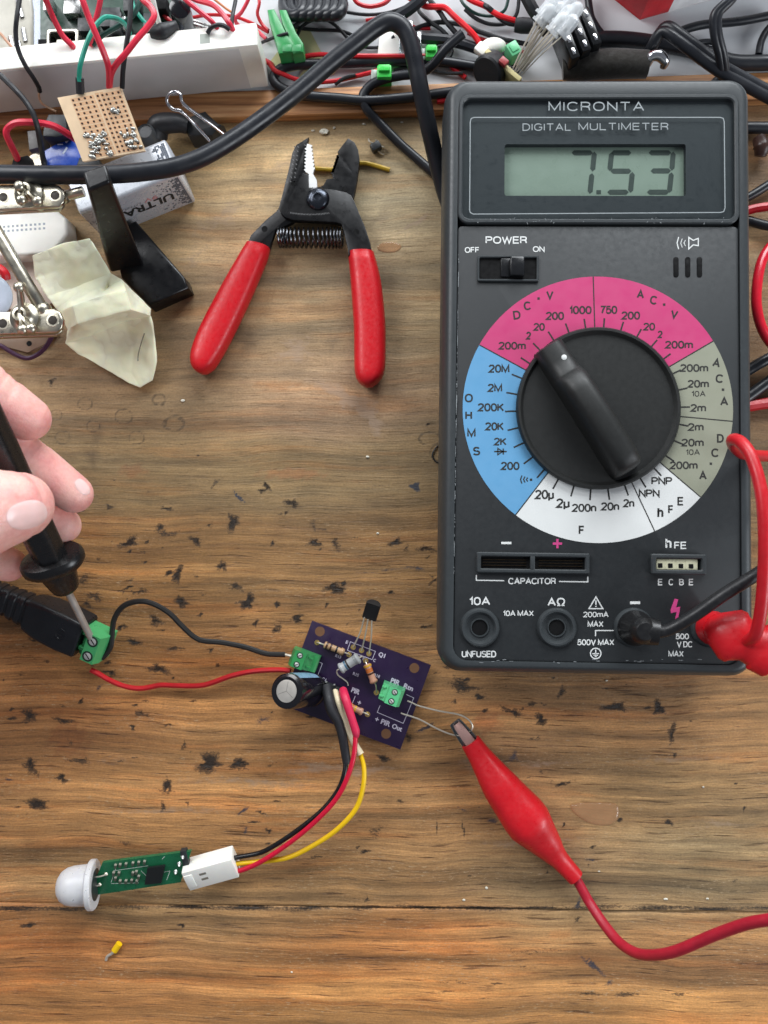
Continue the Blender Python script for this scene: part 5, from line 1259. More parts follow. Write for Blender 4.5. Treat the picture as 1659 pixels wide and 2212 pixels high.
def nail(cx, cy, hx_, hy_, rot, lift=.22, n=12):
    c, sn = math.cos(R(rot)), math.sin(R(rot)); top = []; ok = True
    o = V(0, 0, CAMZ) - hloc
    for j in range(n + 1):
        for i in range(n + 1):
            a, b = 2 * i / n - 1, 2 * j / n - 1
            u, v = a * math.sqrt(1 - b * b / 2), b * math.sqrt(1 - a * a / 2)      # square to disc
            u = math.copysign(abs(u) ** .85, u); v = math.copysign(abs(v) ** .85, v)
            x, y = cx + (u * hx_) * c - (v * hy_) * sn, cy + (u * hx_) * sn + (v * hy_) * c
            d = (P(x, y, 0) - V(0, 0, CAMZ)).normalized()
            hit, nrm, _, _ = bvh.ray_cast(o * S, d)
            if hit is None: return
            e = max(abs(a), abs(b)); top.append(hit / S + nrm * (lift * (1 - .75 * e ** 4)) + hloc)
    m2 = MB(); m2.add(top, [(j * (n + 1) + i, j * (n + 1) + i + 1, (j + 1) * (n + 1) + i + 1, (j + 1) * (n + 1) + i) for j in range(n) for i in range(n)])
    m2.build('fingernail', mat('fingernail', (243, 204, 198), .22, vary=.04, sss=.2, sssr=(1, .4, .3)), person)
nail(58, 1112, 44, 30, -14)
nail(178, 1052, 20, 12, 50, .16)

# ------------------------------------------------------------------ wire strippers
def zw(x, y): return 384 + .3472 * x, 274 + .3472 * y
strip = thing('wire_strippers', 'open wire strippers with red dipped handles, black jaws and a coil spring', 'wire strippers', P(690, 520, 0))
TOOL = mat('black_oxide', (30, 30, 31), .34, .35, vary=.2, vscale=.2, bump=.015, bscale=1.2)
def teeth(x0, y0, x1, y1, n, depth):
    out = []
    d = Vector((x1 - x0, y1 - y0)); nn = Vector((-d.y, d.x)).normalized()
    for i in range(n):
        a = Vector((x0, y0)) + d * (i / n); b = Vector((x0, y0)) + d * ((i + .5) / n)
        out += [(a.x, a.y), (a.x + d.x * .18 / n, a.y + d.y * .18 / n), (b.x + nn.x * depth, b.y + nn.y * depth), (b.x + nn.x * depth + d.x * .2 / n, b.y + nn.y * depth + d.y * .2 / n)]
    return out
left_edge = [(815, 62), (735, 112), (712, 160), (690, 260), (650, 420), (628, 500), (640, 535), (665, 560), (720, 580), (900, 588), (985, 594), (1018, 604), (1035, 660), (1058, 760), (1060, 800), (1150, 800), (1205, 760), (1196, 715), (1165, 620), (1130, 540), (1100, 465), (1078, 425), (1050, 408), (990, 392), (920, 384), (868, 384)]
inner_l = [(816, 380), (814, 294)] + teeth(784, 286, 792, 112, 8, 10)
z0, z1 = 6.2, 8.6
mb = MB(); mb.slab(pxpoly([zw(*p) for p in left_edge + inner_l], z1), z0, z1, .3); jawF = mb.build('front_jaw', TOOL, strip, angle=30)
right_edge = [(1060, 68), (1100, 95), (1122, 140), (1131, 200), (1118, 320), (1095, 440), (1060, 520), (900, 560), (760, 560), (700, 600), (650, 625), (610, 640), (600, 665), (582, 720), (560, 790), (450, 770), (436, 715), (455, 672), (545, 580), (612, 525), (650, 470), (740, 420), (860, 380), (905, 362), (925, 325), (966, 318)]
inner_r = teeth(962, 300, 1012, 150, 7, -16) + [(1022, 115)]
mb = MB(); mb.slab(pxpoly([zw(*p) for p in right_edge + inner_r], 6.0), 3.6, 6.0, .3); jawB = mb.build('rear_jaw', TOOL, strip, angle=30)
# ground bevel with its bright edge
POL = mat('ground_steel', (240, 240, 238), .4, .35, vary=.03)
bo = [(808, 108)] + [(p[0] - 30 if i == 0 else p[0], p[1]) for i, p in enumerate([])]
tl = teeth(780, 110, 782, 285, 7, -9); tr_ = teeth(846, 272, 826, 108, 7, 9)
bp_ = [(800, 104)] + teeth(792, 112, 784, 286, 8, -10) + [(815, 292), (816, 378), (868, 378), (864, 330), (840, 290)] + tr_ 
mb = MB(); q = [P(*zw(x, y), z1 + .06 - max(0, (x - 790)) * .016) for x, y in bp_]; q2 = [V(p.x, p.y, 6.3) for p in q]
mb.loft([q2, q]); mb.build('ground_edge', POL, jawF, smooth=False)
for x, y in ((720, 352),):
    p = P(*zw(x, y), z1); mb = MB(); mb.lathe(V(p.x, p.y, 0), (0, 0, 1), [(1.0, z1), (1.0, z1 + .03), (0, z1 + .03)], 18); mb.build('rivet_hole', HOLE, jawF)
for x, y, j, zz in ((1110, 655, jawF, z1), (540, 635, jawB, 6.0), (1040, 390, jawB, 6.0)):
    p = P(*zw(x, y), zz); mb = MB(); mb.lathe(V(p.x, p.y, 0), (0, 0, 1), [(1.1, zz), (1.1, zz + .03), (0, zz + .03)], 18); mb.build('rivet_hole', HOLE, j)
mb = MB()
for i in range(9): 
    y = 120 + i * 27; x = 745 - i * 3
    for k in range(2): bar_px(mb, *zw(x - k * 22, y), *zw(x - k * 22 + 8, y + 9), 2.0, z1 + .03)
for i in range(26): bar_px(mb, *zw(700 + i * 9.5, 530 + 10 * math.sin(i * .12)), *zw(705 + i * 9.5, 540 + 10 * math.sin(i * .12)), 1.6, z1 + .03)
mb.build('gauge_numbers', mat('worn_print', (92, 92, 92), .6), jawF, smooth=False)
p = P(*zw(872, 448), z1); mb = MB(); mb.lathe(V(p.x, p.y, 0), (0, 0, 1), [(4.2, z1), (4.1, z1 + .5), (3.3, z1 + 1.3), (2.0, z1 + 1.7), (1.4, z1 + 1.75), (1.2, z1 + 1.2), (0, z1 + 1.1)], 32); mb.build('pivot_bolt', mat('blued_steel', (70, 74, 82), .25, .9), strip)
s0, s1 = P(*zw(628, 690), 4.2), P(*zw(1028, 692), 4.2)
sa_ = (s1 - s0); sL = sa_.length; sa_.normalize(); sb_ = V(-sa_.y, sa_.x, 0); turns = 17; pts = []
for i in range(turns * 14 + 1):
    f = i / (turns * 14); g_ = f + .045 * math.sin(2 * math.pi * f) * -1
    a = 2 * math.pi * turns * f; rr = 3.5
    pts.append(s0 + sa_ * (sL * g_) + sb_ * (rr * math.cos(a)) + V(0, 0, .2 + rr * math.sin(a)))
mb = MB(); mb.tube(pts, .36, 7, 0, 0); mb.build('spring', mat('spring_steel', (96, 98, 102), .26, 1.0), strip)
def gripz(le, re, z, hz, name):
    rings = []; n = 40
    lc_, rc_ = catmull([P(x, y, z) for x, y in le], 10), catmull([P(x, y, z) for x, y in re], 10)
    def arcl(c, k):
        L_ = [0]
        for i in range(1, len(c)): L_.append(L_[-1] + (c[i] - c[i - 1]).length)
        t = k * L_[-1]
        for i in range(1, len(c)):
            if L_[i] >= t:
                f = (t - L_[i - 1]) / max(1e-9, L_[i] - L_[i - 1]); return c[i - 1].lerp(c[i], f)
        return c[-1]
    for i in range(n + 1):
        k = i / n; a, b = arcl(lc_, k), arcl(rc_, k); m = (a + b) / 2; h = (b - a) / 2
        e = min(1, .18 + math.sqrt(max(0, 1 - max(0, (k - .86) / .14) ** 2)) * .82) if k > .86 else 1
        zz = hz * e * (.92 if k < .03 else 1)
        ring = []
        for j in range(28):
            t = 2 * math.pi * j / 28; cx_, sy_ = math.cos(t), math.sin(t)
            ring.append(m + h * math.copysign(abs(cx_) ** .72, cx_) + V(0, 0, zz * math.copysign(abs(sy_) ** .85, sy_)))
        rings.append(ring)
    mb = MB(); mb.loft(rings); mb.build(name, RED, strip)
gripz([(533, 527), (512, 562), (478, 621), (436, 701), (418, 745), (412, 775), (418, 797), (430, 806)], [(583, 538), (575, 566), (537, 656), (495, 743), (471, 784), (460, 798), (446, 807), (438, 809)], 5.4, 5.0, 'handle_grip')
gripz([(752, 548), (757, 604), (764, 700), (765, 760), (766, 800), (772, 822), (784, 833), (792, 837)], [(808, 547), (823, 607), (832, 691), (833, 750), (832, 790), (826, 815), (812, 830), (800, 837)], 5.4, 5.0, 'handle_grip')
# ------------------------------------------------------------------ silver battery
bt = thing('battery', 'silver nine volt style battery with grey pixel pattern lying behind the black iron stand', 'battery', P(340, 420, 0))
f0, f1 = P(424, 437, .2), P(305, 485, .2)
ba = (f1 - f0).normalized(); bb_ = V(ba.y, -ba.x, 0)
if bb_.y < 0: bb_ = -bb_
BHh, BD, BL = 23.5, 13.5, 37.0
def bpt(l, h, d=0): return f0 + ba * l + V(0, 0, h) + bb_ * d
SILV = mat('silver_wrap', (198, 202, 208), .30, .25, vary=.04, coat=.3)
mb = MB(); mb.loft([[bpt(0 + d0, 0) + V(0, 0, q[1] + BHh / 2) + bb_ * (q[0] + BD / 2) for q in rrect(BD / 2 - i_, BHh / 2 - i_, 1.3, 6)] for d0, i_ in ((0, .6), (.5, 0), (BL - .5, 0), (BL, .6))])
bat = mb.build('battery_case', SILV, bt)
def bfront(l, h, o=.06): return bpt(l, h, -o)
mb = MB(); rb = random.Random(3)
cell = .62
for i in range(26):
    for j in range(34):
        l, h = 1.0 + i * cell, 1.8 + j * cell
        if h > BHh - 2.0: continue
        dens = max(0, 1.02 - i / 9.0) if i < 9 else max(0, .30 - (i - 9) * .03)
        if abs(h - 11) < 3.4 and i > 5: dens *= .12
        if rb.random() < dens ** 1.2: mb.add([bfront(l, h), bfront(l + cell * .92, h), bfront(l + cell * .92, h + cell * .92), bfront(l, h + cell * .92)], [(0, 1, 2, 3)], 0)
for i in range(20):
    for j in range(16):
        l, d = 1.0 + i * cell, 2.2 + j * cell
        if d > BD - 2: continue
        if rb.random() < max(0, 1 - i / 8.0): mb.add([bpt(l, BHh + .05, d), bpt(l + cell * .92, BHh + .05, d), bpt(l + cell * .92, BHh + .05, d + cell * .92), bpt(l, BHh + .05, d + cell * .92)], [(0, 1, 2, 3)], 0)
mb.build('pixel_print', mat('camo_grey', (84, 92, 104), .4), bat, smooth=False)
mb = MB()
def bz(x, y):      # label lettering: upside down on the long side
    return bfront(x, y, .09)
vs, fs = text_geo('ULTRALIFE', .03)
x0, x1 = min(v[0] for v in vs), max(v[0] for v in vs); y0, y1 = min(v[1] for v in vs), max(v[1] for v in vs)
def blet(s, l0, l1, h0, h1, off, sl=.18):
    vs, fs = text_geo(s, off); x0, x1 = min(v[0] for v in vs), max(v[0] for v in vs); y0, y1 = min(v[1] for v in vs), max(v[1] for v in vs)
    mb.add([bfront(l0 + (x - x0) / (x1 - x0) * (l1 - l0) + sl * (y - y0) / (y1 - y0) * 3, h0 + (h1 - h0) * (y - y0) / (y1 - y0), .09) for x, y in vs], fs)
blet('ULTRALIFE', 5.5, 35, 13.4, 8.6, .03)
mb.build('lettering', PRINTK, bat, smooth=False)
mb = MB(); blet('LITHIUM BATTERY', 17, 37, 15.2, 13.9, .0); mb.build('lettering', mat('print_mid', (120, 122, 126), .5), bat, smooth=False)
mb = MB(); blet('9V', 10.5, 15.5, 16.0, 13.6, .0); mb.build('lettering', mat('print_red', (208, 130, 130), .5), bat, smooth=False)
# ------------------------------------------------------------------ black iron stand of the helping hand
ENAM = mat('black_enamel', (15, 15, 17), .34, vary=.15, bump=.06, bscale=.4)
stand = thing('helping_hand_stand', 'heavy black iron stand with a sloping post, beside the crumpled tape', 'tool stand', P(320, 580, 0))
foot = [(238, 500), (292, 476), (398, 598), (407, 622), (322, 660), (262, 600)]
mb = MB(); mb.slab(pxpoly(foot, 8.5), .3, 8.5, .8); mb.build('base_foot', ENAM, stand, angle=45)
mb = MB()
pb, ptop = [P(x, y, 8.0) for x, y in ((240, 590), (312, 574), (296, 545), (228, 556))], [P(x, y, 52) for x, y in ((190, 412), (238, 392), (228, 352), (178, 370))]
mb.loft([pb, [a.lerp(b, .12) for a, b in zip(pb, ptop)], [a.lerp(b, .5) for a, b in zip(pb, ptop)], ptop])
bm_ = mb.build('post', ENAM, stand, angle=30)
md = bm_.modifiers.new('b', 'BEVEL'); md.width = .0009; md.segments = 3; md.limit_method = 'ANGLE'
# metal clamp plates
def zh(x, y): return .1985 * x, 356.6 + .1985 * y
def clamp(label, plate, z, holes, bolt, rods, wing):
    t = thing('ball_joint_clamp', label, 'clamp', P(*zh(*bolt), z - 6))
    mb = MB(); mb.slab(pxpoly([zh(*p) for p in plate], z), z - 1.3, z, .45)
    pl = mb.build('clamp_plate', NICKEL, t, angle=50)
    mb = MB(); mb.slab([(q[0] - bshift[0], q[1] - bshift[1]) for q in pxpoly([zh(*p) for p in plate], z - 8)], z - 9.2, z - 8, .4)
    mb.build('clamp_plate', NICKEL, t, angle=50)
    for x, y, r in holes:
        p = P(*zh(x, y), z); mb = MB(); mb.lathe(V(p.x, p.y, 0), (0, 0, 1), [(r * 1.5, z - .1), (r * 1.4, z + .12), (r * 1.05, z + .15), (r, z + .05), (r, z + .02), (0, z + .02)], 24, 0)
        mb.build('socket_rim', NICKEL, pl); mb = MB(); mb.lathe(V(p.x, p.y, 0), (0, 0, 1), [(r * .98, z + .06), (r * .7, z + .1), (0, z + .12)], 20); mb.build('socket_hole', mat('hole_brown', (40, 34, 28), .5, .4), pl)
    p = P(*zh(*bolt), z); c = V(p.x, p.y, 0)
    mb = MB(); mb.lathe(c, (0, 0, 1), [(2.2, z - 9), (2.2, z), (4.6, z + .05), (4.7, z + .9), (3.4, z + 1.4), (2.6, z + 2.6), (2.2, z + 4.2), (1.5, z + 4.3), (1.5, z + 3.4), (0, z + 3.4)], 24); wn_ = mb.build('wing_nut', NICKEL, t)
    for dx, dy in wing:
        q = P(*zh(bolt[0] + dx, bolt[1] + dy), z + 5); mb = MB(); q0 = V(c.x, c.y, z + 2.2)
        mid = q0.lerp(V(q.x, q.y, z + 4), .55)
        mb.tube([q0, mid, V(q.x, q.y, z + 5)], [2.0, 1.9, 1.6], 10, flat=.5); mb.ball(V(q.x, q.y, z + 5), 1.75, sc=(1, 1, .8)); mb.build('wing', NICKEL, wn_)
    for pts, r in rods:
        mb = MB(); mb.tube([P(*zh(x, y), zz) for x, y, zz in pts], r, 14); mb.ball(P(*zh(*pts[0][:2]), pts[0][2]), r * 1.35); mb.build('rod', NICKEL, t)
    return t
bshift = (0, 1.2)
clamp('shiny metal ball joint clamp with wing nut, just below the thick black cable', [(-260, 220), (560, 200), (640, 220), (690, 270), (705, 335), (690, 400), (640, 455), (520, 460), (-260, 500)], 40, [(600, 330, 1.45), (35, 350, 1.45)], (320, 320), [([(690, 345, 37), (760, 325, 37), (830, 305, 38), (910, 285, 38)], 1.7)], [(-90, 60), (90, 70), (-110, -90)])
clamp('metal ball joint clamp with wing nut and rod, beside the hand', [(-260, 1600), (120, 1590), (330, 1570), (580, 1560), (650, 1600), (688, 1680), (670, 1770), (610, 1820), (400, 1830), (100, 1840), (-260, 1860)], 44, [(575, 1690, 1.45), (30, 1725, 1.45)], (275, 1660), [([(470, 1580, 42), (300, 1300, 45), (100, 960, 47), (-60, 690, 48), (-200, 450, 48)], 2.1)], [(-70, -330), (-30, 130), (60, 120)])
# ------------------------------------------------------------------ crumpled masking tape
tape = {'a': (69, 552, 10), 'b': (130, 528, 15), 'c': (194, 513, 19), 'd': (210, 540, 20), 'e': (240, 590, 17), 'f': (100, 640, 9), 'g': (160, 622, 12), 'h': (232, 622, 15), 'i': (264, 604, 18), 'j': (300, 640, 16), 'k': (326, 668, 12),
        'l': (128, 676, 13), 'm': (157, 661, 24), 'n': (215, 640, 25), 'o': (272, 628, 25), 'p': (146, 712, 12), 'q': (168, 699, 22), 'r': (225, 684, 23), 's': (282, 668, 23), 't': (140, 742, 8), 'u': (205, 722, 8), 'v': (270, 694, 9), 'w': (325, 682, 12),
        'x': (167, 765, 6), 'y': (232, 765, 5), 'z': (290, 760, 5), 'A': (333, 720, 9), 'B': (243, 806, 4), 'C': (285, 806, 3.4), 'D': (338, 780, 6), 'E': (280, 828, 3), 'F': (303, 837, 2.6), 'G': (330, 822, 4), 'H': (75, 600, 6), 'I': (165, 572, 16)}
tf = ['abIH', 'bcdI', 'Ideg', 'HIgf', 'gehn', 'fgml', 'gnm', 'ehi', 'hion', 'ijso', 'jkws', 'lmqp', 'mnrq', 'nosr', 'pqut', 'qrvu', 'rswv', 'tuyx', 'uvzy', 'vwAz', 'xyB', 'yzCB', 'zADC', 'BCE', 'CDGF', 'CFE']
ks = list(tape); mb = MB(); mb.add([P(*tape[k]) for k in ks], [tuple(ks.index(c) for c in f) for f in tf])
tp_mat = mat('masking_tape', (243, 239, 206), .6, vary=.05, vscale=.15, bump=.03, bscale=1.6, sss=.25)
tp = solo(mb, 'masking_tape', tp_mat, 'crumpled cream masking tape folded round a clip, beside the black iron stand', 'tape', P(200, 700, 0), angle=28)
md = tp.modifiers.new('s', 'SUBSURF'); md.subdivision_type = 'SIMPLE'; md.levels = md.render_levels = 4
me_ = tp.data; ce = me_.attributes.new('crease_edge', 'FLOAT', 'EDGE') if 'crease_edge' not in me_.attributes else me_.attributes['crease_edge']
fold = [('m', 'n'), ('n', 'o'), ('q', 'r'), ('r', 's'), ('m', 'q'), ('s', 'o'), ('g', 'h'), ('l', 'm'), ('p', 'q'), ('j', 's'), ('i', 'o'), ('g', 'm'), ('d', 'e'), ('u', 'v'), ('t', 'u'), ('v', 'w')]
fi = {frozenset((ks.index(a), ks.index(b))) for a, b in fold}
ce.data.foreach_set('value', [.85 if frozenset(e.vertices) in fi else .0 for e in me_.edges])
md = tp.modifiers.new('t', 'SOLIDIFY'); md.thickness = .00015
tx_ = bpy.data.textures.new('crumple', 'CLOUDS'); tx_.noise_scale = .012
md = tp.modifiers.new('d', 'DISPLACE'); md.texture = tx_; md.strength = .0013; md.texture_coords = 'LOCAL'
tx2 = bpy.data.textures.new('crumple_fine', 'CLOUDS'); tx2.noise_scale = .005
md = tp.modifiers.new('d2', 'DISPLACE'); md.texture = tx2; md.strength = .0007; md.texture_coords = 'LOCAL'
md = tp.modifiers.new('sm', 'SMOOTH'); md.factor = .5; md.iterations = 2
wire('fibre', 'short grey wire offcut lying on the lower part of the masking tape', 'wire offcut', [(312, 720, 10.5), (304, 745, 9.0), (299, 765, 8.2), (298, 780, 7.8)], .22, mat('grey_fibre', (120, 118, 100), .6))
# small white breadboard and things under the clamps
mb = MB(); q = [P(x, y, 9) for x, y in ((-120, 560), (112, 548), (146, 505), (142, 470), (120, 452), (-120, 470))]
mb.slab([p[:2] for p in q], .3, 9, 1.2)
wb_ = solo(mb, 'breadboard', WHITEP, 'small white breadboard lying under the metal clamps by the tape', 'breadboard', P(40, 520, 0), angle=50)
mb = MB()
for i in range(13):
    for j in range(2):
        x, y = -20 + i * 9.6, 492 + j * 9.5 - i * .7
        mb.add([P(x - 2.4, y - 2.4, 9.02), P(x + 2.4, y - 2.4, 9.02), P(x + 2.4, y + 2.4, 9.02), P(x - 2.4, y + 2.4, 9.02)], [(0, 1, 2, 3)])
mb.build('contact_holes', mat('hole_grey', (150, 158, 164), .6), wb_, smooth=False)
mb = MB(); mb.slab(pxpoly([(-60, 545), (70, 552), (128, 580), (128, 640), (90, 672), (-60, 660)], 2), .2, 2.0, .2); solo(mb, 'backing_board', mat('pale_board', (206, 190, 176), .5), 'pale pinkish flat board under the clamp rod left of the tape', 'board', P(20, 600, 0))
mb = MB(); p = P(-22, 640, 22); mb.lathe(p, V(.15, -.1, 1), [(7.0, -1.0), (7.6, -.3), (7.6, .6), (6.9, 1.1), (5, 1.5), (0, 1.9)], 40); solo(mb, 'magnifier_lens', mat('pale_lens', (196, 206, 220), .2, coat=.5), 'pale bluish round lens at the left edge beside the clamp rod', 'lens', V(p.x, p.y, 0))
wire('wire', 'short dark red wire at the left edge above the bluish lens', 'wire', [(-30, 570, 8), (-5, 578, 9), (10, 590, 9), (14, 604, 8)], 1.6, REDW)
wire('wire', 'purple wire curving under the lower metal clamp', 'wire', [(-30, 735, 4), (0, 746, 4), (30, 764, 3), (58, 774, 2.5), (84, 764, 3), (102, 745, 5), (112, 726, 7)], .85, mat('purple_wire', (62, 34, 60), .4))
mb = MB(); mb.slab(pxpoly([(-40, 722), (120, 716), (98, 742), (60, 762), (8, 748), (-40, 746)], 1.6), .2, 1.6, .2); solo(mb, 'small_board', mat('dull_board', (134, 112, 94), .45), 'dull brown board with one hole, under the lower clamp', 'board', P(50, 745, 0))
p = P(63, 742, 1.65); mb = MB(); mb.lathe(V(p.x, p.y, 0), (0, 0, 1), [(1.0, 1.62), (1.0, 1.68), (0, 1.68)], 16); mb.build('board_hole', HOLE, bpy.data.objects['small_board'])
# ------------------------------------------------------------------ thick cable and other cords
thick = [(-120, 385, 40), (-20, 377, 41), (100, 378, 41), (220, 377, 40), (320, 370, 38), (400, 354, 36), (470, 322, 34), (560, 262, 31), (640, 200, 29), (710, 140, 28), (770, 92, 28), (812, 60, 28), (842, 47, 28), (868, 58, 27), (884, 85, 26), (897, 135, 24), (910, 200, 21), (925, 270, 16), (942, 345, 9), (962, 420, 3.4), (990, 500, 3.2), (1010, 620, 3.2)]
wire('power_cable', 'thick black cable arching across the back from the left edge to behind the multimeter', 'cable', thick, 2.95, CORD, seg=20)
wire('cord', 'thinner black cord bending from the white surface down over the batten to behind the multimeter', 'cord', [(1000, 72, 18), (962, 106, 16), (935, 140, 13), (905, 158, 10), (866, 163, 8.5), (833, 170, 8), (806, 181, 7.6), (790, 196, 7.4), (784, 212, 7.2), (794, 238, 6), (820, 266, 3.5), (868, 314, 2.2), (930, 368, 2.0), (975, 415, 2.0), (1010, 470, 2)], 1.7, CORD, seg=14)
wire('cord', 'grey black cord doubled back in a hairpin loop right of the white strip', 'cord', [(1120, 160, 6), (1021, 143, 6.2), (960, 134, 6.2), (896, 132, 6.2), (861, 132, 6.2), (764, 135, 6.2), (695, 138, 6.2), (640, 140, 6.2), (610, 147, 6.2), (594, 160, 6.2), (591, 172, 6.2), (603, 187, 6.4), (630, 200, 7.0), (660, 207, 7.2), (729, 212, 7.2), (785, 217, 7.2), (833, 215, 7.2), (903, 208, 7.4), (983, 198, 7.2), (1060, 190, 7.0)], 1.75, CORD, seg=14)
# ------------------------------------------------------------------ white breadboard standing on its edge
w0, w1 = P(552, 191, BZ), P(-60, 250, BZ)
wa = (w1 - w0).normalized(); wb2 = V(wa.y, -wa.x, 0)
if wb2.y < 0: wb2 = -wb2
lean = .10
wz = (V(0, 0, 1) + wb2 * lean).normalized(); wn2 = wa.cross(wz); wn2 = wn2 if wn2.y > 0 else -wn2
HT, TH, LN = 22.0, 8.5, 165.0
wo = w0 + V(0, 0, .2) - wa * 5.0
brd = thing('breadboard', 'long white breadboard standing on its edge behind the wooden batten, grey backing forward', 'breadboard', w0 + wa * 60)
mb = MB(); mb.box(wo + wa * LN / 2 + wz * HT / 2 + wn2 * TH / 2, (LN, HT, TH), (wa, wz, wn2), .5); bb3 = mb.build('breadboard_body', WHITEP, brd)
mb = MB(); mb.box(wo + wa * (6.6 + 80) + wz * (HT / 2 - .3) - wn2 * .05, (160, HT - 1.3, .3), (wa, wz, wn2), .1); mb.build('backing_sheet', mat('grey_backing', (200, 198, 196), .55, vary=.08, vscale=.03, bump=.15, bscale=.12), bb3)
for d in (18, 102):
    mb = MB(); mb.box(wo + wa * d + wz * HT + wn2 * 4.2, (3.4, .12, 3.6), (wa, wz, wn2)); mb.build('notch', mat('notch_shade', (150, 156, 148), .6), bb3)
# ------------------------------------------------------------------ microcontroller in a clear tray, top left
tray = thing('controller_board', 'green controller board with a silver square socket in a pale clear tray, top left corner', 'circuit board', P(200, 80, 4))
mb = MB(); mb.slab(pxpoly([(20, 205), (400, 128), (400, -40), (20, -40)], 10), 4, 13, .8); mb.build('tray', mat('tray_plastic', (176, 186, 204), .25, vary=.06, coat=.3, trans=.2), tray)
mb = MB(); mb.slab(pxpoly([(84, 128), (372, 100), (376, -40), (84, -40)], 16), 13.2, 15, .1); gb = mb.build('board', mat('dark_green_board', (44, 70, 58), .35, vary=.35, vscale=.25), tray)
rb = random.Random(5)
mb = MB()
USB = mat('usb_steel', (176, 172, 160), .28, 1.0, vary=.1)
uc = P(134, 94, 24)
mb.ring([(q[0] + uc.x, q[1] + uc.y) for q in rrect(5.6, 5.4, 1.0, 3)], [(q[0] + uc.x, q[1] + uc.y) for q in rrect(4.4, 4.2, .8, 3)], 15, 24, .3); mb.box(V(uc.x, uc.y, 19), (5.0, 4.6, 8), bev=.3); mb.build('usb_socket', USB, gb)
for (x, y, w, h, z, c) in ((250, 100, 5, 6, 5, HOLE), (215, 92, 6, 4, 3, BLK), (262, 70, 4, 7, 7, BLK), (300, 88, 6, 4, 2.5, HOLE), (190, 60, 6, 5, 3, BLK), (330, 60, 5, 7, 4, BLK), (240, 40, 7, 7, 2, BLK), (290, 20, 6, 5, 4, BLK), (350, 20, 5, 5, 5, HOLE), (100, 110, 3.5, 5, 4, HOLE), (185, 95, 7, 2, 2, BLK)):
    p = P(x, y, 16); mb = MB(); mb.box(V(p.x, p.y, 15 + z / 2), (w, h, z), bev=.2); mb.build('chip', c, gb)
for (x, y, w, h, z) in ((275, 64, 1.2, 4.5, 6), (300, 104, 2.4, 1.4, 2), (245, 112, 2.4, 1.2, 1.5), (170, 110, 3, 1.2, 2), (320, 104, 3, 1.2, 2), (160, 22, 6, 5, 4), (110, 20, 2.2, 6, 6)):
    p = P(x, y, 17); mb = MB(); mb.box(V(p.x, p.y, 15 + z / 2), (w, h, z), bev=.2); mb.build('metal_part', STEEL, gb)
mb = MB(); p0 = P(388, 16, 27); p1 = P(402, 70, 8.5); cd = (p1 - p0); cL = cd.length
mb.lathe(p0, cd, [(2.8, -.1), (3.5, .3), (3.7, 1.0), (3.7, cL - 1.6), (3.4, cL - 1.0), (3.7, cL - .4), (3.3, cL)], 28); solo(mb, 'capacitor', CAPB, 'glossy black cylindrical capacitor standing behind the white strip near its middle', 'capacitor', V(p1.x, p1.y, 4))
mb = MB(); mb.slab(pxpoly([(-60, 210), (70, 196), (70, 20), (62, -40), (-60, -40)], 14), 4, 14, 1.0); gx = solo(mb, 'plastic_case', mat('beige_case', (176, 172, 160), .4, vary=.08), 'beige grey plastic case with chrome edge slots in the top left corner', 'case', P(10, 80, 4), angle=45)
for x0, y0, x1, y1 in ((38, 0, 48, 38), (50, 62, 55, 90), (40, 90, 52, 145), (22, 80, 30, 110)):
    a, b = P(x0, y0, 14.2), P(x1, y1, 14.2); mb = MB(); mb.tube([a, b], .8, 8); mb.build('edge_strip', CHROME, gx)
p = P(63, 185, 14); mb = MB(); mb.slab(pxpoly([(66, 196), (128, 186), (124, 178), (66, 186)], 14.6), 13.9, 14.6, .1); mb.build('label_slot', mat('slot_grey', (110, 112, 108), .5), gx)
# wires of the upper left
def jw(label, pts, r=.72, m=None, cat='wire', name='jumper_wire', group='jumper wires round the white breadboard'): wire(name, label, cat, pts, r, m, group)
jw('red jumper wire slanting down left of the silver square socket', [(92, -20, 40), (99, 0, 38), (112, 32, 33), (134, 75, 29), (156, 99, 27), (160, 112, 24)], 1.0, PINKW)
jw('red jumper wire falling from the top edge to the strip board, left of a pair', [(170, -20, 52), (178, 0, 52), (190, 33, 50), (205, 69, 48), (226, 119, 44), (235, 150, 40), (236, 190, 33)], 1.0, PINKW)
jw('red jumper wire rising from the strip board to the top edge, right of a pair', [(236, 190, 33), (240, 160, 38), (252, 138, 41), (271, 116, 43), (296, 84, 44), (319, 58, 44), (333, 35, 44), (326, 16, 44), (308, -2, 44), (300, -20, 42)], 1.0, PINKW)
jw('short red jumper wire between the two long red ones near the top', [(195, 98, 27), (198, 80, 29), (205, 50, 32), (214, 15, 34), (220, -20, 36)], .9, PINKW)
jw('teal jumper wire looping over the breadboard into a black sleeve on the strip board', [(172, 176, 36), (171, 165, 37), (174, 138, 40), (188, 92, 42), (205, 58, 43), (222, 40, 43), (234, 37, 42), (256, 42, 38), (274, 57, 32), (280, 72, 26)], .8, TEAL)
wire('heat_shrink_sleeve', 'black sleeve on the teal wire at the strip board corner', 'sleeve', [(172, 168, 36), (173, 185, 34.5), (174, 202, 33)], 1.45, SHB)
jw('dark green jumper wire running up right behind the long red ones', [(200, 97, 27), (215, 82, 28), (231, 71, 29), (258, 55, 31), (282, 38, 33), (298, 15, 34), (308, -20, 34)], .85, DGRN)
jw('thin teal jumper wire left of the black capacitor', [(283, -10, 20), (290, 16, 20), (306, 40, 19), (322, 56, 18)], .7, TEAL)
jw('black jumper wire from the top edge ending in a bare copper tip', [(44, -20, 36), (42, 0, 36), (36, 40, 36), (34, 74, 34), (40, 109, 32), (55, 142, 30), (72, 168, 26), (83, 187, 22), (86, 198, 20)], .8, BLKR)
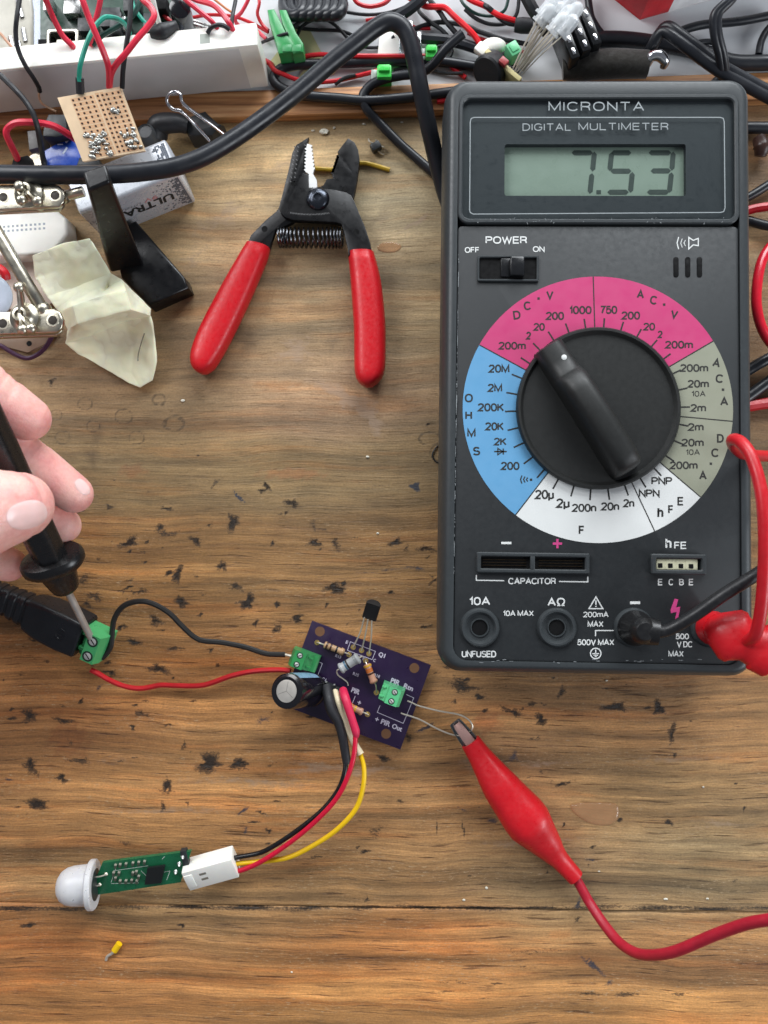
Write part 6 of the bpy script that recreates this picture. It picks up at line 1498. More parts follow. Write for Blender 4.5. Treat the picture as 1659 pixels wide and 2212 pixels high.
wire('bare_copper_end', 'pale bare copper strand curling from the black wire towards the strip board', 'wire end', [(86, 197, 20), (84, 208, 18), (90, 222, 16), (104, 232, 15), (122, 241, 15)], .4, mat('copper_bare', (224, 190, 158), .35, .8))
jw('black jumper wire dropping behind the right corner of the strip board', [(284, -20, 44), (283, 0, 44), (280, 50, 43), (272, 105, 41), (266, 150, 38), (264, 190, 34)], .85, BLKR)
jw('black wire sweeping from the left edge down to the thick cable', [(-30, 140, 34), (0, 162, 34), (17, 178, 34), (35, 196, 34), (55, 219, 33), (71, 245, 32), (81, 275, 30), (87, 308, 26), (93, 342, 20), (97, 365, 18)], .95, BLKR)
jw('pinkish red wire looping at the left edge above the thick cable', [(44, 362, 16), (40, 348, 18), (25, 316, 24), (14, 291, 27), (17, 277, 28), (33, 266, 29), (58, 264, 29), (99, 268, 28), (124, 276, 27), (149, 291, 25), (170, 305, 22)], 1.15, PINKW)
jw('thin tan copper wire crossing the beige case at the left edge', [(-20, 60, 16), (0, 72, 16), (14, 88, 16), (31, 107, 16)], .5, mat('tan_wire', (176, 130, 104), .4))
jw('white jumper wire ending beside the black capacitor', [(326, -20, 30), (331, 2, 28), (338, 32, 25), (349, 68, 22)], .9, WHITEP)
jw('red wire passing right of the black capacitor into the breadboard, left of two', [(385, -20, 30), (402, 0, 30), (432, 25, 29), (455, 44, 28), (470, 62, 26)], .85, PINKW)
jw('red wire bending into the breadboard top, right of two', [(400, -12, 26), (425, 0, 27), (460, 11, 28), (483, 33, 28), (495, 50, 28), (504, 66, 26)], .95, PINKW)
jw('dull red wire behind the white jumper wire', [(320, 0, 16), (340, 18, 16), (360, 38, 16), (376, 52, 15)], .7, REDW)
jw('dull red wire lying across the white surface behind the capacitor', [(400, 40, 8), (421, 37, 8), (455, 32, 8), (502, 35, 7), (530, 44, 6), (552, 54, 6), (580, 70, 6)], .6, REDW)
jw('red wire leaving the top edge left of the green terminals', [(542, -20, 14), (536, 0, 13), (522, 26, 11), (508, 42, 9), (520, 58, 7), (548, 62, 6), (575, 84, 6)], .7, PINKW)
jw('thin orange wire near the top edge left of the green terminals', [(450, -12, 12), (470, 4, 11), (488, 18, 10), (506, 30, 9)], .45, mat('orange_wire', (196, 120, 70), .4))
jw('black wire standing at the right part of the breadboard', [(512, -20, 26), (508, 5, 26), (503, 30, 27), (500, 56, 27)], .7, BLKR)
jw('black wire bowed in a small arch on the breadboard top', [(448, 72, 27), (456, 60, 28), (470, 54, 29), (484, 56, 29), (496, 64, 28)], .75, BLKR)
jw('black wire crossing the green terminals', [(540, 110, 5), (562, 94, 8), (585, 84, 12), (606, 76, 14), (622, 72, 14)], .55, BLKR)
p = P(352, 62, 26); mb = MB(); mb.tube([P(330, 72, 26), P(352, 68, 27), P(382, 54, 26)], [2.2, 2.8, 1.6], 12); solo(mb, 'rubber_plug', BLKR, 'black rubber plug on top of the breadboard beside the capacitor', 'plug', p)
p = P(254, 87, 20); mb = MB(); mb.box(p, (3.2, 1.6, 1.2), bev=.4); solo(mb, 'black_clip', BLK, 'tiny black piece on the breadboard top below the dark green wire', 'clip', p)
for i, o_ in enumerate((0, 7)):
    jw(('clear silvery wire beside the capacitor foot, upper of two', 'clear silvery wire beside the capacitor foot, lower of two')[i], [(408, 44 + o_, 12), (428, 50 + o_, 11), (452, 58 + o_, 9)], .9, STEEL)
# ------------------------------------------------------------------ strip board, blue module, binder clip
pbz = 31.0
pc = [P(124, 211, 33), P(259, 187, 34), P(313, 328, 29), P(214, 353, 28)]
pc[3] = pc[0] + (pc[2] - pc[1]) * .985
pu_, pv_ = (pc[1] - pc[0]), (pc[3] - pc[0]); pn_ = pu_.cross(pv_).normalized(); pn_ = pn_ if pn_.z > 0 else -pn_
sbd = thing('strip_board', 'tan strip board with rows of holes and blobs of solder, red wires at its top', 'circuit board', sum(pc, V(0, 0, 0)) / 4)
def spt(u, v, h=0.0): return pc[0] + pu_ * u + pv_ * v + pn_ * h
mb = MB(); mb.loft([[spt(u, v, h) for u, v in ((0, 0), (1, 0), (1, 1), (0, 1))] for h in (-1.6, 0)]); sbb = mb.build('board', mat('tan_board', (228, 200, 164), .5, vary=.07, vscale=.2), sbd)
mb = MB()
for i in range(13):
    for s_ in ((.19, .56), (.72, .98)):
        v0 = .05 + i * .072; mb.add([spt(s_[0], v0, .04), spt(s_[1], v0, .04), spt(s_[1], v0 + .058, .04), spt(s_[0], v0 + .058, .04)], [(0, 1, 2, 3)])
for s_ in ((.585, .645), (.66, .715)): mb.add([spt(s_[0], .03, .04), spt(s_[1], .03, .04), spt(s_[1], .97, .04), spt(s_[0], .97, .04)], [(0, 1, 2, 3)])
mb.build('copper_strips', mat('faded_copper', (222, 178, 138), .4, .25, vary=.1), sbb, smooth=False)
mb = MB()
rr_ = .42
for i in range(13):
    for u in (.22, .315, .41, .505, .615, .69, .76, .855, .945):
        c = spt(u, .08 + i * .072, .06); mb.add([c + (pu_.normalized() * math.cos(a * .785) + pv_.normalized() * math.sin(a * .785)) * rr_ for a in range(8)], [tuple(range(8))])
mb.build('holes', mat('hole_dark', (58, 34, 22), .7), sbb, smooth=False)
rb = random.Random(9)
SOLD = mat('solder', (178, 178, 172), .36, .7, vary=.25, vscale=.6)
for i in range(72):
    if i < 46: u, v = rb.uniform(.17, .50), rb.uniform(.60, .97)
    elif i < 68: u, v = rb.uniform(.74, .97), rb.uniform(.62, .95)
    else: u, v = rb.uniform(.76, .86), rb.uniform(.30, .36)
    a_ = rb.uniform(0, 6.28); mb = MB(); r = rb.uniform(.55, .95)
    mb.ball(spt(u, v, .1), r, 0, 10, 6, (rb.uniform(.7, 1.4), rb.uniform(.6, 1.0), rb.uniform(.5, .9)), (pu_.normalized() * math.cos(a_) + pv_.normalized() * math.sin(a_), pv_.normalized() * math.cos(a_) - pu_.normalized() * math.sin(a_), pn_)); mb.build('solder_blob', SOLD, sbb)
mb = MB(); mb.slab(pxpoly([(46, 356), (108, 318), (150, 296), (186, 300), (215, 350), (214, 372), (100, 372)], 16), 12, 16, .3)
blue = solo(mb, 'blue_module', mat('blue_board', (30, 72, 168), .28, vary=.08, coat=.3), 'bright blue module board partly under the strip board', 'circuit board', P(140, 335, 12))
mb = MB()
for a in ((183, 304, 176, 312), (180, 314, 176, 325), (132, 300, 120, 318)): pass
for x0, y0, x1, y1, w in ((141, 300, 134, 308, 4), (137, 318, 128, 332, 4), (116, 312, 128, 312, 2.5), (160, 354, 168, 340, 2), (180, 352, 186, 344, 2.6), (186, 344, 192, 348, 2.6)): bar_px(mb, x0 + 8, y0, x1 + 8, y1, w, 16.05)
mb.build('lettering', mat('blue_silk', (200, 214, 236), .5), blue, smooth=False)
mb = MB(); mb.slab(pxpoly([(92, 284), (96, 264), (104, 246), (140, 246), (146, 290), (120, 296), (92, 294)], 20), 6, 20, .6); mb.build('black_socket', BLK, blue)
mb = MB(); mb.slab(pxpoly([(58, 282), (82, 280), (86, 318), (62, 324)], 15), 5, 15, .5); mb.build('grey_part', mat('grey_part', (92, 90, 88), .5), blue)
for x, y, m in ((54, 348, HOLE), (196, 346, BLK)):
    mb = MB(); mb.slab(pxpoly([(x - 32, y + 12), (x - 26, y - 6), (x + 4, y - 14), (x + 16, y - 4), (x + 22, y + 14)], 19), 12, 19, .6); mb.build('black_corner', m, blue)
p = P(80, 352, 17); mb = MB(); mb.lathe(V(p.x, p.y, 16), (0, 0, 1), [(3.4, 0), (3.4, 1.6), (2.6, 2.4), (0, 2.5)], 20); mb.build('screw_head', NICKEL, blue)
# black knob, black lump and binder clip
p = P(311, 280, 16); mb = MB(); mb.lathe(V(p.x, p.y, 2), (0, 0, 1), [(3.2, 0), (3.2, 12), (2.5, 13.2), (2.3, 12.6), (0, 12.6)], 24); solo(mb, 'round_component', mat('knob_grey', (70, 72, 74), .4), 'dark grey round part between strip board and binder clip', 'component', V(p.x, p.y, 0))
mb = MB(); mb.tube([P(338, 296, 8), P(345, 270, 10), P(380, 266, 11), P(405, 272, 10)], [4.6, 4.8, 4.2, 3.4], 14, flat=.8); solo(mb, 'black_lump', BLKR, 'black rubbery component between the round knob and the binder clip', 'component', P(370, 275, 0))
bc = thing('binder_clip', 'black binder clip with silver wire arms lying on the batten', 'binder clip', P(440, 270, 0))
mb = MB(); pf = [P(400, 282, 2), P(440, 232, 12), P(444, 236, 12.5), P(470, 262, 11), P(492, 290, 3), P(470, 318, 2), P(420, 318, 2)]
mb.slab([q[:2] for q in pf], 1.5, 10.5, 1.5); mb.build('clip_body', mat('clip_black', (34, 36, 38), .35), bc)
for off, lb in ((0, 1),):
    mb = MB(); mb.tube([P(484, 290, 10), P(450, 264, 15), P(410, 236, 20), P(394, 221, 22), P(390, 206, 23), P(382, 199, 23), P(371, 200, 23), P(362, 210, 22), P(362, 224, 21), P(374, 236, 20), P(392, 241, 19.5), P(418, 266, 15), P(453, 304, 10)], .62, 10); mb.build('wire_arm', CHROME, bc)
# ------------------------------------------------------------------ green terminals and tape on the white surface
for i, (pts, lb) in enumerate((([(577, 20), (592, 18), (620, 74), (634, 92), (634, 112), (602, 116), (597, 96), (582, 50)], 'green terminal block beside the breadboard end, left of a pair'), ([(602, 20), (618, 20), (640, 70), (655, 92), (655, 112), (632, 116), (628, 92), (610, 52)], 'green terminal block nearer the thick cable, right of a pair'))):
    mb = MB(); z1 = 14 - i * .2; mb.slab(pxpoly(pts, z1), 4.4 + i * .02, z1, .6); t = solo(mb, 'terminal_block', mat('green_terminal_dark', (44, 138, 74), .34), lb, 'terminal block', P(pts[4][0], pts[4][1], 4), 'green terminal blocks')
    mb = MB(); q = P(pts[3][0] - 14, pts[3][1] + 12, z1 + .1); mb.box(q, (3.2, 2.6, .3), bev=.1); mb.build('front_lip', GRND, t)
for (x, y, w, h, z, lb) in ((830, 153, 5.2, 4.6, 11, 'small bright green terminal block under the thick cable, near the batten'), (932, 110, 4.2, 4.4, 10, 'small bright green terminal block right of the cable bend')):
    p = P(x, y, z); mb = MB(); mb.box(V(p.x, p.y, 3.8 + (z - 3.8) / 2), (w, h, z - 3.8), bev=.5); mb.box(V(p.x, p.y + .6, z + .5), (w * .8, h * .5, 1.4), bev=.3)
    solo(mb, 'terminal_block', mat('bright_green', (66, 206, 84), .35, sss=.05), lb, 'terminal block', V(p.x, p.y, 4), 'green terminal blocks')
    mb = MB(); mb.box(V(p.x - w * .72, p.y, 6.4), (w * .42, h * .9, 4.6), bev=.3); solo(mb, 'small_component', mat('grey_clear', (150, 156, 150), .3), 'small grey piece on the left side of the ' + ('terminal near the batten' if y > 130 else 'terminal right of the cable bend'), 'component', V(p.x - w * .72, p.y, 4))
mb = MB(); g0 = [P(x, y, 4.2) for x, y in ((584, 132), (640, 60), (668, 62), (706, 136), (690, 142), (650, 150), (610, 158))]; mb.slab([q[:2] for q in g0], 3.9, 4.2, 0); solo(mb, 'tape_strip', mat('cream_tape', (206, 200, 152), .6, bump=.03, bscale=1), 'cream tape strip on the white surface beside the dark green terminal blocks', 'tape', P(640, 110, 4))
mb = MB(); mb.slab(pxpoly([(640, 172), (655, 152), (735, 140), (720, 160)], 4.5), 4.25, 4.5, 0); solo(mb, 'tape_strip', MATS['cream_tape'], 'narrow cream tape strip under the diagonal of the thick cable', 'tape', P(690, 156, 4))
# black coil of wire
for k in range(6):
    x = 640 + k * 17; mb = MB(); mb.tube([P(x - 6 + 22 * math.cos(a * .5236), 10 + 24 * math.sin(a * .5236), 9 + 4 * math.sin(a * .5236 + .6) + k * .4) for a in range(12)] + [P(x + 16, 10, 9 + 4 * math.sin(.6) + k * .4)], 2.0, 10)
    wire_ = solo(mb, 'cable_turn', CORD, ('first from the left', 'second from the left', 'third from the left', 'third from the right', 'second from the right', 'rightmost')[k] + ' turn of the black wire coil at the top edge', 'cable coil', P(x, 10, 4), 'turns of the black coil at the top edge')
# thin wires over the white surface
def tw(label, pts, r=.62, m=BLKR, group='thin wires on the white surface'): wire('thin_wire', label, 'wire', pts, r, m, group)
tw('red wire running level above the black hairpin cord, behind the thick cable', [(618, 146, 5), (636, 134, 6), (660, 122, 7), (690, 118, 7.5), (715, 119, 7.5), (774, 121, 8), (868, 121, 8), (930, 121, 8), (952, 124, 7.5), (969, 139, 6), (988, 155, 5), (1006, 168, 5)], .85, REDW)
tw('red wire sagging just above the batten under the diagonal of the thick cable', [(560, 128, 6), (580, 136, 6.5), (594, 152, 8), (611, 160, 8.6), (642, 172, 8), (680, 177, 6.6), (722, 175, 5.6), (764, 166, 5.4), (800, 157, 6.5), (818, 152, 7)], .85, REDW)
tw('short red wire stub at the right foot of the breadboard', [(560, 134, 5), (572, 130, 6), (586, 138, 6), (592, 148, 5.4)], .8, REDW)
tw('thin black wire making a hump beside the cream tape', [(640, 80, 5), (653, 57, 7), (677, 43, 8), (705, 43, 8), (729, 59, 7), (745, 76, 6), (758, 92, 5)], .62)
tw('thin black wire running nearly level right of the dark green terminals', [(636, 56, 8), (649, 61, 6), (677, 64, 5.4), (729, 66, 5.4), (752, 72, 5.4), (775, 84, 5.4), (790, 96, 5)], .62)
tw('thin black wire dipping along the top behind the cable bend', [(700, 14, 6), (729, 22, 6), (781, 31, 5.4), (823, 30, 5.4), (861, 21, 6), (889, 6, 7), (905, -15, 8)], .6)
tw('thick grey black lead right of the cable bend at the top', [(850, 44, 12), (870, 30, 12), (890, 16, 12), (912, -4, 12), (925, -20, 12)], 2.1, CORD)
tw('thin black wire curling under the clear plastic part', [(760, 92, 5), (780, 100, 5), (800, 103, 5), (822, 101, 5), (840, 90, 6), (852, 78, 7)], .6)
tw('thin black wire sloping down right of the cable bend', [(900, 12, 6), (908, 28, 6), (931, 49, 6.5), (952, 63, 6.5), (968, 80, 6), (978, 98, 5.4)], .75)
tw('long thin black wire sweeping right across the white surface', [(860, 72, 5.4), (886, 66, 5.4), (920, 54, 5.6), (958, 48, 6), (1007, 56, 7), (1035, 68, 7), (1079, 83, 7), (1110, 90, 7), (1142, 96, 7)], .85)
tw('black wire crossing under the red one towards the black leads', [(920, -15, 7), (930, 2, 7), (950, 26, 8), (963, 46, 8), (982, 68, 7.5), (1000, 88, 7)], .95)
tw('bright red wire bending down to the upright tan board', [(880, -8, 9), (905, 7, 9), (922, 14, 9.5), (940, 15, 10), (961, 17, 10), (981, 35, 10), (1000, 52, 10), (1016, 67, 10), (1030, 84, 9.5), (1041, 106, 9)], 1.05, mat('bright_red_wire', (214, 30, 40), .36))
tw('red wire of the pair entering the black sleeve by the clear diodes', [(1000, -12, 10), (1020, 2, 10), (1049, 14, 10), (1062, 24, 10), (1085, 36, 10), (1118, 46, 10), (1130, 50, 10)], .95, MATS['bright_red_wire'])
tw('black wire of the pair entering the black sleeve by the clear diodes', [(1022, -12, 9), (1038, 6, 9), (1054, 16, 11), (1068, 28, 9.5), (1081, 40, 9), (1098, 50, 9), (1125, 54, 9)], .9)
tw('thick black lead curving under the diodes to the upright tan board', [(905, 78, 7), (917, 83, 7), (963, 87, 7), (998, 95, 7.5), (1044, 110, 7.5), (1079, 120, 7), (1120, 135, 7)], 1.9, CORD)
tw('short black offcut wire lying near the batten', [(724, 182, 5), (738, 172, 6), (752, 166, 6.4), (768, 162, 6.4)], .7)
for lb, pts, r, m in (
 ('red wire looping at the top edge right of the black coil', [(760, -15, 12), (772, 6, 11), (800, 14, 10), (832, 6, 10), (850, -15, 10)], .8, 'r'),
 ('thin red wire crossing behind the cable bend towards the right', [(790, 44, 5.2), (830, 38, 5.2), (868, 46, 5.2), (900, 60, 5.2), (930, 62, 5.2)], .6, 'r'),
 ('thin black wire from the coil towards the dark green terminals', [(700, 32, 8), (676, 34, 9), (652, 44, 10), (632, 60, 11)], .7, 'k'),
 ('black wire hanging in a shallow bow above the white cap', [(1004, 20, 8), (1028, 40, 7), (1060, 52, 6), (1096, 50, 6), (1116, 30, 8), (1122, -12, 9)], .7, 'k'),
 ('thin green wire right of the bright red bend', [(990, -12, 7), (1004, 12, 7), (1030, 30, 6), (1064, 34, 6), (1090, 22, 7), (1100, -12, 8)], .6, 'g'),
 ('thin red wire under the long black sweep', [(1010, 72, 5.2), (1040, 84, 5.2), (1072, 92, 5.2), (1104, 100, 5.4), (1130, 112, 5.6)], .6, 'r'),
 ('thin black wire along the foot of the white surface by the batten', [(850, 152, 5), (880, 146, 5), (920, 150, 5), (960, 158, 5.2), (1000, 158, 6)], .6, 'k'),
 ('black wire looping beside the small bright green terminal on the right', [(944, 118, 5), (958, 126, 5), (972, 122, 6), (976, 108, 7), (962, 98, 7), (946, 100, 7)], .6, 'k'),
 ('thick black lead entering the top edge above the clear diodes', [(1130, -20, 20), (1140, 0, 20), (1152, 22, 19), (1166, 40, 17), (1182, 70, 13)], 2.2, 'k'),
 ('thin red wire left of the dark green terminals', [(556, -15, 9), (560, 6, 9), (556, 30, 8), (566, 52, 7), (580, 66, 7)], .6, 'r')):
    tw(lb, pts, r, {'r': REDW, 'k': BLKR, 'g': DGRN}[m])
mb = MB(); mb.tube([P(1112, 54, 11), P(1128, 55, 11), P(1150, 56, 11)], [2.3, 2.7, 2.6], 14); solo(mb, 'heat_shrink_sleeve', SHB, 'black sleeve where the red and black pair ends by the clear diodes', 'sleeve', P(1128, 55, 4))
CLEAR = glass_mat('clear_plastic', (240, 244, 246), .10, .06)
mb = MB()
for k, (x, y) in enumerate(((868, 66), (886, 70), (904, 88))):
    p = P(x, y, 14); mb = MB(); mb.box(V(p.x, p.y, 9), (2.2, 12 - k * 2, 9), bev=.5); solo(mb, 'clear_bar', CLEAR, ('clear plastic bar right of the cable bend, leftmost of three', 'clear plastic bar right of the cable bend, middle of three', 'clear plastic bar right of the cable bend, rightmost of three')[k], 'plastic bar', V(p.x, p.y, 4), 'clear plastic bars by the cable bend')
mb = MB(); p = P(790, 88, 8); mb.slab(pxpoly([(820, 70), (862, 66), (864, 116), (815, 122)], 7), 4, 7, .5); solo(mb, 'connector', WHITEP, 'white flat connector under the cable bend', 'connector', P(840, 95, 4))
p = P(1066, 100, 12); mb = MB(); mb.ball(p, 4.0, 0, 20, 12, (1.15, .75, .6)); solo(mb, 'white_cap', WHITEP, 'white rounded cap behind the upright tan board', 'cap', V(p.x, p.y, 4))
p = P(1108, 114, 14); mb = MB(); mb.box(p, (4.2, 5.0, 6), (V(.86, .5, 0), V(-.5, .86, 0), up), .5); mb.box(p + V(0, 0, 3.1), (2.6, 2.8, .6), (V(.86, .5, 0), V(-.5, .86, 0), up), .2); solo(mb, 'terminal_block', mat('pale_green', (96, 178, 128), .35), 'pale green terminal block behind the legs of the clear diodes', 'terminal block', V(p.x, p.y, 4), 'green terminal blocks')
e0, e1 = P(1050, 110, 16), P(1124, 173, 16); ed = (e1 - e0); eL = ed.length; ed.normalize(); en = V(-ed.y, ed.x, 0)
tb_ = thing('upright_board', 'small tan board standing on edge with a black cylinder at its side, above the multimeter', 'circuit board', (e0 + e1) / 2 - V(0, 0, 12))
mb = MB(); mb.box((e0 + e1) / 2 - V(0, 0, 5.5), (eL, 1.7, 12), (ed, en, up), .1); mb.build('board', mat('pale_board_edge', (190, 178, 128), .55), tb_)
p = P(1062, 150, 12); mb = MB(); mb.lathe(p - en * 0, -en + V(0, 0, .5), [(5.6, -2.5), (5.9, -2), (5.9, 3), (5.2, 3.6), (0, 3.6)], 28); mb.build('black_cylinder', BLKR, tb_)
mb = MB(); mb.box(P(1088, 134, 18), (3, 2.4, 2), (ed, en, up), .3); mb.build('red_part', mat('dull_red', (150, 60, 60), .4), tb_)
mb = MB(); mb.box(P(1040, 108, 14), (4.5, 4, 3), (ed, en, up), .8); mb.build('white_blob', WHITEP, tb_)
# clear diodes
rb = random.Random(4); LEDG = mat('led_epoxy', (236, 240, 242), .12, alpha=.42, vary=.03, coat=.5)
spots_ = [(1168, 36), (1190, 24), (1208, 34), (1162, 52), (1182, 48), (1202, 56), (1220, 50), (1190, 72), (1210, 76)]
names_ = ['topmost but left', 'topmost', 'upper right', 'far left', 'left of centre', 'in the centre', 'far right', 'lowest left', 'lowest right']
for i, (x, y) in enumerate(spots_):
    hd_ = P(x, y, 34 + rb.uniform(-2, 2)); ax_ = (P(x + 22, y - 26, 35) - P(x, y, 33)).normalized()
    t = thing('clear_diode', 'clear light emitting diode with long silver legs, ' + names_[i] + ' in the bundle', 'diode', hd_, 'bundle of clear diodes above the multimeter')
    mb = MB(); mb.lathe(hd_, ax_, [(2.7, 0), (2.7, .9), (2.3, 1.0), (2.3, 5.2), (1.9, 6.4), (1.1, 7.2), (0, 7.5)], 18); mb.build('lens', LEDG, t)
    mb = MB(); mb.box(hd_ + ax_ * 2.0, (1.1, 1.1, 1.6), (*any_frame(ax_), ax_), .2); mb.build('reflector', STEEL, t)
    fx_, fy_ = any_frame(ax_)
    ft = P(1118 + (x - 1190) * .30, 152 + (y - 50) * .32, 22)
    for k in (-.65, .65):
        mb = MB(); mb.tube([hd_ + fx_ * k, hd_.lerp(ft, .5) + fx_ * k * .9 + V(0, 0, 1), ft + fx_ * k * .8], .24, 6); mb.build('leg', TIN, t)
# black connectors behind the diodes and the fuzzy black sleeve
for k, (x, y, l) in enumerate(((1222, 108, 'left'), (1246, 92, 'middle'), (1268, 78, 'right'))):
    p = P(x, y, 14); mb = MB(); mb.box(p, (3.4, 14, 12), (V(.94, .34, 0), V(-.34, .94, 0), up), .5); c_ = solo(mb, 'black_connector', BLKG, 'glossy black connector housing right of the clear diodes, ' + l + ' of three', 'connector', V(p.x, p.y, 4), 'black connectors behind the multimeter')
    for s_ in (-4.5, 0, 4.5):
        mb = MB(); mb.box(p + V(-.34, .94, 0) * s_ + V(0, 0, 6.1), (1.1, 2.4, .3), (V(.94, .34, 0), V(-.34, .94, 0), up), .1); mb.build('metal_contact', CHROME, c_)
mb = MB(); mb.tube([P(1215, 150, 10), P(1262, 143, 11), P(1320, 138, 12), P(1398, 139, 12)], [3.6, 4.8, 5.0, 4.6], 18); solo(mb, 'black_sleeve', mat('fuzzy_black', (32, 28, 22), .8, bump=.12, bscale=1.5, sheen=.3), 'thick fuzzy black sleeve lying just above the multimeter', 'sleeve', P(1310, 140, 4))
mb = MB(); mb.tube([P(1398, 140, 14), P(1408, 122, 16), P(1424, 120, 16), P(1436, 132, 15), P(1432, 146, 13)], [1.3, 1.8, 2.0, 1.8, 1.2], 14); solo(mb, 'cable_ferrule', CHROME, 'shiny curved metal ferrule at the end of the fuzzy black sleeve', 'ferrule', P(1418, 134, 4))
# flat black leads, upper right
def lead_(label, pts, r, flat=1.0, m=CORD): wire('black_lead', label, 'lead', pts, r, m, 'black leads in the upper right corner', 12, flat)
for s_, l_ in ((0, 'left'), (9, 'right')):
    lead_('upright black lead of a twin pair dropping behind the multimeter top, ' + l_ + ' one', [(1590 + s_, -25, 30), (1570 + s_, 2, 30), (1546 + s_, 26, 29), (1541 + s_, 48, 28), (1544 + s_, 80, 26), (1554 + s_, 120, 22), (1561 + s_, 168, 15), (1562 + s_, 190, 8)], 1.4)
for s_, l_ in ((0, 'upper'), (11, 'lower')):
    lead_('diagonal black twin lead running down to the right edge, ' + l_ + ' one', [(1400 - s_ * .5, 118 + s_, 10), (1418 - s_ * .6, 84 + s_, 15), (1441 - s_ * .8, 58 + s_, 18), (1470 - s_ * .6, 76 + s_, 19), (1520 - s_ * .6, 114 + s_, 18), (1565 - s_ * .5, 146 + s_, 17), (1620 - s_ * .4, 176 + s_, 15), (1690 - s_ * .4, 214 + s_, 13)], 2.0)
lead_('black lead bowing left of the red and white box', [(1270, -25, 9), (1271, 2, 9), (1276, 34, 9), (1284, 52, 8.5), (1298, 72, 7), (1312, 84, 6)], 1.35)
lead_('black lead arching right from the top of the diagonal pair', [(1450, 82, 7), (1470, 68, 8), (1498, 58, 8.5), (1530, 52, 8.5), (1580, 48, 8.5), (1622, 42, 8.5), (1690, 28, 8.5)], 1.5)
lead_('thick black lead lying level behind the fuzzy sleeve', [(1240, 86, 6), (1310, 84, 6.2), (1360, 86, 6.2), (1420, 94, 6.2), (1480, 104, 6.2), (1540, 120, 6.2)], 2.7)
lead_('thick black lead lying level at the right edge', [(1540, 122, 6.4), (1580, 134, 6.4), (1620, 136, 6.4), (1700, 134, 6.4)], 2.7)
lead_('black lead curving at the right edge above the level thick one', [(1690, 42, 7), (1662, 60, 7), (1645, 88, 7), (1639, 118, 7)], 1.3)
lead_('thin black lead under the diagonal pair', [(1440, 110, 6), (1490, 96, 7), (1530, 90, 7), (1556, 96, 7)], 1.0)
lead_('short black lead stub curving into the batten by the multimeter top corner', [(1520, 196, 7), (1535, 184, 7), (1548, 172, 7.4), (1560, 160, 7.6)], 1.2)
# red and white box
c_, lft, rgt = P(1382, 43, 4), P(1318, -8, 4), P(1575, -12, 4)
lx, rx_ = (lft - c_).normalized(), (rgt - c_).normalized()
split = (P(1446, 33, 4) - c_).dot(rx_)
mb = MB(); hb_ = 30.0
def bx(l, r, z): return V(c_.x, c_.y, 4) + lx * l + rx_ * r + V(0, 0, z)
mb.add([bx(0, 0, 0), bx(0, split, 0), bx(0, split, hb_), bx(0, 0, hb_), bx(60, 0, 0), bx(60, 0, hb_), bx(60, split, hb_), bx(60, split, 0)], [(0, 1, 2, 3), (0, 3, 5, 4), (3, 2, 6, 5), (4, 7, 1, 0)], 0)
mb.add([bx(0, split, 0), bx(0, 62, 0), bx(0, 62, hb_), bx(0, split, hb_), bx(60, split, hb_), bx(60, 62, hb_), bx(60, 62, 0), bx(60, split, 0)], [(0, 1, 2, 3), (3, 2, 5, 4), (1, 6, 5, 2)], 1)
rbx = solo(mb, 'carton', [mat('carton_red', (204, 36, 44), .4), mat('carton_white', (238, 236, 236), .4)], 'red and white printed carton at the top right edge', 'box', V(c_.x, c_.y, 4), weld=True)
mb = MB(); mb.add([bx(-.06, split + 17.5, 10), bx(-.06, split + 19.8, 10), bx(-.06, split + 19.8, 15), bx(-.06, split + 17.5, 15)], [(0, 1, 2, 3)]); mb.build('red_print', MATS['carton_red'], rbx, smooth=False)
# right edge beside the multimeter
wire('red_lead', 'thick red wire ring looping in from the right edge beside the power switch', 'lead', [(1730, 470, 10), (1690, 508, 12), (1662, 536, 13), (1645, 566, 14), (1636, 610, 15), (1634, 655, 15), (1642, 698, 14), (1660, 734, 12), (1690, 766, 9), (1730, 790, 8)], 1.75, mat('glossy_red_wire', (206, 26, 46), .22, coat=.3), None, 14)
lead_('black lead slanting at the right edge below the red ring, upper one', [(1596, 812, 3), (1622, 796, 4), (1650, 780, 5), (1720, 742, 6)], 2.0)
lead_('black lead slanting at the right edge below the red ring, lower one', [(1596, 870, 2.6), (1620, 854, 3), (1650, 832, 3.4), (1720, 780, 4)], 2.1)
wire('red_lead', 'flat red lead at the right edge just below the slanting black ones', 'lead', [(1590, 880, 2.4), (1618, 877, 2.4), (1650, 872, 2.4), (1720, 862, 2.4)], 2.0, REDW)
wire('red_lead', 'red lead at the right edge level with the display bottom', 'lead', [(1596, 462, 3), (1625, 452, 4), (1660, 446, 5), (1720, 438, 6)], 1.6, REDW)
lead_('black lead rising to the right edge beside the display', [(1590, 440, 2), (1612, 428, 2.5), (1640, 412, 3), (1720, 360, 4)], 1.6)
lead_('short black lead at the right edge under the red lead by the display', [(1600, 474, 2), (1622, 478, 2.4), (1650, 486, 3), (1720, 500, 4)], 1.7)
lead_('black lead crossing the table level at the right edge beside the display top', [(1580, 276, 2.2), (1610, 276, 2.2), (1660, 276, 2.2), (1720, 276, 2.2)], 2.1)
mb = MB(); mb.tube([P(1640, 300, 3), P(1646, 318, 4), P(1642, 338, 3)], [2.4, 3, 2], 12); solo(mb, 'brown_component', mat('dark_brown', (62, 42, 36), .35), 'dark brown component on the table at the right edge', 'component', P(1644, 318, 0))
wire('red_wire_end', 'short red wire end on the batten beside the multimeter top left corner', 'wire end', [(944, 219, 6.2), (958, 217, 6.2), (976, 215, 6.2), (1000, 213, 6.2)], .95, MATS['bright_red_wire'])
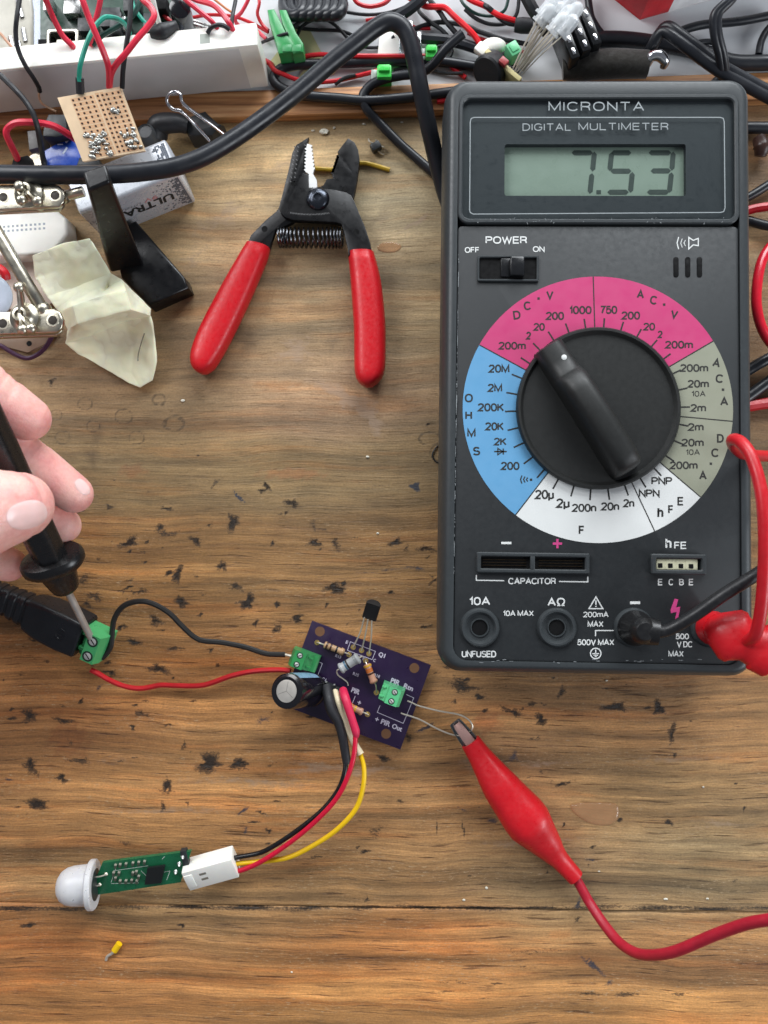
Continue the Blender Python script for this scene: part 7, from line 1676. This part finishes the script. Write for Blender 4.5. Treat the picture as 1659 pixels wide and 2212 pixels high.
# ------------------------------------------------------------------ small loose things on the table
wire('wire_offcut', 'yellow wire offcut lying behind the jaws of the wire strippers', 'wire offcut', [(655, 362, 1), (680, 364, 1), (724, 366, 1), (760, 356, 1), (785, 352, 1.1), (805, 356, 1.0), (842, 367, 1)], .85, mat('dull_yellow_wire', (196, 160, 40), .42))
bug = thing('loose_transistor', 'small black component with bent legs lying beside the stripper jaws', 'component', P(812, 318, 0))
mb = MB(); p = P(812, 318, 2); mb.box(p, (3.8, 3.0, 3.2), (V(.86, .5, 0), V(-.5, .86, 0), up), .5); mb.build('component_body', BLK, bug)
for q in ([(806, 310, 2), (798, 306, 2.4), (796, 300, 1.5)], [(812, 308, 2), (812, 301, 2.4)], [(818, 314, 2), (828, 318, 2), (834, 324, .4)], [(814, 324, 1.6), (824, 332, .8), (830, 334, .4)]):
    mb = MB(); mb.tube([P(*a) for a in q], .3, 6); mb.build('leg', TIN, bug)
tip_ = thing('wire_clipping', 'tiny yellow wire clipping with a bare silver end, on the front plank lower left', 'wire clipping', P(250, 2050, 0))
mb = MB(); mb.tube([P(258, 2038, 1.3), P(247, 2054, 1.1)], 1.15, 12); mb.build('insulation', YEL, tip_)
mb = MB(); mb.tube([P(247, 2054, 1.1), P(241, 2060, 1.0), P(232, 2066, .6), P(229, 2074, .4)], .5, 8); mb.build('bare_end', TIN, tip_)
GLUE = mat('dried_glue', (206, 160, 116), .14, vary=.08, vscale=.3, coat=.8, alpha=.38)
def glue(label, pts, h):
    c = sum((P(x, y, 0) for x, y in pts), V(0, 0, 0)) / len(pts); ring0 = [P(x, y, 0) for x, y in pts]; ring0 = catmull(ring0 + [ring0[0]], 5)[:-1]
    mb = MB(); mb.loft([[c + (q - c) * k + V(0, 0, z) for q in ring0] for k, z in ((1, .02), (.97, h * .5), (.90, h * .85), (.75, h), (.45, h * .95), (.05, h * .93))]); solo(mb, 'dried_glue_drop', GLUE, label, 'glue drop', c, angle=80)
glue('shiny half round drop of dried glue right of the red crocodile clip', [(1231, 1738), (1262, 1733), (1300, 1733), (1330, 1736), (1337, 1752), (1332, 1772), (1312, 1782), (1280, 1780), (1252, 1766), (1236, 1752)], .8)
glue('flat oval drop of dried glue right of the stripper spring', [(814, 534), (826, 525), (845, 523), (862, 527), (867, 535), (858, 543), (838, 546), (820, 542)], .35)
CRUMB = mat('pale_crumb', (226, 222, 206), .5)
rb = random.Random(6)
for i, (x, y, r, l) in enumerate(((700, 284, 2.0, 'largest pale crumb at the front of the batten above the strippers'), (786, 268, 1.0, 'pale crumb at the batten foot left of the black cord'), (676, 282, .9, 'pale crumb left of the largest one above the strippers'), (722, 276, .8, 'pale crumb right of the largest one above the strippers'), (868, 264, .7, 'pale crumb by the batten right of the black cord'), (794, 987, .95, 'round white speck on the wood left of the multimeter dial'), (816, 1152, .7, 'white sliver on the wood left of the capacitor socket'),
        (1519, 1700, .85, 'white speck on the wood right of the glue drop'), (1051, 1918, .75, 'yellowish speck on the wood below the red clip'), (1294, 1882, .5, 'tiny white speck right of the clip wire end'), (1438, 1942, .8, 'pale flake at the plank joint on the right, left of two'), (1528, 1941, .8, 'pale flake at the plank joint on the right, right of two'), (1002, 1944, .7, 'pale flake at the plank joint below the red clip'), (1310, 1470, .6, 'pale speck under the lower edge of the multimeter'), (395, 865, .9, 'pale chip on the wood between tape and strippers'), (630, 2100, .6, 'pale speck on the front plank at the middle'))):
    r *= .62; mb = MB(); p = P(x, y, r * .5); mb.ball(p, r, 0, 9, 6, (rb.uniform(.8, 1.5), rb.uniform(.6, 1.0), .5))
    mb.v = [v + V(rb.uniform(-.2, .2), rb.uniform(-.2, .2), rb.uniform(-.1, .1)) * r for v in mb.v]
    solo(mb, 'crumb', CRUMB, l, 'crumb', V(p.x, p.y, 0), 'crumbs and specks on the wood')
wire('wire_offcut', 'small dark curled fibre on the wood beside the multimeter left edge', 'wire offcut', [(946, 962, .4), (938, 972, .6), (934, 984, .5), (940, 996, .4), (950, 1000, .4)], .25, BLKR)
